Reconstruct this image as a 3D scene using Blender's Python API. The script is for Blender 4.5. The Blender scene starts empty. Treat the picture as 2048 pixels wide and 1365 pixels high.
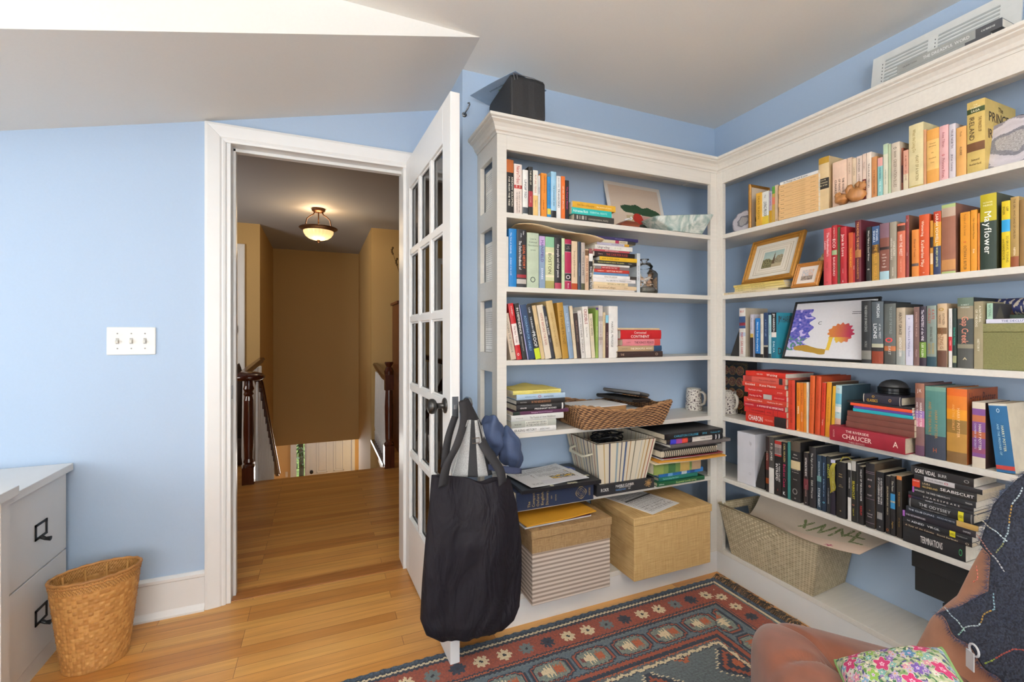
import bpy, math, random
from mathutils import Matrix, Vector, noise
random.seed(7)
C = bpy.context.scene.collection
sc = bpy.context.scene
R = math.radians
# ------------------------------------------------------------------ camera
cam = bpy.data.cameras.new('camera'); camo = bpy.data.objects.new('camera', cam); C.objects.link(camo)
cam.sensor_width = 36.0; cam.lens = 15.961; cam.shift_y = -12.5/2048; cam.clip_start = 0.02; cam.clip_end = 200
camo.location = (0, 0, 1.2); camo.rotation_euler = (R(90), 0, -math.atan2(384, 908)); sc.camera = camo
# ------------------------------------------------------------------ world, exposure
W = bpy.data.worlds.new('world'); sc.world = W; W.use_nodes = True
wn = W.node_tree.nodes; wl = W.node_tree.links
bg = wn['Background']; sky = wn.new('ShaderNodeTexSky'); sky.sky_type = 'HOSEK_WILKIE'; sky.turbidity = 3
sky.sun_direction = Vector((-.3, .5, .8)).normalized()
wl.new(sky.outputs[0], bg.inputs[0]); bg.inputs[1].default_value = 0.9
sc.view_settings.view_transform = 'Standard'; sc.view_settings.look = 'None'
sc.view_settings.gamma = 1; sc.view_settings.exposure = 0.0; sc.view_settings.use_curve_mapping = False
def area(name, loc, target, sx, sy, power, col=(1, 1, 1), spread=180):
    l = bpy.data.lights.new(name, 'AREA'); l.shape = 'RECTANGLE'; l.size = sx; l.size_y = sy; l.energy = power; l.color = col; l.spread = R(spread)
    o = bpy.data.objects.new(name, l); C.objects.link(o); o.location = loc
    o.rotation_euler = (Vector(target) - Vector(loc)).to_track_quat('-Z', 'Y').to_euler()
    return o
# daylight entering by the dormer window, the rear windows and the foyer sidelight
area('dormer_window_light', (-2.42, 0.75, 1.32), (0, 0.95, 1.75), 1.5, 1.15, 34, (.96, .985, 1))
area('rear_window_light', (-0.6, -2.12, 1.35), (0.2, 2, 3.6), 2.4, 1.5, 82, (.98, .99, 1))
area('foyer_daylight', (0.2, 9.1, -0.9), (0.1, 6, -1.3), 1.6, .9, 42, (1, .97, .93))
area('added_hall_fill', (-2.3, 3.6, 1.5), (0.2, 6.2, 1.9), 1.0, 1.0, 17, (1, .96, .92), 120)  # fill lamp added to brighten the hall; no window stands here

# uplighter added behind the camera, out of view, to brighten the ceiling
_l = bpy.data.lights.new('added_ceiling_fill', 'SPOT'); _l.energy = 620; _l.spot_size = R(165); _l.spot_blend = .6; _l.color = (1, .99, .97); _l.shadow_soft_size = .15
_o = bpy.data.objects.new('added_ceiling_fill', _l); C.objects.link(_o); _o.location = (.1, -1.0, 1.72); _o.rotation_euler = (R(180), 0, 0)

# ------------------------------------------------------------------ materials
def lin(h):
    if not isinstance(h, str): return tuple(h) + (1,) if len(h) == 3 else h
    return tuple(((int(h[i:i+2], 16)/255)/12.92 if int(h[i:i+2], 16)/255 <= .04045 else ((int(h[i:i+2], 16)/255+.055)/1.055)**2.4) for i in (0, 2, 4)) + (1,)
_M = {}
def mat(hexc, rough=.5, kind='plain', metal=0., scale=1., var=.06, bump=.0, name=None, emit=0., coat=0.):
    key = (hexc, rough, kind, metal, scale, var, bump, emit, coat)
    if key in _M: return _M[key]
    m = bpy.data.materials.new(name or kind + '_' + str(hexc)); m.use_nodes = True
    n = m.node_tree.nodes; l = m.node_tree.links; p = n['Principled BSDF']
    col = lin(hexc) if hexc != 'attr' else (1, 1, 1, 1)
    p.inputs['Base Color'].default_value = col; p.inputs['Roughness'].default_value = rough; p.inputs['Metallic'].default_value = metal
    p.inputs['Coat Weight'].default_value = coat
    if emit: p.inputs['Emission Color'].default_value = col; p.inputs['Emission Strength'].default_value = emit
    tc = n.new('ShaderNodeTexCoord')
    nz = n.new('ShaderNodeTexNoise'); nz.inputs['Detail'].default_value = 4
    mp = n.new('ShaderNodeMapping'); l.new(tc.outputs['Object'], mp.inputs[0]); l.new(mp.outputs[0], nz.inputs['Vector'])
    sc_ = {'plain': (14, 14, 14), 'cloth': (260, 260, 260), 'grainx': (6, 90, 90), 'grainy': (90, 6, 90), 'grainz': (70, 70, 5), 'paint': (120, 120, 120), 'cord': (30, 30, 30)}.get(kind, (14, 14, 14))
    mp.inputs['Scale'].default_value = [s*scale for s in sc_]; nz.inputs['Scale'].default_value = 1
    if hexc == 'attr':
        at = n.new('ShaderNodeAttribute'); at.attribute_name = 'Col'; src = at.outputs['Color']
    else:
        rgb = n.new('ShaderNodeRGB'); rgb.outputs[0].default_value = col; src = rgb.outputs[0]
    if var:
        mr = n.new('ShaderNodeMapRange'); mr.inputs['From Min'].default_value = .3; mr.inputs['From Max'].default_value = .7
        mr.inputs['To Min'].default_value = 1-var; mr.inputs['To Max'].default_value = 1+var
        l.new(nz.outputs['Fac'], mr.inputs['Value'])
        vm = n.new('ShaderNodeVectorMath'); vm.operation = 'SCALE'; l.new(src, vm.inputs[0]); l.new(mr.outputs[0], vm.inputs['Scale'])
        src = vm.outputs[0]
    l.new(src, p.inputs['Base Color'])
    if bump:
        b = n.new('ShaderNodeBump'); b.inputs['Strength'].default_value = bump; b.inputs['Distance'].default_value = .002
        l.new(nz.outputs['Fac'], b.inputs['Height']); l.new(b.outputs[0], p.inputs['Normal'])
    _M[key] = m
    return m
def stripes(name, a, b, axis, freq, duty=.5, rough=.7, seed=None):
    """woven or printed bands along one object axis"""
    m = bpy.data.materials.new(name); m.use_nodes = True; n = m.node_tree.nodes; l = m.node_tree.links; p = n['Principled BSDF']
    p.inputs['Roughness'].default_value = rough
    tc = n.new('ShaderNodeTexCoord'); sx = n.new('ShaderNodeSeparateXYZ'); l.new(tc.outputs['Object'], sx.inputs[0])
    mu = n.new('ShaderNodeMath'); mu.operation = 'MULTIPLY'; mu.inputs[1].default_value = freq; l.new(sx.outputs[axis], mu.inputs[0])
    fr = n.new('ShaderNodeMath'); fr.operation = 'FRACT'; l.new(mu.outputs[0], fr.inputs[0])
    gt = n.new('ShaderNodeMath'); gt.operation = 'GREATER_THAN'; gt.inputs[1].default_value = duty; l.new(fr.outputs[0], gt.inputs[0])
    mx = n.new('ShaderNodeMix'); mx.data_type = 'RGBA'; mx.inputs['A'].default_value = lin(a); mx.inputs['B'].default_value = lin(b)
    l.new(gt.outputs[0], mx.inputs['Factor']); l.new(mx.outputs['Result'], p.inputs['Base Color'])
    return m
def weave_mat(name, a, b, sx, sy, sz, rough=.75, bump=.4):
    m = bpy.data.materials.new(name); m.use_nodes = True; n = m.node_tree.nodes; l = m.node_tree.links; p = n['Principled BSDF']
    p.inputs['Roughness'].default_value = rough
    tc = n.new('ShaderNodeTexCoord'); mp = n.new('ShaderNodeMapping'); mp.inputs['Scale'].default_value = (sx, sy, sz); l.new(tc.outputs['Object'], mp.inputs[0])
    nz = n.new('ShaderNodeTexNoise'); nz.inputs['Scale'].default_value = 1; nz.inputs['Detail'].default_value = 5; l.new(mp.outputs[0], nz.inputs['Vector'])
    mp2 = n.new('ShaderNodeMapping'); mp2.inputs['Scale'].default_value = (sz, sy, sx); l.new(tc.outputs['Object'], mp2.inputs[0])
    n2 = n.new('ShaderNodeTexNoise'); n2.inputs['Scale'].default_value = 1; n2.inputs['Detail'].default_value = 5; l.new(mp2.outputs[0], n2.inputs['Vector'])
    ad = n.new('ShaderNodeMath'); ad.operation = 'ADD'; l.new(nz.outputs['Fac'], ad.inputs[0]); l.new(n2.outputs['Fac'], ad.inputs[1])
    mr = n.new('ShaderNodeMapRange'); mr.inputs['From Min'].default_value = .75; mr.inputs['From Max'].default_value = 1.25; l.new(ad.outputs[0], mr.inputs['Value'])
    mx = n.new('ShaderNodeMix'); mx.data_type = 'RGBA'; mx.inputs['A'].default_value = lin(a); mx.inputs['B'].default_value = lin(b)
    l.new(mr.outputs[0], mx.inputs['Factor']); l.new(mx.outputs['Result'], p.inputs['Base Color'])
    bu = n.new('ShaderNodeBump'); bu.inputs['Strength'].default_value = bump; bu.inputs['Distance'].default_value = .0015
    l.new(ad.outputs[0], bu.inputs['Height']); l.new(bu.outputs[0], p.inputs['Normal'])
    return m
def plank_floor():
    m = bpy.data.materials.new('oak_strip_floor'); m.use_nodes = True; n = m.node_tree.nodes; l = m.node_tree.links; p = n['Principled BSDF']
    tc = n.new('ShaderNodeTexCoord'); br = n.new('ShaderNodeTexBrick'); of = n.new('ShaderNodeMapping'); of.inputs['Location'].default_value = (10.4, 20.013, 0); l.new(tc.outputs['Object'], of.inputs[0]); l.new(of.outputs[0], br.inputs['Vector'])
    br.offset = .37; br.offset_frequency = 3; br.squash = 1
    for k, v in (('Scale', 1), ('Brick Width', .92), ('Row Height', .0572), ('Mortar Size', .0007), ('Mortar Smooth', .0), ('Bias', 0)): br.inputs[k].default_value = v
    br.inputs['Color1'].default_value = (0, 0, 0, 1); br.inputs['Color2'].default_value = (1, 1, 1, 1); br.inputs['Mortar'].default_value = (.5, .5, .5, 1)
    rp = n.new('ShaderNodeValToRGB'); e = rp.color_ramp.elements
    e[0].color = lin('b87c3e'); e[1].color = lin('d6a05a')
    for pos, c in ((.25, 'c68b46'), (.5, 'cd9450'), (.75, 'd39b52')):
        k = e.new(pos); k.color = lin(c)
    l.new(br.outputs['Color'], rp.inputs['Fac'])
    mp = n.new('ShaderNodeMapping'); mp.inputs['Scale'].default_value = (2.2, 38, 1); l.new(tc.outputs['Object'], mp.inputs[0])
    ad = n.new('ShaderNodeVectorMath'); ad.operation = 'ADD'; l.new(mp.outputs[0], ad.inputs[0])
    ms = n.new('ShaderNodeVectorMath'); ms.operation = 'SCALE'; ms.inputs['Scale'].default_value = 17; l.new(br.outputs['Color'], ms.inputs[0]); l.new(ms.outputs[0], ad.inputs[1])
    nz = n.new('ShaderNodeTexNoise'); nz.inputs['Scale'].default_value = 1; nz.inputs['Detail'].default_value = 6; nz.inputs['Distortion'].default_value = .6; l.new(ad.outputs[0], nz.inputs['Vector'])
    mr = n.new('ShaderNodeMapRange'); mr.inputs['From Min'].default_value = .3; mr.inputs['From Max'].default_value = .7; mr.inputs['To Min'].default_value = .8; mr.inputs['To Max'].default_value = 1.12
    l.new(nz.outputs['Fac'], mr.inputs['Value'])
    vm = n.new('ShaderNodeVectorMath'); vm.operation = 'SCALE'; l.new(rp.outputs['Color'], vm.inputs[0]); l.new(mr.outputs[0], vm.inputs['Scale'])
    mx = n.new('ShaderNodeMix'); mx.data_type = 'RGBA'; mx.inputs['B'].default_value = lin('5c3417')
    l.new(br.outputs['Fac'], mx.inputs['Factor']); l.new(vm.outputs[0], mx.inputs['A']); l.new(mx.outputs['Result'], p.inputs['Base Color'])
    p.inputs['Roughness'].default_value = .32
    bu = n.new('ShaderNodeBump'); bu.inputs['Strength'].default_value = .25; bu.inputs['Distance'].default_value = .001; bu.invert = True
    l.new(br.outputs['Fac'], bu.inputs['Height']); l.new(bu.outputs[0], p.inputs['Normal'])
    return m
def glass_mat(name, tint=(1, 1, 1), base=.05, rough=0.):
    m = bpy.data.materials.new(name); m.use_nodes = True; n = m.node_tree.nodes; l = m.node_tree.links
    n.remove(n['Principled BSDF']); t = n.new('ShaderNodeBsdfTransparent'); t.inputs[0].default_value = (*tint, 1)
    g = n.new('ShaderNodeBsdfGlossy'); g.inputs['Roughness'].default_value = rough
    fr = n.new('ShaderNodeFresnel'); fr.inputs['IOR'].default_value = 1.5; mx = n.new('ShaderNodeMixShader')
    l.new(fr.outputs[0], mx.inputs[0]); l.new(t.outputs[0], mx.inputs[1]); l.new(g.outputs[0], mx.inputs[2])
    l.new(mx.outputs[0], n['Material Output'].inputs[0])
    return m
BLUE = mat('abbfd6', .6, 'paint', var=.01, bump=.03, name='pale_blue_wall_paint')
CEIL = mat('e4e2dc', .8, 'paint', var=.01, bump=.03, name='white_ceiling_paint')
TRIM = mat('e6e5e2', .35, 'plain', var=.01, name='white_gloss_trim')
SHELF = mat('dfdad0', .42, 'grainx', var=.035, bump=.08, name='white_painted_shelf_wood')
MUST = mat('c2a066', .7, 'paint', var=.02, bump=.03, name='mustard_wall_paint')
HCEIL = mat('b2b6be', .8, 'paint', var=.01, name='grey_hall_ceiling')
FLOOR = plank_floor()
DARKWOOD = mat('4a2012', .25, 'grainz', var=.25, bump=.05, coat=.4, name='dark_stained_wood')
BLACKM = mat('1c1b1c', .4, 'plain', metal=.3, name='black_metal')
STEEL = mat('8d8e90', .3, 'plain', metal=1, name='brushed_steel')
PAGE = mat('cfc2a8', .8, 'grainz', var=.1, name='book_page_edges')
PAGEW = mat('dcd6c8', .8, 'grainz', var=.08, name='white_page_edges')
WHITE = mat('e9e8e6', .6, 'plain', var=.02, name='white_paper')

# ------------------------------------------------------------------ mesh helpers
class G:
    def __init__(s, T=None): s.v = []; s.f = []; s.m = []; s.c = []; s.T = T
    def pt(s, p):
        s.v.append(tuple(s.T @ Vector(p)) if s.T is not None else tuple(p)); return len(s.v)-1
    def poly(s, pts, mi=0):
        s.f.append([s.pt(p) for p in pts]); s.m.append(mi)
    def box(s, x0, x1, y0, y1, z0, z1, mi=0, T=None):
        P = [(x0, y0, z0), (x1, y0, z0), (x1, y1, z0), (x0, y1, z0), (x0, y0, z1), (x1, y0, z1), (x1, y1, z1), (x0, y1, z1)]
        if T is not None: P = [tuple(T @ Vector(p)) for p in P]
        i = [s.pt(p) for p in P]
        for q in ((0, 3, 2, 1), (4, 5, 6, 7), (0, 1, 5, 4), (1, 2, 6, 5), (2, 3, 7, 6), (3, 0, 4, 7)): s.f.append([i[k] for k in q]); s.m.append(mi)
        return s
    def rings(s, R_, closed=True, cap=True, mi=0, loop=False):
        n = len(R_[0]); I = [[s.pt(p) for p in r] for r in R_]
        K = len(I)
        for a in range(K if loop else K-1):
            A, B = I[a], I[(a+1) % K]
            for k in range(n if closed else n-1):
                s.f.append([A[k], A[(k+1) % n], B[(k+1) % n], B[k]]); s.m.append(mi)
        if cap and not loop:
            s.f.append(list(reversed(I[0]))); s.m.append(mi); s.f.append(list(I[-1])); s.m.append(mi)
        return s
    def lathe(s, prof, c=(0, 0, 0), n=24, mi=0, cap=True, T=None):
        rs = []
        for r, z in prof:
            ring = [(c[0]+r*math.cos(2*math.pi*k/n), c[1]+r*math.sin(2*math.pi*k/n), c[2]+z) for k in range(n)]
            if T is not None: ring = [tuple(T @ Vector(p)) for p in ring]
            rs.append(ring)
        return s.rings(rs, True, cap, mi)
    def tube(s, path, r, n=8, mi=0, cap=True, loop=False, flat=1.):
        P = [Vector(p) for p in path]; rs = []; up = None
        for i, p in enumerate(P):
            a = P[(i-1) % len(P)] if (loop or i > 0) else p; b = P[(i+1) % len(P)] if (loop or i < len(P)-1) else p
            d = (b-a).normalized() if (b-a).length > 1e-9 else Vector((0, 0, 1))
            if up is None: up = Vector((0, 0, 1)) if abs(d.z) < .9 else Vector((1, 0, 0))
            x = d.cross(up).normalized(); up = x.cross(d).normalized()
            rr = r[i] if isinstance(r, (list, tuple)) else r
            rs.append([tuple(p+x*rr*math.cos(2*math.pi*k/n)+up*rr*flat*math.sin(2*math.pi*k/n)) for k in range(n)])
        return s.rings(rs, True, cap, mi, loop)
    def grid(s, fn, nu, nv, mi=0, col=None, closeu=False):
        I = [[s.pt(fn(i/nu, j/nv)) for j in range(nv+1)] for i in range(nu if closeu else nu+1)]
        for i in range(nu):
            for j in range(nv):
                i2 = (i+1) % len(I) if closeu else i+1
                s.f.append([I[i][j], I[i2][j], I[i2][j+1], I[i][j+1]]); s.m.append(mi)
                if col: s.c.append(col((i+.5)/nu, (j+.5)/nv))
        return s
    def blob(s, c, rx, ry, rz, seed=0, amp=.15, nu=14, nv=9, mi=0, T=None, pw=1.):
        def sg(x): return math.copysign(abs(x)**pw, x)
        rs = []
        for j in range(1, nv):
            ph = math.pi*j/nv; ring = []
            for k in range(nu):
                th = 2*math.pi*k/nu
                d = Vector((sg(math.sin(ph))*sg(math.cos(th)), sg(math.sin(ph))*sg(math.sin(th)), -sg(math.cos(ph))))
                q = 1+amp*noise.noise(d*1.7+Vector((seed*3.1, seed, 0)))
                p = Vector((c[0]+d.x*rx*q, c[1]+d.y*ry*q, c[2]+d.z*rz*q)); ring.append(tuple(T @ p) if T is not None else tuple(p))
            rs.append(ring)
        return s.rings(rs, True, True, mi)
    def obj(s, name, mats, parent=None, smooth=False, bevel=0, solid=0, sub=0, local=False):
        me = bpy.data.meshes.new(name); me.from_pydata(s.v, [], s.f)
        mats = mats if isinstance(mats, (list, tuple)) else [mats]
        for m in mats: me.materials.append(m)
        if any(s.m): me.polygons.foreach_set('material_index', s.m)
        if smooth: me.polygons.foreach_set('use_smooth', [True]*len(s.f))
        if s.c and len(s.c) == len(s.f):
            at = me.color_attributes.new('Col', 'FLOAT_COLOR', 'CORNER'); buf = []
            for c, f in zip(s.c, s.f): buf += list(c[:3])*0 or [c[0], c[1], c[2], 1.]*len(f)
            at.data.foreach_set('color', buf)
        me.update()
        o = bpy.data.objects.new(name, me); C.objects.link(o)
        if solid: md = o.modifiers.new('s', 'SOLIDIFY'); md.thickness = solid; md.offset = 0
        if bevel: md = o.modifiers.new('b', 'BEVEL'); md.width = bevel; md.segments = 2; md.limit_method = 'ANGLE'
        if sub: md = o.modifiers.new('u', 'SUBSURF'); md.levels = sub; md.render_levels = sub
        if parent: o.parent = parent
        return o
def B(*a): return G().box(*a)
def tag(o, label=None, cat=None, group=None, kind=None):
    if label: o['label'] = label
    if cat: o['category'] = cat
    if group: o['group'] = group
    if kind: o['kind'] = kind
    return o
def thing(name, label, cat, loc=(0, 0, 0), rz=0, group=None, M4=None):
    o = bpy.data.objects.new(name, None); C.objects.link(o); o.empty_display_size = .05
    if M4 is not None: o.matrix_world = M4
    else: o.location = loc; o.rotation_euler = (0, 0, rz)
    return tag(o, label, cat, group)
def struct(name, g, m, **k):
    o = g.obj(name, m, **k); o['kind'] = 'structure'; return o
def dup(root):
    c = root.copy(); C.objects.link(c)
    for ch in list(root.children):
        d = dup(ch); d.parent = c; d.matrix_parent_inverse = ch.matrix_parent_inverse.copy()
    return c

# ------------------------------------------------------------------ lettering
CH = "ABCDEFGHIJKLMNOPQRSTUVWXYZabcdefghijklmnopqrstuvwxyz0123456789&.,'-+/?!:"
GL = {}
def _glyphs():
    tmp = []
    for ch in CH:
        for off in (.007, 0):
            c = bpy.data.curves.new('g', 'FONT'); c.body = ch; c.resolution_u = 2; c.fill_mode = 'BOTH'; c.offset = off
            o = bpy.data.objects.new('g', c); C.objects.link(o); tmp.append((ch, o, c))
    bpy.context.view_layer.update(); dg = bpy.context.evaluated_depsgraph_get(); ar = {}
    for ch, o, c in tmp:
        ev = o.evaluated_get(dg); me = ev.to_mesh(); A = sum(p.area for p in me.polygons)
        vs = [(v.co.x, v.co.y) for v in me.vertices]; fs = [tuple(p.vertices) for p in me.polygons]
        x0 = min(v[0] for v in vs); x1 = max(v[0] for v in vs)
        if ch not in GL or ar[ch] > 1.4*A: GL[ch] = ([(x-x0, y) for x, y in vs], fs, x1-x0); ar[ch] = A
        ev.to_mesh_clear()
    for ch, o, c in tmp:
        bpy.data.objects.remove(o); bpy.data.curves.remove(c)
_glyphs()
def text(g, s, fn, length, height, mi, maxx=1.0):
    """lay a string through fn(u, v): u runs 0..length, v runs -height/2..height/2"""
    w = 0; pos = []
    for ch in s:
        if ch in GL: pos.append((w, ch)); w += GL[ch][2]+.085
        else: w += .3
    if not pos: return
    k = height/.72; kx = min(length/max(w, .01), k*maxx); u0 = (length-w*kx)/2
    for x, ch in pos:
        vs, fs, _ = GL[ch]; b = len(g.v)
        for vx, vy in vs: g.pt(fn(u0+(x+vx)*kx, (vy-.35)*k))
        for f in fs: g.f.append([b+i for i in f]); g.m.append(mi)

# ------------------------------------------------------------------ room shell
# door wall (Y 2.36), dormer slope and flat ceiling at 2.39, book corner walls
YD, YA, XB, XJ, ZC = 2.36, 1.96, 2.10, .588, 2.39
XL, YR = -2.5, -2.2
def slope(x): return ZC-.2389*(.59-x)
DX0, DX1, DZ = -.385, .41, 2.085      # door opening
g = G()
g.box(XL, DX0, YD, YD+.12, 0, 2.6); g.box(DX1, XJ+.12, YD, YD+.12, 0, 2.6); g.box(DX0, DX1, YD, YD+.12, DZ, 2.6)
struct('wall_door', g, [BLUE])
struct('wall_jog', B(XJ, XJ+.12, YA+.12, YD, 0, 2.6), [BLUE])
struct('wall_back', B(XJ, XB+.12, YA, YA+.12, 0, 2.6), [BLUE])
struct('wall_right', B(XB, XB+.12, YR, YA, 0, 2.6), [BLUE])
g = G(); wy0, wy1, wz0, wz1 = 0.0, 1.5, .75, 1.9
g.box(XL-.12, XL, YR, wy0, 0, 2.6); g.box(XL-.12, XL, wy1, YD, 0, 2.6); g.box(XL-.12, XL, wy0, wy1, 0, wz0); g.box(XL-.12, XL, wy0, wy1, wz1, 2.6)
struct('wall_left', g, [BLUE])
g = G(); wx0, wx1, vz0, vz1 = -1.8, .6, .6, 2.1
g.box(XL, wx0, YR-.12, YR, 0, 2.6); g.box(wx1, XB+.12, YR-.12, YR, 0, 2.6); g.box(wx0, wx1, YR-.12, YR, 0, vz0); g.box(wx0, wx1, YR-.12, YR, vz1, 2.6)
struct('wall_rear', g, [BLUE])
for nm, x0, x1, y0, y1, z0, z1, ax in (('window_1', XL-.08, XL-.04, wy0, wy1, wz0, wz1, 'y'), ('window_2', wx0, wx1, YR-.08, YR-.04, vz0, vz1, 'x')):
    w = G(); t = .05
    if ax == 'y':
        for a in (y0, (y0+y1)/2-t/2, y1-t): w.box(x0, x1, a, a+t, z0, z1)
        for a in (z0, (z0+z1)/2, z1-t): w.box(x0+.005, x1-.005, y0, y1, a, a+t)
    else:
        for a in (x0, (x0+x1)/2-t/2, x1-t): w.box(a, a+t, y0, y1, z0, z1)
        for a in (z0, (z0+z1)/2, z1-t): w.box(x0, x1, y0+.005, y1-.005, a, a+t)
    wo = struct(nm, w, [TRIM])
# flat ceiling: room part in front of the dormer cheek, strip over the corner
g = G(); YC = 1.72
g.box(XL, XB+.12, YR, YC+.02, ZC, ZC+.1); g.box(.59, XB+.12, YC+.02, YD+.1, ZC, ZC+.1)
struct('ceiling', g, [CEIL])
g = G()
P = [(.59, YC), (.59, YD+.1), (XL, YD+.1), (XL, YC)]
g.poly([(x, y, slope(x)) for x, y in reversed(P)]); g.poly([(x, y, slope(x)+.03) for x, y in P])
struct('ceiling_slope', g, [CEIL])
g = G(); g.poly([(.59, YC, ZC), (XL, YC, slope(XL)), (XL, YC, ZC)]); g.poly([(.59, YC+.03, ZC+.01), (XL, YC+.03, ZC+.01), (XL, YC+.03, slope(XL)+.035)])
struct('ceiling_dormer_cheek', g, [CEIL])
# strip floor, room and landing in one run, cut out over the stair
SX0, SX1, SY = -.50, .53, 4.24
g = G(); g.box(XL, XB+.12, YR-.1, SY, -.2, 0); g.box(XL, SX0-.08, SY, 5.62, -.2, 0); g.box(SX1+.06, 2.3, SY, 5.32, -.2, 0)
struct('floor', g, [FLOOR])
struct('trim_1', B(DX0, DX1, YD+.005, YD+.09, 0, .004), [mat('9c6430', .35, 'grainx', var=.2)], bevel=.001)
# hall beyond the door
g = G(); g.box(-2.6, -.6, 5.6, 5.7, -.2, 2.45); struct('wall_hall_left', g, [MUST])
g = G(); g.box(-.72, -.6, 5.7, 7.1, -2.4, 2.45); struct('wall_stair_left', g, [MUST])
g = G(); g.box(-.72, .66, 7.1, 7.22, -.352, 2.45); struct('wall_stair_header', g, [MUST])
g = G(); g.box(.53, 2.4, 5.3, 5.4, 0, 2.45); struct('wall_hall_right', g, [MUST])
g = G(); g.box(.53, .65, 5.4, 7.1, -2.4, 2.45); g.box(.60, .66, 4.3, 5.4, -2.4, -.03); g.box(.80, .9, 7.1, 9.3, -2.4, -.35); g.box(.65, .8, 7.1, 7.2, -2.4, -.35); struct('wall_stair_right', g, [mat('cfae74', .7, 'paint', var=.02)])
g = G(); g.box(-2.6, -2.5, 2.48, 5.6, 0, 2.45); struct('wall_hall_west', g, [MUST])
g = G(); g.box(2.3, 2.4, 2.48, 5.3, 0, 2.45); struct('wall_hall_east', g, [MUST])
g = G(); g.box(XL, DX0-.02, YD+.121, YD+.13, 0, 2.45); g.box(DX1+.02, 2.4, YD+.121, YD+.13, 0, 2.45); g.box(DX0-.02, DX1+.02, YD+.121, YD+.13, DZ+.02, 2.45); struct('wall_hall_near', g, [MUST])
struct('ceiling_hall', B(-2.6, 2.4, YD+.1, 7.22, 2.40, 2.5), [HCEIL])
FYW = mat('d8b47e', .7, 'paint', var=.02, name='foyer_wall_paint')
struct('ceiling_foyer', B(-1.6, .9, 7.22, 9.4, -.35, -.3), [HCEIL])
g = G(); g.box(-1.6, -.43, 9.3, 9.4, -2.4, -.3); g.box(.6, .9, 9.3, 9.4, -2.4, -.3); g.box(-.43, .6, 9.3, 9.4, -.37, -.3); struct('wall_foyer', g, [FYW])
struct('wall_foyer_left', B(-1.6, -1.5, 7.1, 9.3, -2.4, -.3), [FYW])
struct('floor_foyer', B(-1.6, .9, 4.2, 9.4, -2.5, -2.4), [FLOOR])
struct('wall_stair_front', B(-.62, .62, 4.16, 4.235, -2.4, -.2), [TRIM])
# stair flight going down out of sight behind the landing edge
g = G()
for k in range(12):
    z = -.19*(k+1); y = SY+.26*k
    g.box(-.47, SX1, y, y+.27, z-.04, z, 0); g.box(-.47, SX1, y, y+.02, z, z+.15, 1)
st = g.obj('staircase', [mat('8a4c22', .35, 'grainx', var=.2), TRIM]); tag(st, 'wooden stair flight dropping away behind the landing edge', 'stairs', kind='structure')
# door casing, jamb, baseboard
def casing(name, x0, x1, zt, y, w=.078, dpt=.022, sgn=-1, mats=None):
    """moulded casing round an opening: stepped profile mitred at the head"""
    prof = [(0, 0), (0, .4), (.12, .55), (.2, .5), (.28, .72), (.86, 1), (1, .9), (1, 0)]
    g = G()
    def leg(xa, dx):
        rs = []
        for z, k in ((0, 0), (zt, 1)):
            rs.append([(xa+dx*w*a, y+sgn*dpt*b, z+(w*a if k else 0)) for a, b in prof])
        g.rings(rs)
    leg(x0, -1); leg(x1, 1)
    g.rings([[(x0-w*a, y+sgn*dpt*b, zt+w*a) for a, b in prof], [(x1+w*a, y+sgn*dpt*b, zt+w*a) for a, b in prof]])
    return struct(name, g, mats or [TRIM], bevel=.0015)
casing('trim_2', DX0, DX1, 2.055, YD)
g = G()
for xa, xb in ((DX0, DX0+.018), (DX1-.018, DX1)): g.box(xa, xb, YD-.004, YD+.13, 0, DZ)
g.box(DX0, DX1, YD-.004, YD+.13, DZ-.03, DZ)
g.box(DX0+.018, DX0+.03, YD+.05, YD+.085, 0, DZ); g.box(DX0, DX1, YD+.05, YD+.085, DZ-.045, DZ-.03)
struct('trim_3', g, [TRIM], bevel=.002)
tag(B(DX0+.0175, DX0+.0195, YD+.012, YD+.037, .91, .97).obj('strike_plate', [STEEL]), 'small metal strike plate let into the white door jamb', 'strike plate')
def baseboard(name, x0, x1, y0, y1, h=.17):
    # along X facing -Y when y0==y1
    g = G(); pr = [(0, 0), (-.028, 0), (-.028, .008), (-.016, .026), (-.014, .03), (-.014, h-.025), (-.02, h-.02), (-.02, h-.008), (-.008, h), (0, h)]
    if y0 == y1: g.rings([[(x, y0+a, b) for a, b in pr] for x in (x0, x1)])
    else: g.rings([[(x0+a, y, b) for a, b in pr] for y in (y0, y1)])
    return struct(name, g, [TRIM])
baseboard('baseboard_door_wall', XL, DX0-.078, YD, YD)
baseboard('baseboard_right', XB, XB, YR, .2)
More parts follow.
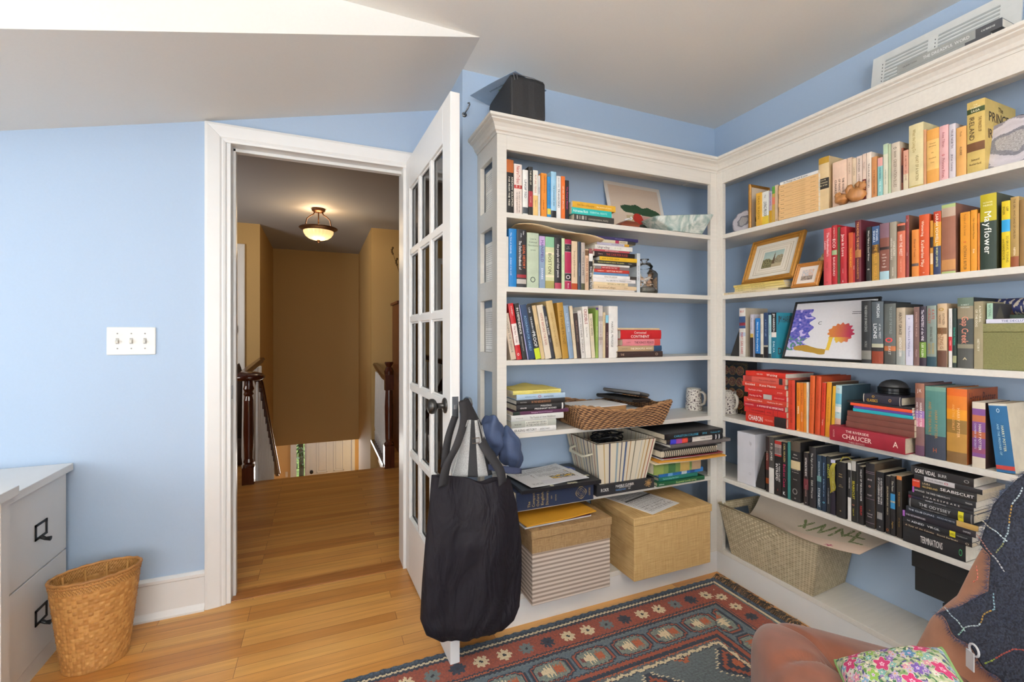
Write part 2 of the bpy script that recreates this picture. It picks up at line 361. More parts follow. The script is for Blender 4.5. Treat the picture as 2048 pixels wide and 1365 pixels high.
# ------------------------------------------------------------------ french door, standing open
hx, hy = .405, 2.378
DM = Matrix.Translation((hx, hy, .006)) @ Matrix.Rotation(math.atan2(-.778, .028), 4, 'Z')
dw, dt, dh = .783, .036, 2.075
g = G(); st, br, tr = .1, .285, .152
xs = [st + k*((dw-2*st)+.03)/3 for k in range(4)]     # pane left edges
pw = (dw-2*st-.06)/3; ph = (dh-br-tr-4*.028)/5
g.box(0, st, 0, dt, 0, dh); g.box(dw-st, dw, 0, dt, 0, dh); g.box(st, dw-st, 0, dt, 0, br); g.box(st, dw-st, 0, dt, dh-tr, dh)
for k in (1, 2): g.box(st+k*pw+(k-1)*.03, st+k*pw+k*.03, .002, dt-.002, br, dh-tr)
for k in range(1, 5):
    z = br+k*ph+(k-1)*.028
    g.box(st, dw-st, .0025, dt-.0025, z, z+.028)
for k in range(3):                                     # stepped glazing beads round every light
    for j in range(5):
        x0 = st+k*(pw+.03); z0 = br+j*(ph+.028); b = .008
        for ya, yb in ((.008, .015), (dt-.015, dt-.008)):
            g.box(x0, x0+b, ya, yb, z0, z0+ph); g.box(x0+pw-b, x0+pw, ya, yb, z0, z0+ph); g.box(x0, x0+pw, ya, yb, z0, z0+b); g.box(x0, x0+pw, ya, yb, z0+ph-b, z0+ph)
door = struct('door_1', g, [TRIM], bevel=.002); door.matrix_world = DM
tag(door, 'white glazed interior door with fifteen panes standing open', 'door')
g = G(); g.box(st, dw-st, dt/2-.0015, dt/2+.0015, br, dh-tr); g.obj('pane', glass_mat('door_glass', (.80, .80, .80)), door)
def knob(yf, s, m, nm, lb):
    T = Matrix.Translation((dw-.062, yf, .93)) @ Matrix.Rotation(R(90*s), 4, 'X')
    g = G(); g.lathe([(.0, 0), (.029, 0), (.029, .004), (.026, .007), (.012, .009), (.0105, .012), (.0105, .03), (.014, .034), (.022, .038), (.0275, .046), (.028, .055), (.024, .063), (.014, .067), (0, .068)], n=28, T=T, cap=False)
    o = g.obj(nm, m, door, smooth=True); o['label'] = lb
knob(0, 1, mat('4a4846', .38, metal=.9, name='dark_bronze'), 'door_knob', 'dark bronze round knob')
knob(dt, -1, mat('9aa7b4', .12, metal=.9, name='bright_chrome'), 'door_knob', 'bright metal knob')
g = G(); g.box(dw-.0005, dw+.0015, .006, .03, .89, .97); g.box(dw+.001, dw+.009, .013, .023, .925, .94); o = g.obj('latch_plate', STEEL, door, bevel=.0008)
for z in (.25, 1.05, 1.85):
    G().tube([(-.004, -.004, z), (-.004, -.004, z+.09)], .006, 10).obj('hinge', STEEL, door, smooth=True)
# hook screwed to the wall corner
g = G(); g.tube([(.592, 1.955, 2.185), (.592, 1.925, 2.185), (.598, 1.91, 2.195), (.604, 1.905, 2.21), (.606, 1.915, 2.222), (.603, 1.925, 2.225)], .0035, 8); g.lathe([(.011, 0), (.011, .004), (.006, .006)], T=Matrix.Translation((.596, 1.959, 2.187)) @ Matrix.Rotation(R(90), 4, 'X'), n=14)
tag(g.obj('wall_hook', STEEL, smooth=True), 'small bright metal hook screwed to the blue wall corner above the open door', 'hook')

# ------------------------------------------------------------------ built-in bookcases
UX0, UY = .658, 1.712          # outer side and front plane of the door bookcase
FX = 1.85                      # front plane of the armchair bookcase
ZS = [1.70, 1.397, 1.095, .793, .49]
ZT = 1.955
ca = thing('bookcase', 'white built-in bookcase between the glazed door and the room corner', 'bookcase', (UX0, YA, 0))
ca.matrix_world = Matrix.Translation((UX0, YA, 0)); bpy.context.view_layer.update()
def part(o, root): o.parent = root; o.matrix_parent_inverse = root.matrix_world.inverted(); return o
th = .021
for z in ZS:
    part(B(UX0+.02, FX-.002, UY, YA-.001, z-th, z).obj('shelf', SHELF, bevel=.0015), ca)
part(B(UX0+.0205, FX-.002, UY, YA-.001, .106, .128).obj('bottom_shelf', SHELF, bevel=.0015), ca)
part(B(UX0+.0205, FX+.0015, UY+.002, UY+.02, .0, .106).obj('kick_board', TRIM), ca)
g = G(); zr = [.106, .128]+sorted(ZS); 
g.box(UX0, UX0+.02, UY+.0, UY+.056, 0, 2.03); g.box(UX0, UX0+.02, YA-.042, YA-.001, 0, 2.03)
for z in [.10]+sorted(ZS): g.box(UX0+.0005, UX0+.0195, UY+.05, YA-.04, z-.05, z+.03)
g.box(UX0+.0005, UX0+.0195, UY+.05, YA-.04, 1.94, 2.03)
part(g.obj('side_panel', SHELF, bevel=.001), ca)
g = G(); g.box(UX0+.0005, .70, UY-.001, UY+.019, .106, 2.03); g.box(1.806, FX-.002, UY-.001, UY+.019, .106, 2.03); g.box(.70, 1.806, UY-.001, UY+.019, ZT, 2.03)
part(g.obj('face_frame', SHELF, bevel=.001), ca)
part(B(UX0, FX-.002, UY+.01, YA-.001, 2.03, 2.046).obj('top_board', SHELF), ca)
cb = thing('bookcase', 'long white built-in bookcase along the blue wall behind the armchair', 'bookcase')
cb.matrix_world = Matrix.Translation((XB, 1.6, 0)); bpy.context.view_layer.update()
BY0 = -.55
for z in ZS:
    part(B(FX, XB-.001, BY0, YA-.001, z-th, z).obj('shelf', SHELF, bevel=.0015), cb)
part(B(FX, XB-.001, BY0, YA-.001, .106, .128).obj('bottom_shelf', SHELF, bevel=.0015), cb)
part(B(FX+.002, FX+.02, BY0, UY+.02, 0, .106).obj('kick_board', TRIM), cb)
g = G(); g.box(FX-.001, FX+.019, UY-.036, UY+.018, .106, 2.03); g.box(FX-.001, FX+.019, BY0, UY-.036, ZT, 2.03); g.box(FX-.001, FX+.019, BY0, BY0+.04, .106, ZT)
part(g.obj('face_frame', SHELF, bevel=.001), cb)
part(B(FX+.01, XB-.001, BY0, YA-.001, 2.03, 2.046).obj('top_board', SHELF), cb)
part(B(FX+.001, XB-.001, BY0-.02, BY0, 0, 2.03).obj('side_panel', SHELF), cb)
# crown moulding: profile swept round the outer corner (A) and along B
prof = [(0, 0), (.004, 0), (.006, .008), (.012, .012), (.016, .024), (.024, .036), (.033, .042), (.036, .044), (.037, .048), (.041, .05), (.045, .053), (.045, .064), (0, .064)]
Z0 = 2.014
rs = []
for k in range(4):
    r = []
    for o_, z in prof:
        p = [(UX0-o_, YA-.001, Z0+z), (UX0-o_, UY-o_, Z0+z), (FX-o_, UY-o_, Z0+z)][min(k, 2)]
        r.append(p)
    if k < 3: rs.append(r)
part(G().rings(rs).obj('crown_moulding', SHELF), ca)
rs = [[(FX-o_, UY-o_+.0, Z0+z) for o_, z in prof], [(FX-o_, BY0-.02, Z0+z) for o_, z in prof]]
part(G().rings(rs).obj('crown_moulding', SHELF), cb)

BOOKS=[
('u',0,0.7105,1.724,1.7,0.0503,0.22,0.205,0.0,'191716',1,'','e9e6df','ANDREW SOLOMON|.27|.92|f0ead8|.2|.37;FAR FROM THE TREE|.27|.92|f0ead8|.2|.1','0|.24|b5622a','',0,'thick black book with orange top beside the cream one, door bookcase, top shelf'),
('u',0,0.756,1.724,1.7,0.0353,0.207,0.16,0.0,'ecdcd0',1,'','','NeuroTribes|.04|.4|b02a20|.6;THE LEGACY OF AUTISM AND|.54|.97|6a4a40|.25|.15;THE FUTURE OF NEURODIVERSITY|.56|.97|6a4a40|.25|-.15;STEVE|.425|.475|f4e0d0|.25|.2;SILBERMAN|.425|.475|f4e0d0|.25|-.2','.42|.49|b3261c','',0,'cream book with red title between the black and white ones, door bookcase, top shelf'),
('u',0,0.7895,1.724,1.7,0.0243,0.188,0.16,0.0,'efece4',1,'','','UNGIFTED|.08|.78|2b3348|.55','.83|.97|3c4044','',0,'white book with spaced dark title between the cream and black ones, door bookcase, top shelf'),
('u',0,0.814,1.724,1.7,0.0193,0.205,0.15,0.0,'242220',0,'','','THE END OF|.05|.4|e8e0c8|.45;FUTURE|.55|.8|f0d0c0|.3','.5|.82|a03038','',0,'slim black and red book between the white and pale ones, door bookcase, top shelf'),
('u',0,0.8365,1.724,1.7,0.0223,0.193,0.14,0.0,'e6e2d4',0,'','','FUTURE TENSE|.1|.5|c06a50|.5;TRACY|.6|.85|806040|.3','.55|1|e9c47e','',0,'pale paperback with orange foot between the black and grey ones, door bookcase, top shelf'),
('u',0,0.854,1.724,1.7,0.0093,0.174,0.14,0.0,'dcdad6',0,'','','mindset|.2|.55|30405c|.8;CAROL DWECK|.6|.92|606060|.4','','',0,'very thin light grey paperback between the pale and orange ones, door bookcase, top shelf'),
('u',0,0.8765,1.724,1.7,0.0263,0.186,0.14,0.0,'e08a28',0,'','','THINKING IN SYSTEMS|.05|.45|8a3c10|.3|.1;A PRIMER|.5|.95|8a3c10|.3|-.1','','',0,'bright orange paperback between the grey and blue ones, door bookcase, top shelf'),
('u',0,0.9005,1.724,1.7,0.0163,0.175,0.14,0.0,'2f86bf',0,'','','OUR KIDS OUR WORLD|.1|.75|104a80|.4','.78|.92|e0cf50','',0,'slim blue paperback, yellow foot between the orange and sky-blue ones, door bookcase, top shelf'),
('u',0,0.923,1.724,1.7,0.0253,0.199,0.16,0.0,'9cc9e2',1,'','','THE GARDENER AND|.3|.75|3a5a78|.3','.84|1|1c1c20','',0,'light blue book with black foot between the blue and white ones, door bookcase, top shelf'),
('u',0,0.9475,1.724,1.7,0.0203,0.184,0.15,0.0,'e9e7e2',0,'','','TRANSCEND|.3|.75|20283c|.6;THE NEW SCIENCE|.03|.27|606870|.35','','',0,'white paperback, upright black title between the sky-blue and orange ones, door bookcase, top shelf'),
('u',0,0.9695,1.724,1.7,0.0183,0.186,0.14,0.0,'e07028',0,'','','GIFTED AND SPECIAL|.05|.95|fbe8d0|.45','','',0,'slim orange paperback between the white and black ones, door bookcase, top shelf'),
('u',0,0.9895,1.724,1.7,0.0183,0.171,0.14,0.0,'201a1e',0,'','','The Future Human|.1|.8|d03a78|.55','','',0,'thin black paperback, pink lettering between the orange and dark ones, door bookcase, top shelf'),
('l',0,1.225,1.712,1.7138,0.0259,0.208,0.15,0,'38342f',0,'','','COMMON NORMAL PEOPLE|.35|.85|b8b0a0|.4|-.15;II I III I|.06|.3|d8d0c0|.9','','',0,'dark grey hardback, base of stack, door bookcase, top shelf'),
('l',0,1.212,1.712,1.741,0.0274,0.207,0.15,0,'26b3ab',0,'','','Adrienne Rich|.03|.4|eefaf6|.6;ESSENTIAL ESSAYS|.45|.88|c8f0ea|.4','','',0,'turquoise book stacked on the dark one, door bookcase, top shelf'),
('l',0,1.233,1.712,1.7685,0.0264,0.224,0.15,0,'d9a52c',0,'','','think like a philosopher|.1|.5|8a6414|.5;the wisdom of story|.55|.9|fff0c0|.35','','',0,'mustard yellow book on top stacked on the turquoise one, door bookcase, top shelf'),
('u',0,0.699,1.724,1.397,0.0273,0.206,0.205,0.0,'e8e6e0',0,'','efede8','','','',1,'white-backed booklet tucked by side panel beside the blue one, door bookcase, second shelf'),
('u',0,0.732,1.724,1.397,0.0333,0.24,0.2,0.0,'1477b8',1,'','','The Time of Anybody|.05|.45|e8f4fc|.22|-.25;A memoir of the world|.5|.8|e8f4fc|.22|-.25','0|1|1477b8','',1,'thick bright blue hardback between the white and black ones, door bookcase, second shelf'),
('u',0,0.772,1.724,1.397,0.0433,0.241,0.2,0.0,'1f1e22',1,'','','Dubber|.03|.1|e8e8e8|.2|.2;& Tomlins|.07|.14|e8e8e8|.2|-.05;The Oxford Handbook of|.2|.7|f2f2f2|.36|-.16;LEGAL HISTORY|.27|.68|e07038|.36|.24','.78|.835|8c1f26;.86|.94|b8b0a8;.955|.985|302e30','',1,'wide black handbook between the blue and green ones, door bookcase, second shelf'),
('u',0,0.8245,1.724,1.397,0.0543,0.231,0.19,0.0,'b9c6ac',1,'','','Law in|~.09|.13|5a6a58|.5;Colonial|~.15|.19|5a6a58|.7;Massachusetts|~.21|.25|5a6a58|.85;1630-1800|~.3|.33|5a6a58|.45;O|~.78|.92|3f4a44|.5','','',1,'wide pale green hardback with crest between the black and lavender ones, door bookcase, second shelf'),
('u',0,0.868,1.724,1.397,0.0273,0.221,0.16,0.0,'8298b0',0,'','','MANSFIELD|.08|.5|53307a|.7;DIARIES|.6|.85|f0f0ff|.4','0|.18|bca0cc','',1,'lavender-topped blue paperback between the green and map ones, door bookcase, second shelf'),
('u',0,0.9045,1.724,1.397,0.0423,0.221,0.17,0.0,'cfd2a4',0,'','','BOSTON|.32|.72|4a4630|.5','0|.2|86b894;.3|.34|e8e0c0;.74|.78|e8e0c0;.85|1|a09858','',1,'green and tan map-covered book between the lavender and black ones, door bookcase, second shelf'),
('u',0,0.9445,1.724,1.397,0.0323,0.219,0.17,0.0,'201b20',1,'','','the people and their peace|.12|.78|ece4e0|.5','.88|1|a83c50','',1,'black book, white lower-case title between the map and lime ones, door bookcase, second shelf'),
('u',0,0.9695,1.724,1.397,0.0143,0.221,0.16,0.0,'cddcae',0,'','','The Politics of Liberty|.1|.85|7a8a60|.4','','',1,'thin pale lime book between the black and crimson ones, door bookcase, second shelf'),
('u',0,0.994,1.724,1.397,0.0313,0.218,0.17,0.0,'a11a46',1,'','','THE|~.145|.165|e0c0c0|.4;HISTORY|~.18|.2|e0c0c0|.6;O|~.7|.81|e8d8dc|.75;Illinois|.88|.98|f0c8d0|.3','.1|.25|1c1418;.095|.1|e8d0d4;.25|.255|e8d0d4;.68|.83|181014;.83|.838|e8d0d4;.675|.68|e8d0d4','',1,'crimson book with black label between the lime and tan ones, door bookcase, second shelf'),
('u',0,1.026,1.724,1.397,0.0293,0.212,0.16,0.0,'dcc3a2',0,'','','Society and Environment|.2|.75|6a4830|.4','.87|1|a8451c','',1,'tan book with brick-red foot between the crimson and slate ones, door bookcase, second shelf'),
('u',0,1.051,1.724,1.397,0.0153,0.212,0.15,0.0,'2f3948',1,'','','THE MAIN RULES|.3|.85|90a0b8|.4','','',1,'slim dark slate hardback between the tan and beige ones, door bookcase, second shelf'),
('u',0,1.0695,1.724,1.397,0.0183,0.21,0.15,0.0,'b9ada2',0,'','','TOWNS & EMPIRE|.2|.7|5a4a48|.6','.86|1|4a4a34','',1,'slim grey-beige book between the slate and tan ones, door bookcase, second shelf'),
('u',0,1.0895,1.724,1.397,0.0183,0.183,0.15,0.0,'d2b293',0,'','','WEAKER VESSEL|.22|.82|7a3424|.7','.03|.16|6c4c30','',1,'tan book, tall brown capitals between the beige and black ones, door bookcase, second shelf'),
('u',0,1.1105,1.724,1.397,0.0203,0.186,0.15,0.0,'26221f',0,'','','TEACHING|.42|.68|f0f0ec|.7;THE PAST|.72|.95|f0f0ec|.7','0|.3|ece8e2;0|.12|b02028','',1,'black and white book, red stripe between the tan and white ones, door bookcase, second shelf'),
('l',0,1.339,1.712,1.4007,0.0059,0.236,0.15,0,'e6e0d8',0,'','','REIMAGINING THE DREAM|.2|.6|807870|.5','','',1,'thin white book, base of stack, door bookcase, second shelf'),
('l',0,1.35,1.712,1.4127,0.0169,0.234,0.15,0,'ddc39c',0,'','','RemakingCollege|.1|.5|6a5030|.6;Press|.65|.85|8a6a40|.4','','',1,'cream book, beige capitals stacked on the white one, door bookcase, second shelf'),
('l',0,1.342,1.712,1.4287,0.0139,0.226,0.15,0,'e5cfa4',0,'','','HISTORY in THE LAW|.28|.78|5c4424|.55','.82|1|8c8e90','',1,'cream and grey history book stacked on the cream one, door bookcase, second shelf'),
('l',0,1.344,1.712,1.4442,0.0159,0.231,0.15,0,'eae4e0',0,'','','The GROWTH MINDSET Coach|.3|.9|454a50|.5','','',1,'white paperback, thin lettering stacked on the cream one, door bookcase, second shelf'),
('l',0,1.35,1.712,1.4602,0.0149,0.237,0.15,0,'eeeae6',0,'','','KNOW-HOW|.26|.55|7a6a50|.65','.84|1|3a3430','',1,'white paperback with dark corner stacked on the white one, door bookcase, second shelf'),
('l',0,1.305,1.712,1.4735,0.0104,0.189,0.15,0,'5d86ad',0,'','','','','',1,'thin steel-blue paperback stacked on the white one, door bookcase, second shelf'),
('l',0,1.309,1.712,1.4865,0.0144,0.19,0.15,0,'b03428',0,'','','NOT FOR PROFIT|.35|.8|f6dcc8|.6;NUSSBAUM|.08|.28|f6dcc8|.35','','',1,'brick-red paperback stacked on the blue one, door bookcase, second shelf'),
('l',0,1.307,1.712,1.501,0.0134,0.183,0.15,0,'7a6e6e',0,'','','WHY HISTORY MATTERS|.2|.65|f0d8d0|.6','.18|.72|9c2c30','',1,'grey and maroon paperback stacked on the red one, door bookcase, second shelf'),
('l',0,1.311,1.712,1.5125,0.0084,0.192,0.15,0,'dedbd4',0,'','','TEACHING WITH SOURCES|.3|.7|706860|.5','','',1,'thin white pamphlet stacked on the grey one, door bookcase, second shelf'),
('l',0,1.35,1.712,1.525,0.0154,0.231,0.15,0,'25231f',0,'','','TEACH STUDENTS HOW TO LEARN|.08|.7|d8cf7a|.5;McGuire|.76|.93|e0e0d0|.3','','',1,'black book, pale yellow title stacked on the white one, door bookcase, second shelf'),
('l',0,1.353,1.712,1.542,0.0174,0.205,0.15,0,'deb125',0,'','','HOW TO READ A BOOK|.06|.52|4a3a10|.5','','',1,'bright yellow book stacked on the black one, door bookcase, second shelf'),
('l',0,1.34,1.712,1.562,0.0214,0.219,0.15,0,'2a1719',0,'','','THE CASE FOR RAGE|.28|.82|b03a30|.65;Cherry|.08|.2|d0b0a8|.3','.82|1|14110f','',1,'dark maroon hardback stacked on the yellow one, door bookcase, second shelf'),
('l',0,1.311,1.712,1.5775,0.0084,0.195,0.15,0,'a84a50',0,'','','SEEING STUDENTS LEARN|.25|.75|f2dcd8|.6','','',1,'thin dusty-red paperback stacked on the maroon one, door bookcase, second shelf'),
('l',0,1.327,1.712,1.592,0.0194,0.203,0.15,0,'e2ded6',0,'','','Ungrading|.07|.38|442a38|.75;O O O|.45|.75|a8b890|.5','','',1,'white paperback, bold dark title stacked on the red one, door bookcase, second shelf'),
('l',0,1.308,1.712,1.608,0.0114,0.174,0.15,0,'b8b3c4',0,'','','How Scholars Write|.4|.85|504a58|.5','.85|1|c08c20','',1,'thin lavender-grey paperback stacked on the white one, door bookcase, second shelf'),
('l',0,1.344,1.712,1.621,0.0134,0.204,0.15,0,'cfc4a4',0,'','','WRITING|.55|.75|403020|.5','.78|1|2c2822;.45|.55|9c2c50','',1,'olive and black paperback stacked on the lavender one, door bookcase, second shelf'),
('l',0,1.359,1.712,1.635,0.0134,0.23,0.15,0,'2c2556',0,'','','Craft in the Classroom|.3|.8|b0a8e0|.3','','',1,'dark indigo book crowning stack, door bookcase, second shelf'),
('u',0,1.387,1.744,1.397,0.0193,0.187,0.16,0.0,'d5dde2',0,'','','BOOK OF AGES|.1|.9|7a8890|.4','','',1,'slim pale upright book between the tall stack and the shell jar'),
('u',0,0.685,1.724,1.095,0.0033,0.222,0.205,0.0,'e9e8e4',0,'','f0eeea','','','',2,'thin white booklet against the side panel beside the beige one, door bookcase, third shelf'),
('u',0,0.7365,1.724,1.095,0.0239,0.1934,0.135,-0.1863,'cbb8a0',0,'','','GOVERNING THE TONGUE|.05|.85|70706c|.5','','',2,'beige leaning book between the white and red ones, door bookcase, third shelf'),
('u',0,0.763,1.724,1.095,0.0229,0.2356,0.135,-0.1742,'b3181c',1,'','','KAMENSKY|.05|.22|f4e4e0|.35;The Hot Trade|.4|.7|8a3030|.5;o|.86|.96|f4e4e0|.8','.36|.74|eadfd6','',2,'glossy red leaning book between the beige and black ones, door bookcase, third shelf'),
('u',0,0.7875,1.724,1.095,0.02,0.2362,0.135,-0.1651,'22201f',0,'','','IN DEPENDENCE|.08|.55|f0ece4|.65;VERNON PARRINGTON|.58|.85|d8d0c8|.3','','',2,'black leaning book, white capitals between the red and lavender ones, door bookcase, third shelf'),
('u',0,0.803,1.724,1.095,0.0032,0.2307,0.135,-0.1779,'b8b4dc',0,'','','','','',2,'very thin lavender leaning book between the black and navy ones, door bookcase, third shelf'),
('u',0,0.8205,1.724,1.095,0.0278,0.2316,0.135,-0.1772,'23395a',0,'','','ACCOUNTING FOR ONESELF|.2|.85|8ab0d0|.5','','',2,'navy leaning book between the lavender and black ones, door bookcase, third shelf'),
('u',0,0.85,1.724,1.095,0.0248,0.2328,0.135,-0.2024,'1d1f20',0,'','','CAGE|.05|.15|e8e8e8|.4;THE BURDEN OF|.22|.5|e8e8e8|.4;PROOF|.5|.78|f0f0ec|.8','.8|1|c3d62c','',2,'black leaning book, lime foot between the navy and straw ones, door bookcase, third shelf'),
('u',0,0.873,1.724,1.095,0.017,0.2304,0.135,-0.1957,'cbb285',0,'','','Stories from the Law|.2|.85|80683c|.4','','',2,'straw-coloured leaning paperback between the black and cream ones, door bookcase, third shelf'),
('u',0,0.898,1.724,1.095,0.0288,0.2318,0.135,-0.1814,'ddd0bb',0,'','','HOME BEFORE THE BAR|.15|.75|b0685c|.5','','',2,'cream leaning book, pink lettering between the straw and charcoal ones, door bookcase, third shelf'),
('u',0,0.923,1.724,1.095,0.015,0.23,0.135,-0.2093,'2a2b33',0,'','','MATERIAL BODIES|.2|.55|e0dcd4|.7;BLISS|.6|.7|a0a0a8|.4','','',2,'thin charcoal leaning paperback between the cream and straw ones, door bookcase, third shelf'),
('u',0,0.949,1.724,1.095,0.0307,0.2518,0.19,-0.1951,'c4a872',1,'','','GENERATIONS IN THE PEOPLE|.2|.8|a08040|.4','','',2,'large straw-yellow leaning hardback between the charcoal and ochre ones, door bookcase, third shelf'),
('u',0,0.982,1.724,1.095,0.0291,0.2438,0.17,-0.1228,'a9802f',1,'','','THE HOME FRONT|.14|.75|6a4c14|.6','','',2,'ochre leaning hardback between the straw and grey-blue ones, door bookcase, third shelf'),
('u',0,1.0115,1.724,1.095,0.0241,0.2319,0.135,-0.1291,'8398ae',1,'','','NOTES OF A WIFE|.15|.5|d0dae4|.45','','',2,'grey-blue leaning hardback between the ochre and cream ones, door bookcase, third shelf'),
('u',0,1.0325,1.724,1.095,0.0142,0.2313,0.135,-0.1078,'dac9aa',0,'','','Women of the Early|.2|.8|806040|.45','','',2,'thin cream leaning paperback between the grey-blue and brown ones, door bookcase, third shelf'),
('u',0,1.0505,1.724,1.095,0.0182,0.199,0.135,-0.1002,'352826',0,'','','NEW WORLD GOODS|.1|.7|a08878|.4','','',2,'dark brown patterned leaning paperback between the cream and grey ones, door bookcase, third shelf'),
('u',0,1.072,1.724,1.095,0.0192,0.211,0.135,-0.0992,'d8d3cc',0,'','','MOTHER TONGUE|.28|.9|6c6860|.65;THROUGH THE|.06|.25|6c6860|.35','','',2,'pale grey leaning book between the brown and white ones, door bookcase, third shelf'),
('u',0,1.0975,1.724,1.095,0.0282,0.2297,0.135,-0.0781,'e9e3d8',0,'','','CREDIBLE|.05|.35|8c3034|.75;The Art of Belief|.4|.6|807870|.35','','',2,'white leaning book, dark red title between the grey and beige ones, door bookcase, third shelf'),
('u',0,1.1245,1.724,1.095,0.0182,0.1986,0.135,-0.0802,'dacdae',0,'','','GOOD WIVES|.1|.5|4a4030|.7','','',2,'beige leaning paperback between the white and green ones, door bookcase, third shelf'),
('u',0,1.142,1.724,1.095,0.0133,0.225,0.15,0.0,'87a04c',0,'','','Women and Law|.25|.7|d8e8b0|.4','0|.04|4a2a6a','',2,'thin green and purple book between the beige and marbled ones, door bookcase, third shelf'),
('u',0,1.162,1.724,1.095,0.0213,0.236,0.15,0.0,'c9c2bb',0,'','','SUFFERING BETWEEN|.25|.8|8c5a4a|.4','.2|.3|a8a098;.6|.66|a8a098','',2,'grey marbled book between the green and buff ones, door bookcase, third shelf'),
('u',0,1.1805,1.724,1.095,0.0123,0.206,0.14,0.0,'d5c29a',0,'','','COUNTING|.05|.3|5a4a30|.6','','',2,'slim buff paperback between the marbled and maroon ones, door bookcase, third shelf'),
('u',0,1.196,1.724,1.095,0.0153,0.193,0.14,0.0,'3e2326',0,'','','THE AMBIGUITY OF|.3|.85|c8a8a0|.4','0|.18|8cc8dc','',2,'thin maroon paperback, pale top between the buff and white ones, door bookcase, third shelf'),
('u',0,1.2295,1.724,1.095,0.0483,0.235,0.17,0.0,'e9e5df',1,'','','MARITAL PRIVILEGE|.3|.8|5c5850|.32|-.15','','',2,'wide white hardback between the maroon and brown ones, door bookcase, third shelf'),
('l',0,1.502,1.712,1.1092,0.0269,0.258,0.16,0,'35241f',1,'','','THE|.06|.14|c0a890|.5;O|.82|.9|c0a890|.6','','',2,'dark brown mottled hardback, base of stack, door bookcase, third shelf'),
('l',0,1.496,1.712,1.136,0.0254,0.248,0.16,0,'ad9370',1,'','','GILBERTSON|.08|.2|706050|.25;THE DREADFUL WORD|.27|.78|efe2c8|.5','.81|1|1e3f5c','',2,'tan book with navy end stacked on the brown one, door bookcase, third shelf'),
('l',0,1.487,1.712,1.1645,0.0304,0.215,0.16,0,'d8828a',1,'','',"LISA|.1|.2|904048|.3;THE KING'S PEACE|.3|.82|5c2c34|.5",'.84|1|c04844','',2,'pink hardback, dark title stacked on the tan one, door bookcase, third shelf'),
('l',0,1.493,1.712,1.2012,0.0419,0.232,0.16,0,'b5161b',1,'','','Contested|.32|.62|f4e8e0|.36|.22;CONTINENT|.24|.7|f4e8e0|.42|-.22','','',2,'glossy red hardback, two-line title stacked on the pink one, door bookcase, third shelf'),
('l',0,1.484,1.712,1.227,0.0084,0.234,0.16,0,'c8b08c',0,'','','','','',2,'thin tan notebook crowning red hardback, door bookcase, third shelf'),
('l',0,0.928,1.712,0.8047,0.0219,0.204,0.155,0,'e6e4e0',1,'','','ERASING HISTORY|.05|.55|3c3c3a|.65;JASON STANLEY|.62|.85|505050|.4','','',3,'white book, base of stack, door bookcase, fourth shelf'),
('l',0,0.928,1.712,0.8295,0.0264,0.208,0.155,0,'aeb0a6',1,'','','A DOCUMENTARY HISTORY|.32|.78|2c2c28|.34|.18;OF THE UNITED STATES|.32|.78|2c2c28|.34|-.2;THE RECORD|.06|.22|2c2c28|.3','.3|.8|cfcfc4','',3,'grey newsprint-look book stacked on the white one, door bookcase, fourth shelf'),
('l',0,0.964,1.712,0.8555,0.0244,0.244,0.155,0,'d9d8d2',1,'','','Winterer|.08|.22|8a8a80|.35;The Passion of Anne Hutchinson|.34|.84|6c6c64|.5','','',3,'silvery white hardback stacked on the grey one, door bookcase, fourth shelf'),
('l',0,0.989,1.712,0.8752,0.0139,0.261,0.155,0,'4c2140',0,'','','Reimagining Motherhood in Literature|.32|.7|d8b0cc|.5','0|.12|1c2a1c','',3,'plum purple paperback stacked on the silver one, door bookcase, fourth shelf'),
('l',0,0.971,1.712,0.8958,0.0259,0.227,0.155,0,'211f20',1,'','','POLICING|.48|.72|f0ece8|.36|.22;PREGNANT BODIES|.36|.82|f0ece8|.36|-.22;CRUMB|.07|.2|f0ece8|.3','.93|.96|e0dcd8','',3,'black book, two-line white title stacked on the plum one, door bookcase, fourth shelf'),
('l',0,0.971,1.712,0.9195,0.0204,0.227,0.155,0,'1f1c1b',1,'','','IN THE NEIGHBORHOOD|.3|.7|b07850|.65;WATSON|.07|.2|c0b8b0|.3','','',3,'black book, copper title stacked on the black one, door bookcase, fourth shelf'),
('l',0,0.972,1.712,0.9413,0.0219,0.228,0.155,0,'a9c1d6',1,'','','REPRODUCTIVE|.17|.38|506880|.3;O|.43|.5|b02030|.7;assumptions|.55|.75|303c50|.5','','',3,'pale blue book, red emblem stacked on the black one, door bookcase, fourth shelf'),
('l',0,0.952,1.712,0.9607,0.0159,0.224,0.155,0,'d9cd72',0,'','','Transforming College Teaching Evaluation|.4|.95|7a7030|.45','','',3,'pale yellow paperback stacked on the pale-blue one, door bookcase, fourth shelf'),
('l',0,1.735,1.682,0.5002,0.0189,0.29,0.2,0,'14502f',1,'','','Hilton|.03|.14|e8e8e0|.5;Essential Landscaping|.35|.85|c8d890|.6','','',4,'dark green gardening book, base of stack, door bookcase, fifth shelf'),
('l',0,1.7,1.692,0.5195,0.0184,0.238,0.19,0,'1f6a5c',1,'','','The Everything Plant Book|.1|.5|a8d8c8|.4','','',4,'teal green paperback stacked on the green one, door bookcase, fifth shelf'),
('l',0,1.735,1.692,0.54,0.0214,0.273,0.19,0,'2f74b8',1,'','','','.2|.3|7ab8e8;.5|.62|d8e8f0;.7|.8|1c5090','',4,'sky-blue watercolour-covered book stacked on the teal one, door bookcase, fifth shelf'),
('l',0,1.7,1.672,0.5785,0.0544,0.285,0.2,0,'6f8a4a',1,'','','','0|.2|8a9a50;.3|.45|3c6a3c;.55|.75|c8a860;.8|1|b89a78','',4,'thick painted garden-cover book stacked on the blue one, door bookcase, fifth shelf'),
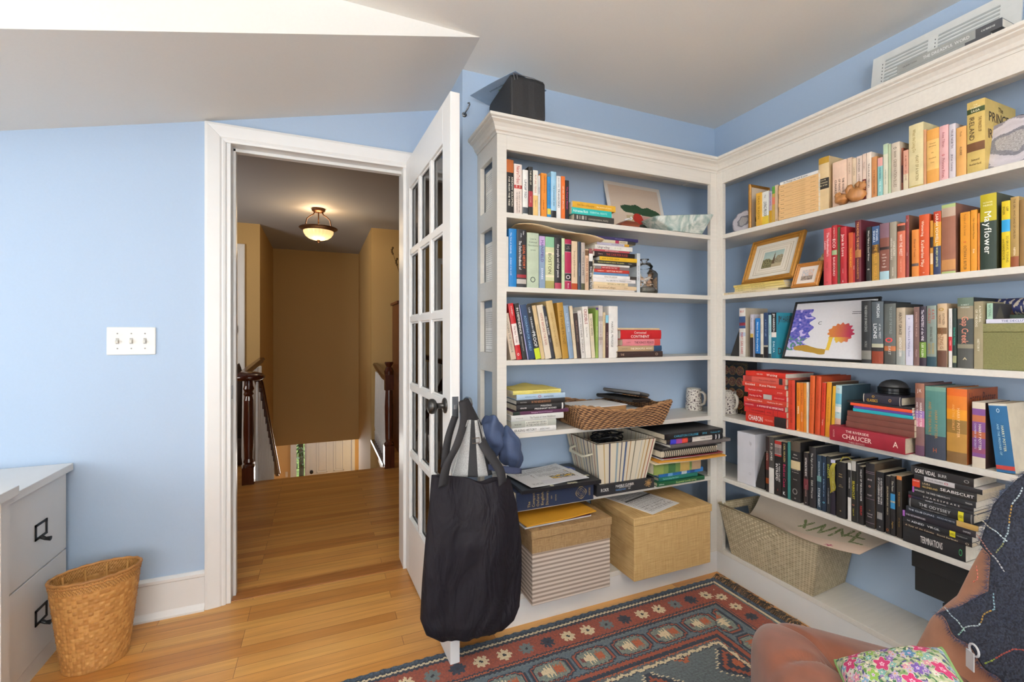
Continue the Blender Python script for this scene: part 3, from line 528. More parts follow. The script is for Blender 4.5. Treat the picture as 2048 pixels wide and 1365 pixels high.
('l',0,1.84,1.622,0.6895,0.0144,0.37,0.24,0,'5a5452',1,'','','','','',4,'grey slate-look album stacked on the garden one, door bookcase, fifth shelf'),
('l',0,1.8,1.632,0.7095,0.0244,0.345,0.22,0,'1b1a1e',1,'','','Volume CVII 1995|.58|.8|303030|.4','.06|.16|3a3ab8;.16|.26|a04a98;.26|.36|e8503c;.36|.44|302c30;.44|.8|e0d8cc;.86|.88|e0e0e0;.92|.94|e0e0e0','',4,'black yearbook, rainbow and white spine stacked on the grey one, door bookcase, fifth shelf'),
('l',0,1.79,1.622,0.7355,0.0264,0.355,0.25,0,'141416',1,'','','CARLETON COLLEGE|.15|.56|48a8c8|.5;1994|.63|.71|48a8c8|.5;Volume 107|.77|.95|48a8c8|.4','','',4,'big black yearbook, blue lettering stacked on the rainbow one, door bookcase, fifth shelf'),
('u',1,1.857,1.48,1.7,0.0273,0.152,0.12,0.0,'dba83c',0,'','','DEAD SEASON|.1|.8|8a6414|.5','','',5,'small mustard book beside the white one, armchair bookcase, top shelf'),
('u',1,1.862,1.4505,1.7,0.0343,0.15,0.12,0.0,'dfe0da',0,'','','LIVING PROOF|.3|.75|2a2a20|.6;May|.1|.2|606060|.3','.74|1|e0c040','',5,'white book with yellow foot between the mustard and lilac ones, armchair bookcase, top shelf'),
('u',1,1.862,1.4245,1.7,0.0143,0.143,0.12,0.0,'b8a8b8',0,'','','BIRD POEMS|.05|.45|5a4a70|.6','.6|1|c89820','',5,'slim lilac book, mustard foot between the white and gold ones, armchair bookcase, top shelf'),
('u',1,1.862,1.41,1.7,0.0133,0.161,0.13,0.0,'c9a24a',0,'','','','0|.2|5a9a40;.3|.5|e08060','',5,'slim gold book, green top between the lilac and beige ones, armchair bookcase, top shelf'),
('u',1,1.862,1.3955,1.7,0.0143,0.163,0.13,0.0,'dfc3a0',0,'','','o|.92|.98|604830|.6','','',5,'slim beige paperback between the gold and cream ones, armchair bookcase, top shelf'),
('l',1,1.85,1.204,1.71,0.0183,0.174,0.12,0,'e3b981',0,'','','VIRGIL|.06|.16|6a4a28|.35;THE COLLECTED NOVELS|.35|.7|b08048|.25;STORY|.82|.95|8a6438|.3','.0|.012|a87840','',6,'cream pocket volume in the uniform cream stack, armchair bookcase top shelf'),
('l',1,1.85,1.204,1.7289,0.0183,0.173,0.12,0,'e3b981',0,'','','VIRGIL|.06|.16|6a4a28|.35;THE COLLECTED NOVELS|.35|.7|b08048|.25;STORY|.82|.95|8a6438|.3','.0|.012|a87840','',6,'cream pocket volume in the uniform cream stack, armchair bookcase top shelf'),
('l',1,1.85,1.204,1.7478,0.0183,0.172,0.12,0,'e3b981',0,'','','VIRGIL|.06|.16|6a4a28|.35;THE COLLECTED NOVELS|.35|.7|b08048|.25;STORY|.82|.95|8a6438|.3','.0|.012|a87840','',6,'cream pocket volume in the uniform cream stack, armchair bookcase top shelf'),
('l',1,1.85,1.204,1.7668,0.0183,0.174,0.12,0,'e3b981',0,'','','VIRGIL|.06|.16|6a4a28|.35;THE COLLECTED NOVELS|.35|.7|b08048|.25;STORY|.82|.95|8a6438|.3','.0|.012|a87840','',6,'cream pocket volume in the uniform cream stack, armchair bookcase top shelf'),
('l',1,1.85,1.204,1.7857,0.0183,0.173,0.12,0,'e3b981',0,'','','VIRGIL|.06|.16|6a4a28|.35;THE COLLECTED NOVELS|.35|.7|b08048|.25;STORY|.82|.95|8a6438|.3','.0|.012|a87840','',6,'cream pocket volume in the uniform cream stack, armchair bookcase top shelf'),
('l',1,1.85,1.204,1.8047,0.0183,0.172,0.12,0,'e3b981',0,'','','VIRGIL|.06|.16|6a4a28|.35;THE COLLECTED NOVELS|.35|.7|b08048|.25;STORY|.82|.95|8a6438|.3','.0|.012|a87840','',6,'cream pocket volume in the uniform cream stack, armchair bookcase top shelf'),
('l',1,1.85,1.204,1.8236,0.0183,0.174,0.12,0,'e3b981',0,'','','VIRGIL|.06|.16|6a4a28|.35;THE COLLECTED NOVELS|.35|.7|b08048|.25;STORY|.82|.95|8a6438|.3','.0|.012|a87840','',6,'cream pocket volume in the uniform cream stack, armchair bookcase top shelf'),
('l',1,1.85,1.204,1.8425,0.0183,0.173,0.12,0,'e3b981',0,'','','VIRGIL|.06|.16|6a4a28|.35;THE COLLECTED NOVELS|.35|.7|b08048|.25;STORY|.82|.95|8a6438|.3','.0|.012|a87840','',6,'cream pocket volume in the uniform cream stack, armchair bookcase top shelf'),
('l',1,1.85,1.206,1.8585,0.0124,0.164,0.12,0,'e8e6e2',0,'','','Go Through the Year & Listen|.1|.75|2a2a2a|.8','','',5,'white book with handwritten title, crowning cream stack, armchair bookcase, top shelf'),
('u',1,1.862,1.1905,1.7,0.0403,0.212,0.15,0.0,'d9bf92',1,'','','KATE|~.42|.45|e8d8b0|.5;ATKINSON|~.47|.5|e8d8b0|.8;LIFE AFTER|~.52|.55|e8d8b0|.8','.4|.6|2a241e;0|.12|b8902e','',5,'thick cream book, black label between the white and peach ones, armchair bookcase, top shelf'),
('u',1,1.862,1.1305,1.7,0.0523,0.176,0.15,0.0,'e8c6ad',1,'','','THE WASTE|.4|.72|3a2420|.2|.28;OF NANCY|.4|.72|3a2420|.2|.02;CUNARD|.4|.72|3a2420|.2|-.25;BY ANNE|.78|.95|7a5040|.15','','',5,'wide peach book, stacked title between the cream and beige ones, armchair bookcase, top shelf'),
('u',1,1.862,1.0945,1.7,0.0163,0.176,0.13,0.0,'dcc0a8',0,'','','THE STORY|.05|.4|a08068|.4','','',5,'slim pinkish-beige book between the peach and off-white ones, armchair bookcase, top shelf'),
('u',1,1.862,1.078,1.7,0.0133,0.168,0.13,0.0,'e0c8a8',0,'','','LAVINIA|.1|.5|8a6c50|.5','','',5,'slim off-white paperback between the beige and pale ones, armchair bookcase, top shelf'),
('u',1,1.862,1.0605,1.7,0.0183,0.17,0.13,0.0,'e2cdbd',0,'','','JONATHAN|.05|.35|3a2c28|.45;LOVING FRANK|.4|.8|7a5040|.5','','',5,'pale paperback, dark stacked lettering between the off-white and pale ones, armchair bookcase, top shelf'),
('u',1,1.862,1.0435,1.7,0.0123,0.172,0.13,0.0,'dfc7b4',0,'','','The Light|.1|.4|806050|.4','.55|1|6a2020','',5,'pale paperback with dark red foot between the pale and white ones, armchair bookcase, top shelf'),
('u',1,1.862,1.028,1.7,0.0153,0.172,0.15,0.0,'ecdccb',0,'','','TRAVELING MERCIES|.1|.9|503c34|.5','','',5,'white book, dotted lettering between the pale and rust ones, armchair bookcase, top shelf'),
('u',1,1.862,1.0105,1.7,0.0163,0.149,0.13,0.0,'c88a55',0,'','','TO THE MAN I MARRIED|.3|.95|5a2c14|.4','','',5,'rust-brown paperback between the white and aqua ones, armchair bookcase, top shelf'),
('u',1,1.862,0.9915,1.7,0.0163,0.139,0.13,0.0,'8fc4c0',0,'','','JOAN DIDION|.25|.55|105a68|.55;THE YEAR|.6|.9|e8f8f4|.4','0|.22|e8a8a0','',5,'aqua paperback with pink top between the rust and cream ones, armchair bookcase, top shelf'),
('u',1,1.862,0.9745,1.7,0.0143,0.182,0.15,0.0,'dcdcc4',0,'','','AMERICAN WIFE|.4|.9|80a090|.4','0|.2|b8d0b0','',5,'cream and pale blue book between the aqua and sage ones, armchair bookcase, top shelf'),
('u',1,1.862,0.962,1.7,0.0073,0.177,0.15,0.0,'b9c8a4',0,'','','','','',5,'thin sage book between the cream and stone ones, armchair bookcase, top shelf'),
('u',1,1.862,0.944,1.7,0.0253,0.175,0.16,0.0,'cfc2ae',1,'','','O|~.08|.14|2a241e|.4;SEASON|.17|.3|504438|.35;OBSERVATION BLUES|.34|.9|7c6a58|.5','','',5,'stone-coloured hardback, black emblem between the sage and brown ones, armchair bookcase, top shelf'),
('u',1,1.872,0.9305,1.7,0.0083,0.152,0.13,0.0,'8a4a34',0,'','','','.4|.8|4a1a18','',5,'slim brown and red paperback between the stone and pink ones, armchair bookcase, top shelf'),
('u',1,1.862,0.9135,1.7,0.0143,0.137,0.13,0.0,'dca48c',0,'','','A HISTORY OF LOVE|.1|.8|8a4434|.5','.6|1|e0d0b0','',5,'pink paperback between the brown and ivory ones, armchair bookcase, top shelf'),
('u',1,1.862,0.8845,1.7,0.0403,0.215,0.16,0.0,'ddd0a0',1,'','','What the Living Do|.08|.45|a89050|.3|-.1;HEART OF A NATION|.5|.9|8a7440|.3|.1','.97|1|c0a860','',5,'thick ivory hardback, ornate between the pink and tan ones, armchair bookcase, top shelf'),
('u',1,1.862,0.86,1.7,0.0073,0.186,0.14,0.0,'d29a6e',0,'','','','','',5,'thin terracotta-beige paperback between the ivory and amber ones, armchair bookcase, top shelf'),
('u',1,1.862,0.8385,1.7,0.0323,0.179,0.15,0.0,'e3a24e',1,'','','Homestead|~.25|.28|8a5424|.5;Alternatives|~.3|.33|8a5424|.6;the|~.42|.45|8a5424|.2;Household|~.52|.55|8a5424|.6;Lives|~.6|.63|8a5424|.3','.2|.75|f0c070','',5,'amber book, centred lettering between the tan and pink ones, armchair bookcase, top shelf'),
('u',1,1.862,0.81,1.7,0.0233,0.178,0.16,0.0,'e2b0b0',1,'','','Anne Tillman|.12|.4|a05050|.4;o|~.5|.56|c03038|.5;Private Rites|.6|.95|a05050|.45','','',5,'pink hardback with red dot between the amber and lavender ones, armchair bookcase, top shelf'),
('u',1,1.862,0.7885,1.7,0.0163,0.174,0.16,0.0,'d4cbd0',1,'','','TRUE NORTH|.1|.45|4c3c48|.5;Jill Ker Conway|.55|.88|4c3c48|.4','','',5,'lavender-white hardback between the pink and apricot ones, armchair bookcase, top shelf'),
('u',1,1.862,0.7665,1.7,0.0243,0.155,0.16,0.0,'e0a860',1,'','','ALLENDE|.4|.58|4a3420|.3;Paula|.1|.2|8a5a24|.3','','',5,'wide apricot hardback between the lavender and gold ones, armchair bookcase, top shelf'),
('u',1,1.862,0.732,1.7,0.0413,0.222,0.19,0.0,'cdb165',1,'cdb165','','THE|~.05|.07|f0e8c0|.25;DUBLIN|~.08|.11|f0e8c0|.55;SAGA|~.12|.16|f4ecd0|.5;THE PRINCES OF|.24|.45|6a4820|.25|.25;IRELAND|.22|.55|3a2a14|.4|-.2;Edward|~.8|.84|5a4018|.45;Rutherfurd|~.86|.9|5a4018|.65','.1|.17|3c4a20;.58|.7|6c4626','The|.9|.5|2c1c10|.015;PRINCES|.77|.5|2c1c10|.03;of|.64|.5|2c1c10|.012;IRELAND|.53|.5|2c1c10|.03;A|.28|.5|2c1c10|.025;ROMAN|.15|.5|2c1c10|.02',5,'very thick gold book facing out beside the apricot one, armchair bookcase, top shelf'),
('u',1,1.862,1.176,1.397,0.0293,0.227,0.15,0.0,'c84a50',1,'','',"The Handmaiden's|.08|.5|f4dcdc|.45|.1;Lament|.2|.4|f4dcdc|.3|-.25;A Novel|.6|.7|8a2028|.3;o|~.92|.96|5a1418|.3",'','',7,'rose-red book, white script beside the red one, armchair bookcase, second shelf'),
('u',1,1.862,1.15,1.397,0.0193,0.233,0.16,0.0,'a81c26',1,'','','UMBERTO|.03|.22|e0b0a8|.4;ECO|.22|.4|f4e4dc|.75;BAUDOLINO|.54|.86|f4d8d0|.55','.42|.5|9ab084','',7,'tall red book, big white letters between the rose and green ones, armchair bookcase, second shelf'),
('u',1,1.866,1.1365,1.397,0.0103,0.223,0.14,0.0,'4a5a34',0,'','','','','',7,'thin dark green book between the red and red ones, armchair bookcase, second shelf'),
('u',1,1.862,1.1165,1.397,0.0223,0.219,0.15,0.0,'b02830',1,'','','Jane in Love|.05|.6|f8e8e0|.6;a novel|.7|.85|f0c8c0|.2;i|~.93|.98|f8e8e0|.4','','',7,'red book, sloping white script between the green and rust ones, armchair bookcase, second shelf'),
('u',1,1.862,1.09,1.397,0.0153,0.192,0.13,0.0,'c0532c',0,'','','TREASURE HUNT|.1|.9|f0c040|.5','','',7,'slim rust-red paperback between the red and red ones, armchair bookcase, second shelf'),
('u',1,1.862,1.0785,1.397,0.0063,0.189,0.13,0.0,'a82a2c',0,'','','Stories|.5|.9|f0e0d8|.6','','',7,'very thin red paperback between the rust and maroon ones, armchair bookcase, second shelf'),
('u',1,1.862,1.0645,1.397,0.0203,0.233,0.18,0.0,'5c1c28',1,'','','TREADING THE DEVIL|.03|.5|e0a060|.5;MASSACHUSETTS|.62|.95|d89850|.4','.48|.6|a87040','',7,'tall maroon hardback between the red and black ones, armchair bookcase, second shelf'),
('u',1,1.862,1.0285,1.397,0.0163,0.2,0.13,0.0,'24211f',0,'','','What Makes a Good Writer|.05|.65|e8e0d4|.45;o|~.75|.8|e8e0d4|.5','','',7,'black paperback, thin white writing between the maroon and blue-gold ones, armchair bookcase, second shelf'),
('u',1,1.862,1.006,1.397,0.0233,0.198,0.14,0.0,'39557c',0,'','','MICHAEL|.05|.3|dfe8f0|.38|.2;SHAARA|.08|.3|dfe8f0|.42|-.2;THE KILLER ANGELS|.34|.97|d8a040|.6','.34|1|a98032;.34|.5|6c5040','',7,'blue-topped gold war novel between the black and mauve ones, armchair bookcase, second shelf'),
('u',1,1.862,0.978,1.397,0.0293,0.202,0.16,0.0,'7c4a3c',1,'','',"SAY|~.54|.57|f4e8dc|.35;YOU'RE|~.595|.625|f4e8dc|.55;ONE|~.65|.68|f4e8dc|.35;OF|~.705|.735|f4e8dc|.25;THEM|~.76|.79|f4e8dc|.5",'0|.26|7c5c68;.42|.47|2a1c1c;.85|1|a8c8d0','',7,'wide mauve-brown book with eyes between the blue-gold and khaki ones, armchair bookcase, second shelf'),
('u',1,1.862,0.9515,1.397,0.0203,0.201,0.15,0.0,'99907f',1,'','','LITERATURE|.3|.65|e8e0d0|.35|.2;HIDDEN TREASURE|.2|.75|e8e0d0|.35|-.2;HOUSTON|.8|.95|e8e0d0|.3','','',7,'grey-khaki hardback between the mauve and salmon ones, armchair bookcase, second shelf'),
('u',1,1.862,0.927,1.397,0.0233,0.19,0.15,0.0,'cf6e50',1,'','','WHY THE WEST|.2|.6|f8e8dc|.5;STORIES OF THE PAST|.65|.9|f0c0a8|.2','.04|.14|4a2c20','',7,'salmon book with small portrait between the khaki and maroon ones, armchair bookcase, second shelf'),
('u',1,1.862,0.909,1.397,0.0093,0.214,0.17,0.0,'8a3a38',1,'6a4a34','','Ann|.05|.12|f0d8d0|.4;Truth|.55|.7|f0d8d0|.4','','',7,'tall slim maroon book between the salmon and orange ones, armchair bookcase, second shelf'),
('u',1,1.858,0.885,1.397,0.0193,0.159,0.12,0.0,'d9853a',1,'','','Eternal Treats|.2|.6|8a3c14|.4','.72|.78|5a4a48','',7,'short orange book, gilt writing between the maroon and burnt-orange ones, armchair bookcase, second shelf'),
('u',1,1.862,0.862,1.397,0.0273,0.205,0.16,0.0,'cc5428',1,'','','Wintering|.08|.38|fbe8d4|.35|-.1;Katherine May|.42|.86|fbe8d4|.45|-.1;o|~.93|.96|fbe8d4|.2','','',7,'wide burnt-orange hardback between the orange and yellow ones, armchair bookcase, second shelf'),
('u',1,1.862,0.842,1.397,0.0073,0.18,0.14,0.0,'c88a30',0,'','','','.3|.5|2a2018;.6|.8|e8c8a0','',7,'thin yellow and black paperback between the burnt-orange and tricolour ones, armchair bookcase, second shelf'),
('u',1,1.862,0.827,1.397,0.0193,0.207,0.16,0.0,'d8962a',1,'','','SARAH VOWELL|.04|.5|fbf0e0|.55;THE WORDY SHIPMATES|.5|.88|e8e8a0|.4','0|.17|b83c20;.55|1|2c3858','',7,'red-yellow-blue hardback between the yellow and fresco ones, armchair bookcase, second shelf'),
('u',1,1.862,0.798,1.397,0.0353,0.223,0.18,0.0,'94604a',1,'7c5444','','','0|.05|a8b878;.05|.18|b8a08c;.97|1|a8b878;.3|.44|94604a;.8|.95|c08850','',7,'wide fresco-patterned hardback, round seal between the tricolour and saffron ones, armchair bookcase, second shelf'),
('u',1,1.862,0.757,1.397,0.0233,0.187,0.15,0.0,'dc9428',0,'','','Parable of the Sower|.03|.4|a06010|.35;o|~.47|.52|c83c20|.5;OCTAVIA E. BUTLER|.56|.97|5a3808|.4','','',7,'wide yellow-orange book, red flame mark between the fresco and saffron ones, armchair bookcase, second shelf'),
('u',1,1.862,0.7365,1.397,0.0143,0.189,0.14,0.0,'df962a',0,'','','Our Common Mother|.12|.5|5a3808|.4;Zola|.55|.8|fbf0d0|.4','','',7,'yellow-orange twin paperback between the saffron and orange ones, armchair bookcase, second shelf'),
('u',1,1.862,0.7255,1.397,0.0043,0.176,0.14,0.0,'d9822f',0,'','','','','',7,'very thin orange paperback between the saffron and forest ones, armchair bookcase, second shelf'),
('u',1,1.862,0.7035,1.397,0.0363,0.229,0.18,0.0,'27362c',1,'3a3c28','','NATHANIEL|~.1|.125|f4f0c0|.6;PHILBRICK|~.135|.165|f4f0c0|.6;Mayflower|.22|.82|f8f8f0|.62','0|.36|b8a81c','',7,'very thick yellow and forest-green hardback between the orange and yellow ones, armchair bookcase, second shelf'),
('u',1,1.862,0.6655,1.397,0.0183,0.197,0.15,0.0,'dcc01e',1,'','','LEIF|.05|.2|4a4008|.35|.22;ENGER|.04|.25|4a4008|.35|-.2;SO BRAVE, YOUNG|.5|.95|6a5c10|.38|.22;and HANDSOME|.5|.95|6a5c10|.38|-.22','.28|.46|2c9cd4','',7,'yellow book with blue picture band between the forest and tan ones, armchair bookcase, second shelf'),
('u',1,1.862,0.647,1.397,0.0173,0.204,0.16,0.0,'a98a50',1,'','','THE GIRL WHO SANG OF CHELSEA|.03|.6|5c4420|.35;NIFFEN|.7|.86|f0e0c0|.35','.85|1|8a4a28','',7,'tan hardback with copper foot between the yellow and brown ones, armchair bookcase, second shelf'),
('u',1,1.862,0.629,1.397,0.0153,0.192,0.16,0.0,'8a6a3c',1,'','','','','',7,'dark tan hardback at the end of second shelf, armchair bookcase'),
('u',1,1.859,1.5695,1.095,0.0343,0.232,0.15,0.0,'d8d4cc',1,'b8ac98','','BIG IF|~.04|.1|b83028|.6;MARY GAIL HARE|.5|.95|b83028|.5','.17|.42|35507c;.3|.36|c03c38;.5|.58|b0b8c8','',8,'white-topped red and blue novel beside the violet one, armchair bookcase, third shelf'),
('u',1,1.862,1.5205,1.095,0.0163,0.2,0.13,0.0,'c5c3cf',0,'','','Small Change|.05|.4|6c6a8c|.5','.45|.54|c8a850;.54|1|2a2424','',8,'thin pale violet book, gold waist between the white and blue ones, armchair bookcase, third shelf'),
('u',1,1.862,1.489,1.095,0.0253,0.181,0.13,0.0,'1f74bc',0,'1c2838','','Notes from Anywhere|.1|.85|e8f4fc|.5','.9|1|1c2024','',8,'bright blue short paperback between the violet and cream ones, armchair bookcase, third shelf'),
('u',1,1.862,1.4675,1.095,0.0143,0.2,0.13,0.0,'ddd6c6',0,'','','REVELATION|.1|.6|a09880|.4','.92|1|302820','',8,'thin cream paperback between the blue and navy ones, armchair bookcase, third shelf'),
('u',1,1.862,1.448,1.095,0.0213,0.205,0.15,0.0,'2a3f60',0,'','','A WAY OF LIFE|.08|.6|8ca4c4|.4','.72|.76|a8a090;.76|1|1c1c1e','',8,'navy book with black foot between the cream and pale-teal ones, armchair bookcase, third shelf'),
('u',1,1.862,1.428,1.095,0.0133,0.194,0.13,0.0,'a9ccd2',0,'','','POETRY HOTEL|.08|.6|3a6a74|.45','.9|1|2c3c40','',8,'thin pale teal paperback between the navy and teal ones, armchair bookcase, third shelf'),
('u',1,1.862,1.408,1.095,0.0233,0.203,0.15,0.0,'1d6f86',0,'2a8296','','JIM HARRISON|.02|.42|f0f0f0|.6;DALVA|.58|.93|e8f4f4|.5','0|.43|151515;.43|.54|e8e0d8','JIM HARRISON|.86|.5|4a2c28|.03;DALVA|.16|.5|4a2c28|.03',8,'black and teal novel showing cover between the pale-teal and charcoal ones, armchair bookcase, third shelf'),
('u',1,1.858,1.0345,1.095,0.0323,0.231,0.16,0.0,'26282a',1,'','','THE RESERVE OF INNOCENCE|.08|.5|a8aca8|.35;NOBLE|.65|.75|8a8c88|.35','.8|.94|7a7870','',8,'tall charcoal hardback between the teal and grey ones, armchair bookcase, third shelf'),
('u',1,1.862,1.0005,1.095,0.0383,0.225,0.17,0.0,'515a60',1,'2a2c30','','MORGAN|.04|.26|dfe4e4|.35|.1;LIONS|.34|.62|e8ecec|.42|-.15;of the WEST|.36|.6|d0d4d4|.25|.25','.68|.74|b8b8a0;.74|.8|302c2c;.8|1|8a3c24','',8,'grey hardback with canyon foot between the charcoal and grey-green ones, armchair bookcase, third shelf'),
('u',1,1.862,0.961,1.095,0.0353,0.215,0.17,0.0,'5a5f5c',1,'33332f','','THE CURVE OF THE WORLD|.05|.5|8a9490|.3|.1;o|~.5|.66|e04848|1.3;EAST|.7|.85|c0c4c0|.3','.7|.78|b86a3c;.78|1|4a4a46','',8,'grey-green hardback, red leaf between the grey and beige ones, armchair bookcase, third shelf'),
('u',1,1.862,0.9285,1.095,0.0263,0.199,0.15,0.0,'b3a48e',1,'','','ABOUT GRACE|.08|.48|2c2620|.45;ANTHONY DOERR|.52|.86|f4f0e8|.4','.75|1|9aa09c','',8,'beige book fading to snow between the grey-green and lavender ones, armchair bookcase, third shelf'),
('u',1,1.862,0.9035,1.095,0.0203,0.173,0.14,0.0,'d3d1e0',0,'','','The Future & Missing Owen|.15|.9|5a5c88|.35;o|~.05|.09|3a5a98|.4','','',8,'lavender-white short book between the beige and mauve ones, armchair bookcase, third shelf'),
('u',1,1.862,0.883,1.095,0.0153,0.199,0.15,0.0,'705550',0,'','','STEALING THE WORLD|.05|.55|c0a098|.4;McLarin|.7|.88|c0a0a0|.4','','',8,'mauve-brown slim book between the lavender and plum ones, armchair bookcase, third shelf'),
('u',1,1.862,0.8655,1.095,0.0183,0.2,0.15,0.0,'2f2532',1,'','','The MONSTERS of the VINE|.06|.58|f0e8f0|.55;LEE KLEIN|.6|.88|f0f0e0|.45','.6|.86|6a8c30','',8,'dark plum book, lime leaf between the mauve and teal-grey ones, armchair bookcase, third shelf'),
('u',1,1.862,0.842,1.095,0.0253,0.201,0.15,0.0,'7f8c84',1,'','','KATE|.05|.25|a84838|.4|.2;HORSLEY|.05|.3|a84838|.4|-.2;REMARKABLE TREES|.35|.6|3a3430|.35;RICHARD|.62|.8|b09038|.35|.2;ADAMS|.62|.8|b09038|.35|-.2','.84|1|24404c','',8,'teal-grey mottled hardback between the plum and cream-brown ones, armchair bookcase, third shelf'),
('u',1,1.862,0.8145,1.095,0.0243,0.206,0.16,0.0,'c7ac8a',1,'','','o|~.03|.13|a8842c|.7;KATHLEEN|.16|.34|5a4028|.35|.2;NORRIS|.18|.32|5a4028|.35|-.2;AMAZING G|.38|.72|8c5c38|.5;VOCABULARY|.45|.68|8c5c38|.25|-.33','.38|.48|6c4c28;.74|1|5c3c2c','',8,'cream to brown hardback, gold disc between the teal-grey and white ones, armchair bookcase, third shelf'),
('u',1,1.862,0.7935,1.095,0.0083,0.189,0.13,0.0,'dedbd4',0,'','','LORD OF SONG|.05|.45|a09890|.45;POEMS|.52|.66|f8e8e0|.5','.48|.72|c42c34','',8,'thin white book, red panel between the cream-brown and dark-green ones, armchair bookcase, third shelf'),
('u',1,1.862,0.783,1.095,0.0093,0.189,0.14,0.0,'22302c',0,'','','Sherlock Holmes|.2|.75|2cb898|.7','.8|.92|a0a078','',8,'dark green book, aqua lettering between the white and dark ones, armchair bookcase, third shelf'),
('u',1,1.862,0.7565,1.095,0.0383,0.221,0.18,0.0,'3a3f3c',1,'1c2020','','ROBERT|~.09|.115|d0d8cc|.5;MORGAN|~.125|.15|d0d8cc|.55;Gap Creek|.27|.66|e09078|.6;A|~.84|.89|e0d0a8|.3','0|.12|5a6a5c;.12|.3|8c8068;.66|.72|8a8470;.72|1|4c4c48','',8,'thick dark hardback, pink script between the dark-green and tan ones, armchair bookcase, third shelf'),
('u',1,1.858,0.7245,1.095,0.0203,0.207,0.15,0.0,'958a6c',0,'','','A NATURAL|.03|.35|e8e0cc|.35|.2;OF THE DOG|.1|.4|e8e0cc|.35|-.2;HISTORY|.5|.8|e8e0cc|.35','','',8,'tan paperback squeezed by green box beside the dark one, armchair bookcase, third shelf'),
('l',1,1.85,1.34,0.8157,0.0439,0.202,0.14,0,'c4301f',1,'','','CHABON|.08|.45|f4ece4|.75;MICHAEL|.5|.7|f0a090|.25','.72|1|241c1c','',9,'red book, black end, base of red stack, armchair bookcase, fourth shelf'),
('l',1,1.85,1.34,0.851,0.0254,0.21,0.14,0,'c32a24',0,'','','THE HUMMINGBIRD|.18|.5|5c1010|.35;BOND|.56|.66|5c1010|.35','.12|.125|7c1410;.5|.51|7c1410;.7|.71|7c1410;.8|.81|7c1410','',9,'red multi-stripe paperback stacked on the red one, armchair bookcase, fourth shelf'),
('l',1,1.85,1.347,0.875,0.0214,0.206,0.14,0,'b81f28',0,'','','DAWN POWELL|.04|.26|f0d0cc|.35;A WOMAN OF NO IMPORTANCE|.34|.97|f8ece8|.55','','',9,'crimson paperback, bold white title stacked on the red one, armchair bookcase, fourth shelf'),
('l',1,1.85,1.34,0.8975,0.0224,0.213,0.14,0,'c9402c',0,'','','The Women in Black|.08|.46|f4dcd0|.45;Madeleine St John|.54|.95|f4dcd0|.35','','',9,'orange-red paperback stacked on the crimson one, armchair bookcase, fourth shelf'),
('l',1,1.85,1.34,0.92,0.0214,0.191,0.14,0,'c2201f',0,'','','Marley & Me|.04|.38|f0c8c0|.55;JOHN GROGAN|.7|.95|f0b0a8|.35','.42|.64|b8b4ac','',9,'scarlet paperback, photo label stacked on the orange-red one, armchair bookcase, fourth shelf'),
('l',1,1.85,1.342,0.945,0.0274,0.207,0.14,0,'c83026',0,'','','The Power of Habit|.1|.45|f4dcd4|.35;JACKSON|.8|.92|f0b8a8|.3','','',9,'slim red paperback, tiny writing stacked on the scarlet one, armchair bookcase, fourth shelf'),
('l',1,1.85,1.349,0.97,0.0214,0.212,0.14,0,'cf3f2c',1,'','','Entitled|.05|.36|fbf0e4|.6;Kate Manne|.41|.85|fbf0e4|.6','','',9,'vermilion hardback, large cream title stacked on the red one, armchair bookcase, fourth shelf'),
('l',1,1.85,1.345,0.9945,0.0264,0.213,0.14,0,'cf5a4c',0,'','','How to Raise a Feminist|.4|.8|8c2420|.4','.05|.22|b03c34;.86|.94|3c2c2c','',9,'salmon-red paperback stacked on the vermilion one, armchair bookcase, fourth shelf'),
('l',1,1.85,1.345,1.0202,0.0239,0.197,0.19,0,'d0301f',1,'','','ON SIX|.3|.46|f4d8c8|.35;Waiting|.55|.82|f8ece0|.6','','',9,'red book crowning red stack, armchair bookcase, fourth shelf'),
('u',1,1.862,1.3255,0.793,0.0303,0.212,0.17,0.0,'c23a22',1,'2a1c1c','','THE ELEPHANT HOUSE|.08|.5|8c1c10|.35;Susan Hill|.55|.9|8c1c10|.4','','',9,'tall red-orange hardback between the red and orange ones, armchair bookcase, fourth shelf'),
('u',1,1.862,1.2955,0.793,0.0163,0.204,0.13,0.0,'dd7c1e',0,'','','I CAPTURE|.1|.4|b04a08|.5;INFIDEL|.45|.7|fbeed8|.5;o|~.95|.98|fbeed8|.3','','',9,'slim orange paperback, white lettering between the red-orange and orange ones, armchair bookcase, fourth shelf'),
('u',1,1.862,1.2805,0.793,0.0123,0.205,0.13,0.0,'db7420',0,'','','A MIND AT PLAY|.1|.5|3c1c08|.5;LOVE STORIES|.55|.85|f8e0c0|.4','','',9,'slim orange paperback, dark title between the orange and amber ones, armchair bookcase, fourth shelf'),
('u',1,1.862,1.267,0.793,0.0113,0.205,0.13,0.0,'dd8a2c',0,'','','A House for Everyone|.1|.85|6c3c08|.45','','',9,'slim amber paperback between the orange and white ones, armchair bookcase, fourth shelf'),
('u',1,1.862,1.257,0.793,0.0073,0.209,0.13,0.0,'ded2c0',0,'','','Elementals|.1|.4|4c3c30|.5','','',9,'very thin white paperback between the amber and orange ones, armchair bookcase, fourth shelf'),
('u',1,1.862,1.242,0.793,0.0193,0.2381,0.19,0.0293,'cf5a22',1,'b04a20','','The Book of Men|.3|.6|8c3410|.4','','',9,'tall orange book, dark tree drawing between the white and orange-red ones, armchair bookcase, fourth shelf'),
('u',1,1.862,1.2165,0.793,0.0203,0.2381,0.19,0.0251,'c2461c',1,'a8401c','','STORYTELLERS|.3|.6|8c2810|.35','','',9,'tall orange-red hardback between the orange and red ones, armchair bookcase, fourth shelf'),
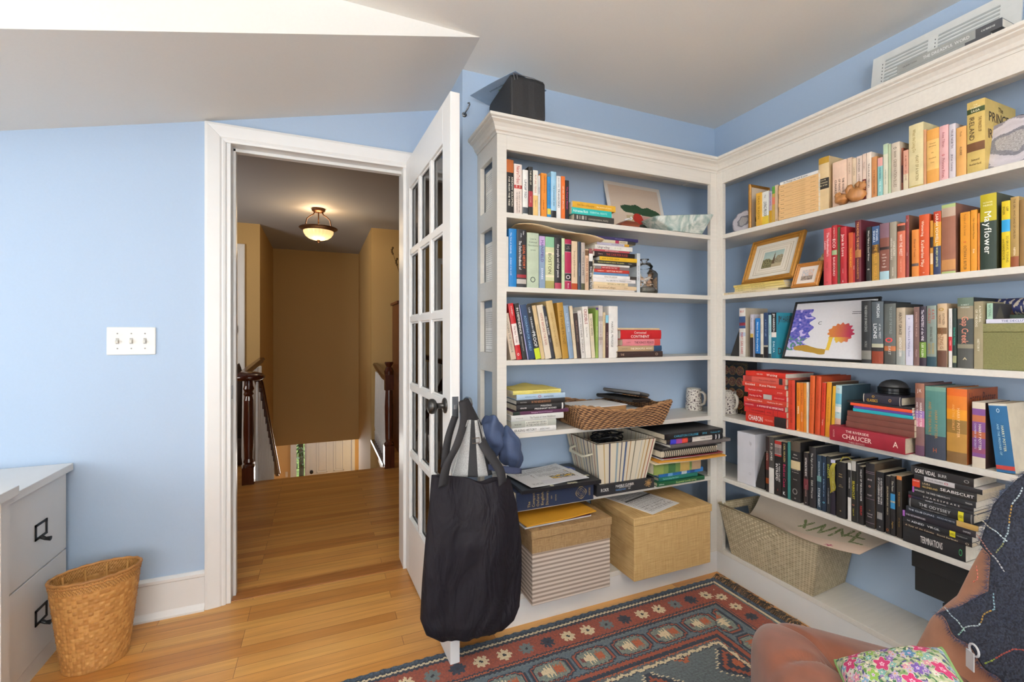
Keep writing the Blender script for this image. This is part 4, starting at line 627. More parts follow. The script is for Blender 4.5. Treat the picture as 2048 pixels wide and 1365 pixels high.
('u',1,1.862,1.196,0.793,0.0153,0.2141,0.14,0.0279,'cc3a20',0,'','','THE HISTORY OF TAIPEI|.1|.55|7c140c|.45;Virginia|.6|.9|f4d8c8|.4','','',9,'slim red paperback leaning between the orange-red and amber ones, armchair bookcase, fourth shelf'),
('u',1,1.862,1.1765,0.793,0.0183,0.2181,0.17,0.0365,'e09422',0,'5a4430','','The Brief Wondrous Life|.1|.9|a06010|.4','','',9,'amber-yellow leaning paperback between the red and yellow ones, armchair bookcase, fourth shelf'),
('u',1,1.862,1.158,0.793,0.0113,0.2042,0.14,0.039,'dfa828',0,'','','A Sense of Wonder|.1|.9|8a6010|.4','','',9,'thin yellow leaning paperback between the amber and swirled ones, armchair bookcase, fourth shelf'),
('u',1,1.862,1.1395,0.793,0.0223,0.2091,0.18,0.0333,'b8d0d0',1,'3c5560','','MAX|~.05|.08|c88070|.4;A SUMMER|~.5|.53|4c7c8c|.4','.15|.35|6cb0c4;.4|.5|e8e4dc;.62|.8|d8a890;.85|1|7cc0cc','',9,'swirled blue and white leaning book between the yellow and dark-red ones, armchair bookcase, fourth shelf'),
('l',1,1.82,0.895,0.8222,0.0569,0.246,0.22,0,'8f1c2c',1,'','','THE RIVERSIDE|.24|.56|f0d8cc|.22|.27;CHAUCER|.19|.6|f0d8cc|.42|-.08;THIRD EDITION|.28|.5|c8a8a0|.14|-.4;BENSON|~.05|.08|d8a098|.5;A|.86|.93|f4dcc8|.5','','',9,'heavy dark red textbook lying flat under brown volumes, armchair bookcase'),
('l',1,1.845,0.881,0.862,0.0214,0.216,0.18,0,'6b3c31',0,'','','','','',10,'plain brown volume stacked on the dark red textbook, armchair bookcase'),
('l',1,1.845,0.881,0.8835,0.0204,0.213,0.18,0,'6b3c31',0,'','','','','',10,'plain brown volume stacked on the dark red textbook, armchair bookcase'),
('l',1,1.845,0.881,0.9035,0.0184,0.211,0.18,0,'6b3c31',0,'','','','','',10,'plain brown volume stacked on the dark red textbook, armchair bookcase'),
('l',1,1.846,0.885,0.919,0.0114,0.188,0.17,0,'1fa2ae',0,'','','','','',9,'thin turquoise booklet above brown volumes stacked on the brown one, armchair bookcase, fourth shelf'),
('l',1,1.846,0.887,0.9295,0.0084,0.184,0.17,0,'5c3a86',0,'','','','','',9,'thin purple booklet above turquoise one stacked on the turquoise one, armchair bookcase, fourth shelf'),
('l',1,1.846,0.888,0.9395,0.0104,0.194,0.17,0,'e0502c',0,'','','','','',9,'thin orange-red booklet above purple one stacked on the purple one, armchair bookcase, fourth shelf'),
('l',1,1.846,0.888,0.9485,0.0064,0.206,0.17,0,'1d1c20',0,'','','','','',9,'thin black booklet above orange-red one stacked on the orange-red one, armchair bookcase, fourth shelf'),
('l',1,1.85,0.92,0.9675,0.0304,0.119,0.19,0,'232230',1,'','','CLASSICS|.1|.4|d8a838|.45|-.2;O|.24|.32|d8a838|.35|.28;O|.68|.76|d8a050|.5','.955|.97|c8c0b0;.0|.02|c8c0b0','',9,'navy boxed classics book, gold lettering stacked on the black one, armchair bookcase, fourth shelf'),
('u',1,1.858,0.872,0.793,0.0253,0.243,0.17,0.0,'7c5a58',1,'','','J K|~.07|.13|e8dcd8|.5;HARRY POTTER|.17|.7|f4ece4|.34|.15;AND THE SORCERER|.17|.7|e0d4d4|.28|-.25','0|.2|8c5c48;.38|.48|8c68a8;.48|.6|c87890;.86|1|5c3c54','',9,'purple-brown thick novel between the navy and sea-green ones, armchair bookcase, fourth shelf'),
('u',1,1.857,0.8295,0.793,0.0543,0.236,0.18,0.0,'4c7a74',1,'4a3c38','','HARRY POTTER|.25|.8|b08448|.18|.05;AND THE DEATHLY|.2|.7|a87c40|.18|-.25;H|~.84|.92|b85c38|.2','0|.06|6c9484;.68|1|343a48','',9,'thick worn sea-green hardback between the purple-brown and orange-gold ones, armchair bookcase, fourth shelf'),
('u',1,1.856,0.775,0.793,0.0493,0.236,0.19,0.0,'d97a20',1,'9a4c20','','HARRY POTTER|.18|.74|f4c490|.2|.1;AND THE GOBLET|.18|.6|e8a860|.16|-.15','0|.1|d4641c;.28|.42|e0941c;.42|.6|8c6a30;.6|.85|b8883c;.85|1|7c5c34','Harry Potter|.88|.5|4c1c18|.035',9,'thick bright orange and gold hardback between the sea-green and purple ones, armchair bookcase, fourth shelf'),
('u',1,1.855,0.7225,0.793,0.0303,0.2,0.15,0.0,'7a4c88',0,'3c2420','','HARRY POTTER|.27|.8|f0ece0|.28|.1;CHAMBER OF SECRETS|.25|.8|c8c0e0|.2|-.25','0|.1|dcd0bc;.2|.3|b86a48;.45|.55|a85838;.7|.78|8c4868;.84|1|d8ccb8','',9,'worn purple-orange paperback between the orange-gold and blue ones, armchair bookcase, fourth shelf'),
('u',1,1.852,0.6615,0.793,0.0401,0.2009,0.15,-0.0942,'235f8c',0,'d8ccb4','','HARRY POTTER|.22|.8|e8e4b8|.2|.12;AND THE PRISONER OF|.2|.85|a8c8d8|.17|-.12;O|~.06|.14|c8d8e0|.2','.0|.03|dcd4c4;.9|.96|b83c34','',9,'worn blue paperback leaning at end beside the purple one, armchair bookcase, fourth shelf'),
('u',1,1.862,1.4405,0.49,0.0143,0.249,0.14,0.0,'5c2420',0,'','','Even the Dog|.1|.6|e8c8b8|.4','.0|.3|241c1c;.6|1|1c1818;.75|.85|c05820','',11,'thin dark red and black paperback beside the charcoal one, armchair bookcase, fifth shelf'),
('u',1,1.862,1.4195,0.49,0.0243,0.252,0.16,0.0,'44423f',0,'','','P. D. JAMES|.06|.48|e0dcd4|.5','.55|1|d8d4cc','',11,'tall charcoal book, white foot between the dark-red and black ones, armchair bookcase, fifth shelf'),
('u',1,1.862,1.3885,0.49,0.0323,0.24,0.15,0.0,'1c1a1a',0,'','','A MAN CALLED|.4|.75|f0ece8|.28|.22;INTREPID|.36|.8|f0ece8|.45|-.15;i|~.87|.92|b83030|.4','0|.28|a82a24;.06|.25|e0dcd4;.12|.23|8c8480','',11,'black book, red-framed portrait between the charcoal and black ones, armchair bookcase, fifth shelf'),
('u',1,1.862,1.358,0.49,0.0233,0.242,0.14,0.0,'1a191c',0,'','','CARL HIAASEN|.03|.36|c8b070|.5;Basket Case|.4|.82|c02c5c|.65;K|~.88|.96|f0f0ec|.5','','',11,'black paperback, pink title between the black and teal ones, armchair bookcase, fifth shelf'),
('u',1,1.862,1.3375,0.49,0.0123,0.248,0.14,0.0,'33746f',0,'','','','','',11,'thin deep teal paperback between the black and black ones, armchair bookcase, fifth shelf'),
('u',1,1.862,1.308,0.49,0.0413,0.254,0.16,0.0,'222021',1,'','','Alice|~.2|.23|e0d8d0|.4;Mattison|~.26|.28|e0d8d0|.6;In Case We|~.46|.48|d0c8c0|.7;Are Separated|~.5|.52|d0c8c0|.7;Stories|~.62|.64|d0c8c0|.4;O|~.76|.9|8c8884|.6;O|~.93|.96|c0b8b0|.3','0|.16|54483c;.32|.46|c8b48c','',11,'thick black book, cream plaque between the teal and black ones, armchair bookcase, fifth shelf'),
('u',1,1.862,1.263,0.49,0.0193,0.219,0.13,0.0,'2a2324',0,'','','NOTHING IN THE NEWS|.1|.45|e8e0dc|.6;TOWNSEND|.55|.9|b89088|.35;o|~.93|.96|e8e0dc|.5','.5|.7|6a2c34','',11,'short black and maroon paperback between the black and black ones, armchair bookcase, fifth shelf'),
('u',1,1.862,1.236,0.49,0.0273,0.248,0.15,0.0,'232022',1,'2c2c30','','The Age of Innocence|.1|.5|c8c4bc|.4;Edith Wharton|.55|.85|c8c4bc|.4','','',11,'tall black classic, thin white title between the black and blue-grey ones, armchair bookcase, fifth shelf'),
('u',1,1.862,1.209,0.49,0.0173,0.221,0.13,0.0,'263848',0,'','','SIMON MAWER|.1|.4|c8d4dc|.4;STONE NIGHT|.6|.95|dfe8ec|.6','.38|.48|6c9490','',11,'dark blue-grey paperback between the black and midnight ones, armchair bookcase, fifth shelf'),
('u',1,1.862,1.19,0.49,0.0153,0.222,0.13,0.0,'1b2c40',0,'','','Elizabeth Strout|.1|.38|88a8c8|.4;In the Heart of the|.4|.75|88a8c8|.45;o|~.8|.86|70c8d8|.7','','',11,'midnight blue paperback, white fish between the blue-grey and black ones, armchair bookcase, fifth shelf'),
('u',1,1.862,1.1725,0.49,0.0143,0.226,0.13,0.0,'1e2024',0,'','','DAKOTA|.08|.45|c8cc40|.7;KATHLEEN NORRIS|.5|.9|a8a8a8|.4','','',11,'black paperback, yellow-green title between the midnight and violet ones, armchair bookcase, fifth shelf'),
('u',1,1.862,1.155,0.49,0.0173,0.216,0.13,0.0,'241f2c',0,'','','THE MASTER AND ME|.1|.7|b8a8d8|.4','0|.06|c8c4e0','',11,'thin black and violet paperback between the black and black-bible ones, armchair bookcase, fifth shelf'),
('u',1,1.859,1.1235,0.49,0.0343,0.216,0.15,0.0,'19181a',1,'','','Holy|~.2|.23|c8a870|.35;Bible|~.245|.275|c8a870|.4;NEW|~.4|.42|b09868|.25;VERSION|~.43|.45|b09868|.5;+|~.85|.9|b09868|.3','','',11,'thick black bible, yellow ribbons between the violet and white ones, armchair bookcase, fifth shelf'),
('u',1,1.862,1.095,0.49,0.0113,0.22,0.14,0.0,'dcd8d0',0,'','','WINTER BOOKS|.2|.5|e8e4e0|.4','.12|.6|262424','',11,'thin white and black book between the black-bible and black ones, armchair bookcase, fifth shelf'),
('u',1,1.862,1.08,0.49,0.0153,0.231,0.14,0.0,'201f1c',0,'','','SEABISCUIT|.28|.68|d8cc30|.7;o|~.69|.74|c87860|.6;Laura H|.76|.92|d8cc30|.4','0|.16|b8b4ac','',11,'black book, yellow vertical title between the white and black ones, armchair bookcase, fifth shelf'),
('u',1,1.862,1.067,0.49,0.0073,0.224,0.13,0.0,'2b2a2b',0,'','','Short stories|.2|.6|c8c4c0|.5','','',11,'very thin black paperback between the black and black ones, armchair bookcase, fifth shelf'),
('u',1,1.862,1.054,0.49,0.0153,0.217,0.13,0.0,'1e1c1c',0,'','','VALLEY OF THE DOLLS NOIR|.05|.6|e8e4e0|.5;REDRUM|.68|.84|c83030|.6','','',11,'black paperback, red lower title between the black and black-brown ones, armchair bookcase, fifth shelf'),
('u',1,1.862,1.024,0.49,0.0293,0.237,0.17,0.0,'1c1a1c',1,'5c4c3c','','GRACE|~.24|.27|d8c8c8|.5;o|~.32|.38|c88878|.3;PALEY|~.48|.51|d8c8c8|.5;The|~.72|.74|c8a060|.2;Collected|~.77|.8|c8b8b8|.6;Stories|~.81|.84|c8b8b8|.5','.13|.135|8c7484;.155|.16|8c7484;.55|.555|8c7484;.92|.925|8c7484','',11,'tall black and brown hardback between the black and black ones, armchair bookcase, fifth shelf'),
('u',1,1.862,0.992,0.49,0.0233,0.214,0.14,0.0,'1d1d20',0,'','','A HEARTBREAKING WORK|.1|.55|e0dcd8|.32|.2;OF STAGGERING GENIUS|.1|.55|e0dcd8|.32|-.15;llllll|~.66|.82|c0bcb8|.7;o|~.9|.94|e0dcd8|.2','','',11,'wide black paperback, white paragraph between the black-brown and copper ones, armchair bookcase, fifth shelf'),
('u',1,1.862,0.968,0.49,0.0133,0.207,0.14,0.0,'201d1c',0,'','','GERALDINE BROOKS  MARCH|.1|.75|c0b090|.45;O|~.9|.96|c06830|.6','','',11,'black and copper paperback between the black and gold ones, armchair bookcase, fifth shelf'),
('u',1,1.862,0.9525,0.49,0.0143,0.211,0.14,0.0,'221f20',0,'','','The Feast|.05|.3|e0d8c0|.5;Fugitive|.7|.95|d8a848|.4','.3|.55|3484b4;.42|.45|e8e0c8','',11,'black paperback, blue and gold cover between the copper and gilt ones, armchair bookcase, fifth shelf'),
('u',1,1.862,0.933,0.49,0.0153,0.216,0.15,0.0,'2c2721',0,'','','THE SHADOW|.15|.6|a88448|.4;OF THE SUN|.6|.9|a88448|.3','0|.06|c8783c','',11,'black-brown book, gilt flourishes between the gold and black ones, armchair bookcase, fifth shelf'),
('l',1,1.85,0.751,0.5168,0.0519,0.165,0.14,0,'1c1c1e',0,'','','TERMINATIONS|.3|.66|e8e4e0|.6;O|.9|.96|3c9058|.6','','',11,'black book, base of black stack, armchair bookcase, fifth shelf'),
('l',1,1.85,0.736,0.55,0.0134,0.18,0.14,0,'211b1c',0,'','','A Tour of the Calculus|.04|.48|d8c4a0|.5;David Berlinski|.52|.82|d8c4a0|.5;O|.91|.97|c8b8a0|.7','','',11,'black book, gold and white title stacked on the black one, armchair bookcase, fifth shelf'),
('l',1,1.85,0.736,0.5665,0.0184,0.181,0.14,0,'1b1c20',0,'','','THE|.07|.12|c8c8c8|.3;AENEID|.14|.34|d8d8d8|.5;VIRGIL|.38|.57|d8d8d8|.5;MANDELBAUM|.8|.94|a8a8a8|.25;USED|.705|.775|4c4c18|.5','.7|.78|d8cc20','',11,'black book, wide thin capitals stacked on the black one, armchair bookcase, fifth shelf'),
('l',1,1.85,0.727,0.5865,0.0204,0.19,0.14,0,'1e1a22',0,'','','OVID METAMORPHOSES|.05|.34|d0ccd4|.4;OXFORD|.84|.94|d8d8d8|.35','0|.035|9c5cb0;.93|1|302c30','',11,'black paperback, violet end stacked on the black one, armchair bookcase, fifth shelf'),
('l',1,1.85,0.721,0.606,0.0174,0.186,0.14,0,'212630',0,'','','THE CLUB DUMAS|.04|.42|c8ccd4|.45;PEREZ-REVERTE|.46|.7|a8b0bc|.35','.72|1|c09c58','',11,'dark slate paperback, gold end stacked on the black one, armchair bookcase, fifth shelf'),
('l',1,1.85,0.732,0.63,0.0294,0.168,0.14,0,'202022',1,'','','THE ODYSSEY|.18|.68|c8c8c8|.45|.1;TRANSLATED BY ROBERT FAGLES|.22|.62|a0a0a0|.16|-.3;USED|.785|.855|4c4c18|.4','.78|.86|d8cc20;.02|.04|707070;.96|.98|707070','',11,'black ribbed hardback, large title stacked on the slate one, armchair bookcase, fifth shelf'),
('l',1,1.85,0.732,0.65,0.0094,0.168,0.14,0,'26262a',0,'','','HAMLET|.28|.4|e8e8e8|.6;SHAKESPEARE|.42|.6|c0c0c0|.4','0|.05|5c1c2c;.05|.2|1c1c30','',11,'thin black play paperback stacked on the black one, armchair bookcase, fifth shelf'),
('l',1,1.85,0.732,0.661,0.0114,0.168,0.14,0,'1d1c20',0,'','','S H A K E S P E A R E|.1|.95|d0c8c0|.7','','',11,'thin black book, spaced script stacked on the black one, armchair bookcase, fifth shelf'),
('l',1,1.85,0.727,0.677,0.0194,0.162,0.14,0,'232326',0,'','','SOPHOCLES   THE THREE THEBAN PLAYS|.04|.62|d4d0cc|.4;PENGUIN|.85|.95|d8d4d0|.35','0|.03|a858b0','',11,'black paperback, white end stripe stacked on the black one, armchair bookcase, fifth shelf'),
('l',1,1.85,0.725,0.7,0.0254,0.164,0.14,0,'252321',0,'','','LAURA|.17|.3|d8c098|.35|.2;HILLENBRAND|.17|.42|c8a868|.35|-.22;SEABISCUIT|.44|.99|f4f0ec|.5;HERRON|.01|.12|f0e0d8|.2|.3','0|.13|c83c20','',11,'black book, white title, red end stacked on the black one, armchair bookcase, fifth shelf'),
('l',1,1.85,0.712,0.721,0.0154,0.172,0.14,0,'c9c5c6',0,'','','SEXUAL POLITICS|.2|.45|302c30|.45;O|.47|.53|b02030|.7','0|.16|242224;.62|1|242224','',11,'white and black paperback stacked on the black one, armchair bookcase, fifth shelf'),
('l',1,1.85,0.732,0.743,0.0274,0.161,0.14,0,'1f1b1b',0,'','','GORE VIDAL|.07|.42|f4f0ec|.7;BURR|.46|.6|d0ccc8|.5;O|.85|.95|a8a4a0|.5','0|.03|302c2c','',11,'black book crowning black stack, armchair bookcase, fifth shelf'),
]
BOOKG=['books on the top shelf of the door bookcase', 'books on the second shelf of the door bookcase', 'books on the third shelf of the door bookcase', 'books on the fourth shelf of the door bookcase', 'books on the fifth shelf of the door bookcase', 'books on the top shelf of the armchair bookcase', 'uniform cream volumes stacked on the top shelf', 'books on the second shelf of the armchair bookcase', 'books on the third shelf of the armchair bookcase', 'books on the fourth shelf of the armchair bookcase', 'plain brown volumes on the red textbook', 'books on the fifth shelf of the armchair bookcase']
# ------------------------------------------------------------------ books
def bookmats(cols): return [mat(c, .5, 'plain', var=.10, scale=1.6) for c in cols]
def make_book(k, u, x, y, z, T, H, D, lean, col, hard, cov, back, txt, bands, front, gi, label):
    M4 = Matrix.Translation((x, y, z)) @ Matrix.Rotation(0 if u == 0 else -math.pi/2, 4, 'Z')
    if k == 'l': M4 = M4 @ Matrix.Rotation(-math.pi/2, 4, 'Y')
    else: M4 = Matrix.Translation((0, 0, abs(math.sin(lean))*T/2+.0004)) @ M4 @ Matrix.Rotation(lean, 4, 'Y')
    root = thing('book', label, 'book', group=BOOKG[gi], M4=M4)
    cols = [col]
    def ci(c):
        if c not in cols: cols.append(c)
        return cols.index(c)
    bul = min(.09*T, .0022) if hard else min(.04*T, .0006)
    c = .0022 if hard else .0007; h = T/2
    N = 6
    sp = [(-h+2*h*i/N, -bul*(1-((2*i/N)-1)**2)) for i in range(N+1)]
    def ys(xx): q = max(-1, min(1, xx/h)); return -bul*(1-q*q)
    outer = [(-h, D)]+sp+[(h, D)]
    hi = h-c
    inner = [(hi, D)]+[(-(-hi+2*hi*i/N), c-bul*.6*(1-((2*i/N)-1)**2)) for i in range(N+1)]+[(-hi, D)]
    g = G(); ring = outer+inner
    cc = ci(cov) if cov else 0; bc = ci(back) if back else cc
    n = len(ring)
    lo = [g.pt((a, b, 0)) for a, b in ring]; up = [g.pt((a, b, H)) for a, b in ring]
    for i in range(n):
        j = (i+1) % n
        g.f.append([lo[i], lo[j], up[j], up[i]]); g.m.append(bc if i == 0 else (cc if i == N+1 else (0 if i < N+1 else ci('cfc6b4') if i > N+1 and not hard else 0)))
    m_ = len(outer)
    for L_, fl in ((lo, 1), (up, 0)):
        for i in range(m_-1):
            q = [L_[i], L_[i+1], L_[n-2-i], L_[n-1-i]]
            g.f.append(q if not fl else q[::-1]); g.m.append(bc if i == 0 else (cc if i == m_-2 else 0))
    for b in filter(None, bands.split(';')):
        a0, a1, c_ = b.split('|'); z1, z0 = H*(1-float(a0)), H*(1-float(a1)); mi = ci(c_)
        for i in range(N):
            (xa, ya), (xb, yb) = sp[i], sp[i+1]
            g.poly([(xa, ya-.00015, z0), (xb, yb-.00015, z0), (xb, yb-.00015, z1), (xa, ya-.00015, z1)], mi)
    for t in filter(None, txt.split(';')):
        q = t.split('|'); hor = q[1][0] == '~'; a0, a1 = float(q[1].lstrip('~')), float(q[2]); mi = ci(q[3]); w = float(q[4]); off = float(q[5]) if len(q) > 5 else 0
        if hor:
            zc = H*(1-(a0+a1)/2); hh = (a1-a0)*H*.75; Lw = w*T
            text(g, q[0], lambda u_, v: (-Lw/2+u_, -bul-.0003, zc+v), Lw, hh, mi, 1.3)
        else:
            hh = w*T*.72; Lt = (a1-a0)*H; zt = H*(1-a0); xo = off*T
            text(g, q[0], lambda u_, v: (xo+v, -bul-.0003, zt-u_), Lt, hh, mi, 1.25)
    for t in filter(None, front.split(';')):
        q = t.split('|'); zc = H*float(q[1]); mi = ci(q[3]); hh = float(q[4]); Lt = D*.86
        text(g, q[0], lambda u_, v: (h+.0004, D*.07+u_, zc+v), Lt, hh, mi, .9)
    if back:
        mi = ci('c2c0bc')
        for q in range(int(H*.8/.009)):
            zz_ = H*.9-q*.009
            if q % 9 != 8: g.poly([(-h-.0002, D*.93, zz_), (-h-.0002, D*(.12+.1*(q % 3)), zz_), (-h-.0002, D*(.12+.1*(q % 3)), zz_+.003), (-h-.0002, D*.93, zz_+.003)], mi)
    g.obj('cover', bookmats(cols), root)
    e = .003 if hard else .0004
    p = G().box(-hi, hi, c+.0005, D-(.003 if hard else .0008), e, H-e); p.obj('pages', PAGE if len(label) % 3 else PAGEW, root)
    return root
for b in BOOKS: make_book(*b)

# ------------------------------------------------------------------ things on the door bookcase
def pic(n, m, fn): return (n, m, fn)
def flat_pic(g, w, h, fn, nu, nv, y=0., x0=None, z0=0.):
    x0 = -w/2 if x0 is None else x0
    g.grid(lambda u, v: (x0+w*u, y, z0+h*v), nu, nv, 0, fn)
def nz(x, y, s=0., f=1.): return noise.noise(Vector((x*f, y*f, s)))
L_ = lambda h: lin(h)[:3]
def mixc(a, b, t): return tuple(a[i]*(1-t)+b[i]*t for i in range(3))
ATTR = mat('attr', .6, 'paint', var=.02, name='printed_surface')
def artprint(u, v):
    c = L_('d9c3ae')
    if u < .06 or u > .94 or v > .93: return L_('e2dcd4')
    n = nz(u*9, v*9, 1)*.03
    if .22 < u < .93 and abs(v-.50+.10*(u-.5)-n) < .085*max(0, 1-abs((u-.57)/.36)**6): c = L_('2c4a30')
    elif .25 < u < .92 and abs(v-.16-n) < .09: c = L_('465046')
    elif .3 < u < .85 and abs(v-.33-n) < .05: c = L_('c89a90') if u > .5 else L_('c4b088')
    if (u-.5)**2*1.0+((v-.33)*.8)**2 < .0075: c = L_('b02c20')
    return c
M4 = Matrix.Translation((1.507, 1.872, 1.7005)) @ Matrix.Rotation(R(1), 4, 'Y') @ Matrix.Rotation(R(-16), 4, 'X')
r = thing('art_print', 'pale unframed print with green and red shapes leaning on the blue wall, top shelf', 'art print', M4=M4)
B(-.178, .178, .0005, .004, 0, .30).obj('board', WHITE, r)
g = G(); flat_pic(g, .356, .30, artprint, 90, 76); g.obj('printed_sheet', ATTR, r)
# marbled rectangular dish standing turned on the shelf
M4 = Matrix.Translation((1.655, 1.835, 1.7005)) @ Matrix.Rotation(R(3), 4, 'Z')
g = G(); o_ = [(-.10, -.125), (.10, -.13), (.095, .01), (-.10, .01)]; t_ = [(-.20, -.10), (.150, -.155), (.135, .025), (-.17, .03)]
ins = lambda P, k: [(x*k, y*k) for x, y in P]
def rr(P, z, n=6, rad=.02):
    out = []
    m = len(P)
    for i in range(m):
        a, p, b = Vector(P[i-1]), Vector(P[i]), Vector(P[(i+1) % m])
        q0 = p+(a-p).normalized()*rad; q1 = p+(b-p).normalized()*rad
        for k in range(n+1):
            t = k/n; w = q0*(1-t)**2+p*2*t*(1-t)+q1*t*t; out.append((w.x, w.y, z))
    return out
sl = lambda R_: [(x, y, z-(.036*max(0, (-.02-x)/.18) if z > .05 else 0)) for x, y, z in R_]
g.rings([rr(o_, 0), rr(o_, .004), sl(rr(t_, .098)), sl(rr(ins(t_, .97), .1)), sl(rr(ins(t_, .95), .097)), rr(ins(o_, .92), .012)])
MARB = bpy.data.materials.new('celadon_marbled_glaze'); MARB.use_nodes = True; n = MARB.node_tree.nodes; l = MARB.node_tree.links
tc = n.new('ShaderNodeTexCoord'); wv = n.new('ShaderNodeTexNoise'); wv.inputs['Scale'].default_value = 12; wv.inputs['Distortion'].default_value = 2.5; wv.inputs['Detail'].default_value = 3; l.new(tc.outputs['Object'], wv.inputs['Vector'])
rp = n.new('ShaderNodeValToRGB'); rp.color_ramp.elements[0].position = .35; rp.color_ramp.elements[0].color = lin('93aaa4'); rp.color_ramp.elements[1].position = .62; rp.color_ramp.elements[1].color = lin('d8ddd4')
l.new(wv.outputs['Fac'], rp.inputs[0]); l.new(rp.outputs[0], n['Principled BSDF'].inputs['Base Color']); n['Principled BSDF'].inputs['Roughness'].default_value = .25
o = g.obj('serving_dish', MARB, smooth=False, bevel=.001); o.matrix_world = M4; tag(o, 'pale green marbled flared dish on the top shelf by the room corner', 'dish')
r = thing('wooden_box', 'small dark brown wooden trinket with white charm before the print', 'trinket', (1.325, 1.755, 1.7005), R(8))
g = G(); g.poly([(-.06, -.03, 0), (.06, -.03, 0), (.06, .03, 0), (-.06, .03, 0)]); g.rings([[(-.06, -.03, 0), (.05, -.035, 0), (.05, .03, 0), (-.06, .03, 0)], [(-.055, -.03, .012), (.055, -.035, .016), (.055, .03, .016), (-.055, .03, .012)], [(-.02, -.02, .03), (.05, -.02, .032), (.05, .02, .032), (-.02, .02, .03)]]); g.obj('body', mat('7a3a20', .45, 'grainx', var=.2), r, bevel=.002)
g = G(); g.tube([(-.02, -.01, .034), (.0, -.012, .042), (.02, -.01, .040), (.03, -.008, .048), (.024, -.008, .054), (.018, -.008, .05)], .0035, 8); g.obj('charm', WHITE, r, smooth=True)
# manila envelopes lying across the second shelf books
g = G()
def env(u, v): return (.745+.40*u+.03*v, 1.70-.03*u+.16*v, 1.645+.012*math.sin(3.1*u+.4)-.03*u+.006*math.sin(9*u+3*v)+.012*v*(1-u)+.004)
g.grid(env, 24, 8); o = g.obj('envelope', mat('dcc39a', .7, 'paint', var=.03), solid=.0025, smooth=True); tag(o, 'long manila envelope bulging over the second shelf books', 'envelope')
g = G(); g.grid(lambda u, v: (.86+.27*u, 1.72+.14*v, env((.86+.27*u-.745)/.4, .4)[2]+.007+.002*math.sin(7*u)), 16, 6); o = g.obj('paper_sheet', WHITE, solid=.001); tag(o, 'white sheet lying on the manila envelope, second shelf', 'paper')
# lidded jar of shells
GLASS = glass_mat('clear_glass', (.985, .99, .985)); JX, JY, JZ = 1.455, 1.785, 1.3975
r = thing('glass_jar', 'lidded square glass jar of seashells beside the stack, second shelf', 'jar', (JX, JY, JZ))
def sq(rad, z, p=.35, n=28): return [(rad*math.copysign(abs(math.cos(2*math.pi*k/n))**p, math.cos(2*math.pi*k/n)), rad*math.copysign(abs(math.sin(2*math.pi*k/n))**p, math.sin(2*math.pi*k/n)), z) for k in range(n)]
g = G(); g.rings([sq(.045, .0), sq(.05, .006), sq(.05, .095), sq(.046, .108, .5), sq(.036, .118, .9), sq(.036, .128, 1)], cap=False); g.obj('jar_body', GLASS, r, smooth=True)
g = G(); g.lathe([(.037, .126), (.04, .13), (.04, .136), (.034, .142), (.03, .15), (.014, .152), (.012, .158), (.022, .166), (.022, .17), (0, .171)], n=24, cap=False); g.obj('lid', GLASS, r, smooth=True)
tag(G().blob((JX, JY, JZ+.02), .044, .044, .014, 3, .1, pw=.6).obj('coloured_sand', mat('8a867c', .9, 'cloth', var=.5, scale=3), smooth=True), 'speckled grey grit filling the foot of the glass jar', 'grit', kind='stuff')
rnd = random.Random(3); sc_m = [mat(c, .6, 'plain', var=.15) for c in ('e4c4a8', 'ecdac8', 'd8b090', 'f0e8de')]
def seashell(name, M4, m, label, group, s=1.):
    g = G()
    def f(u, v):
        a = (u-.5)*2.2; rr_ = v
        ri = 1+.06*math.cos(u*math.pi*22)*v
        return (s*.017*math.sin(a)*rr_*ri, s*.017*math.cos(a)*rr_*ri-.008*s, s*(.007*math.sin(math.pi*min(v*.95, 1))*math.cos(a*.7)))
    g.grid(f, 44, 8); o = g.obj(name, m, smooth=True, solid=.0012); o.matrix_world = M4; tag(o, label, 'shell', group); return o
for k in range(20):
    lv = k//6; an = k*2.4; M4 = Matrix.Translation((JX+.027*math.cos(an), JY+.027*math.sin(an), JZ+.042+.015*lv)) @ Matrix.Rotation(rnd.uniform(-1.2, -.3), 4, 'X') @ Matrix.Rotation(rnd.uniform(0, 6), 4, 'Z')
    seashell('seashell', M4, sc_m[k % 4], 'pale ribbed seashell inside the lidded glass jar', 'seashells in the glass jar', s=1.1)
# loose yellow sheets on the fourth shelf stack
g = G(); g.grid(lambda u, v: (.74+.20*u, 1.72+.15*v, .9705+.012*math.exp(-((u-.55)/.2)**2)*(v)), 20, 6); o = g.obj('paper_sheet', mat('d6c468', .7, 'paint', var=.02), solid=.0008); tag(o, 'creased yellow paper peaking on top of the fourth shelf stack', 'paper')
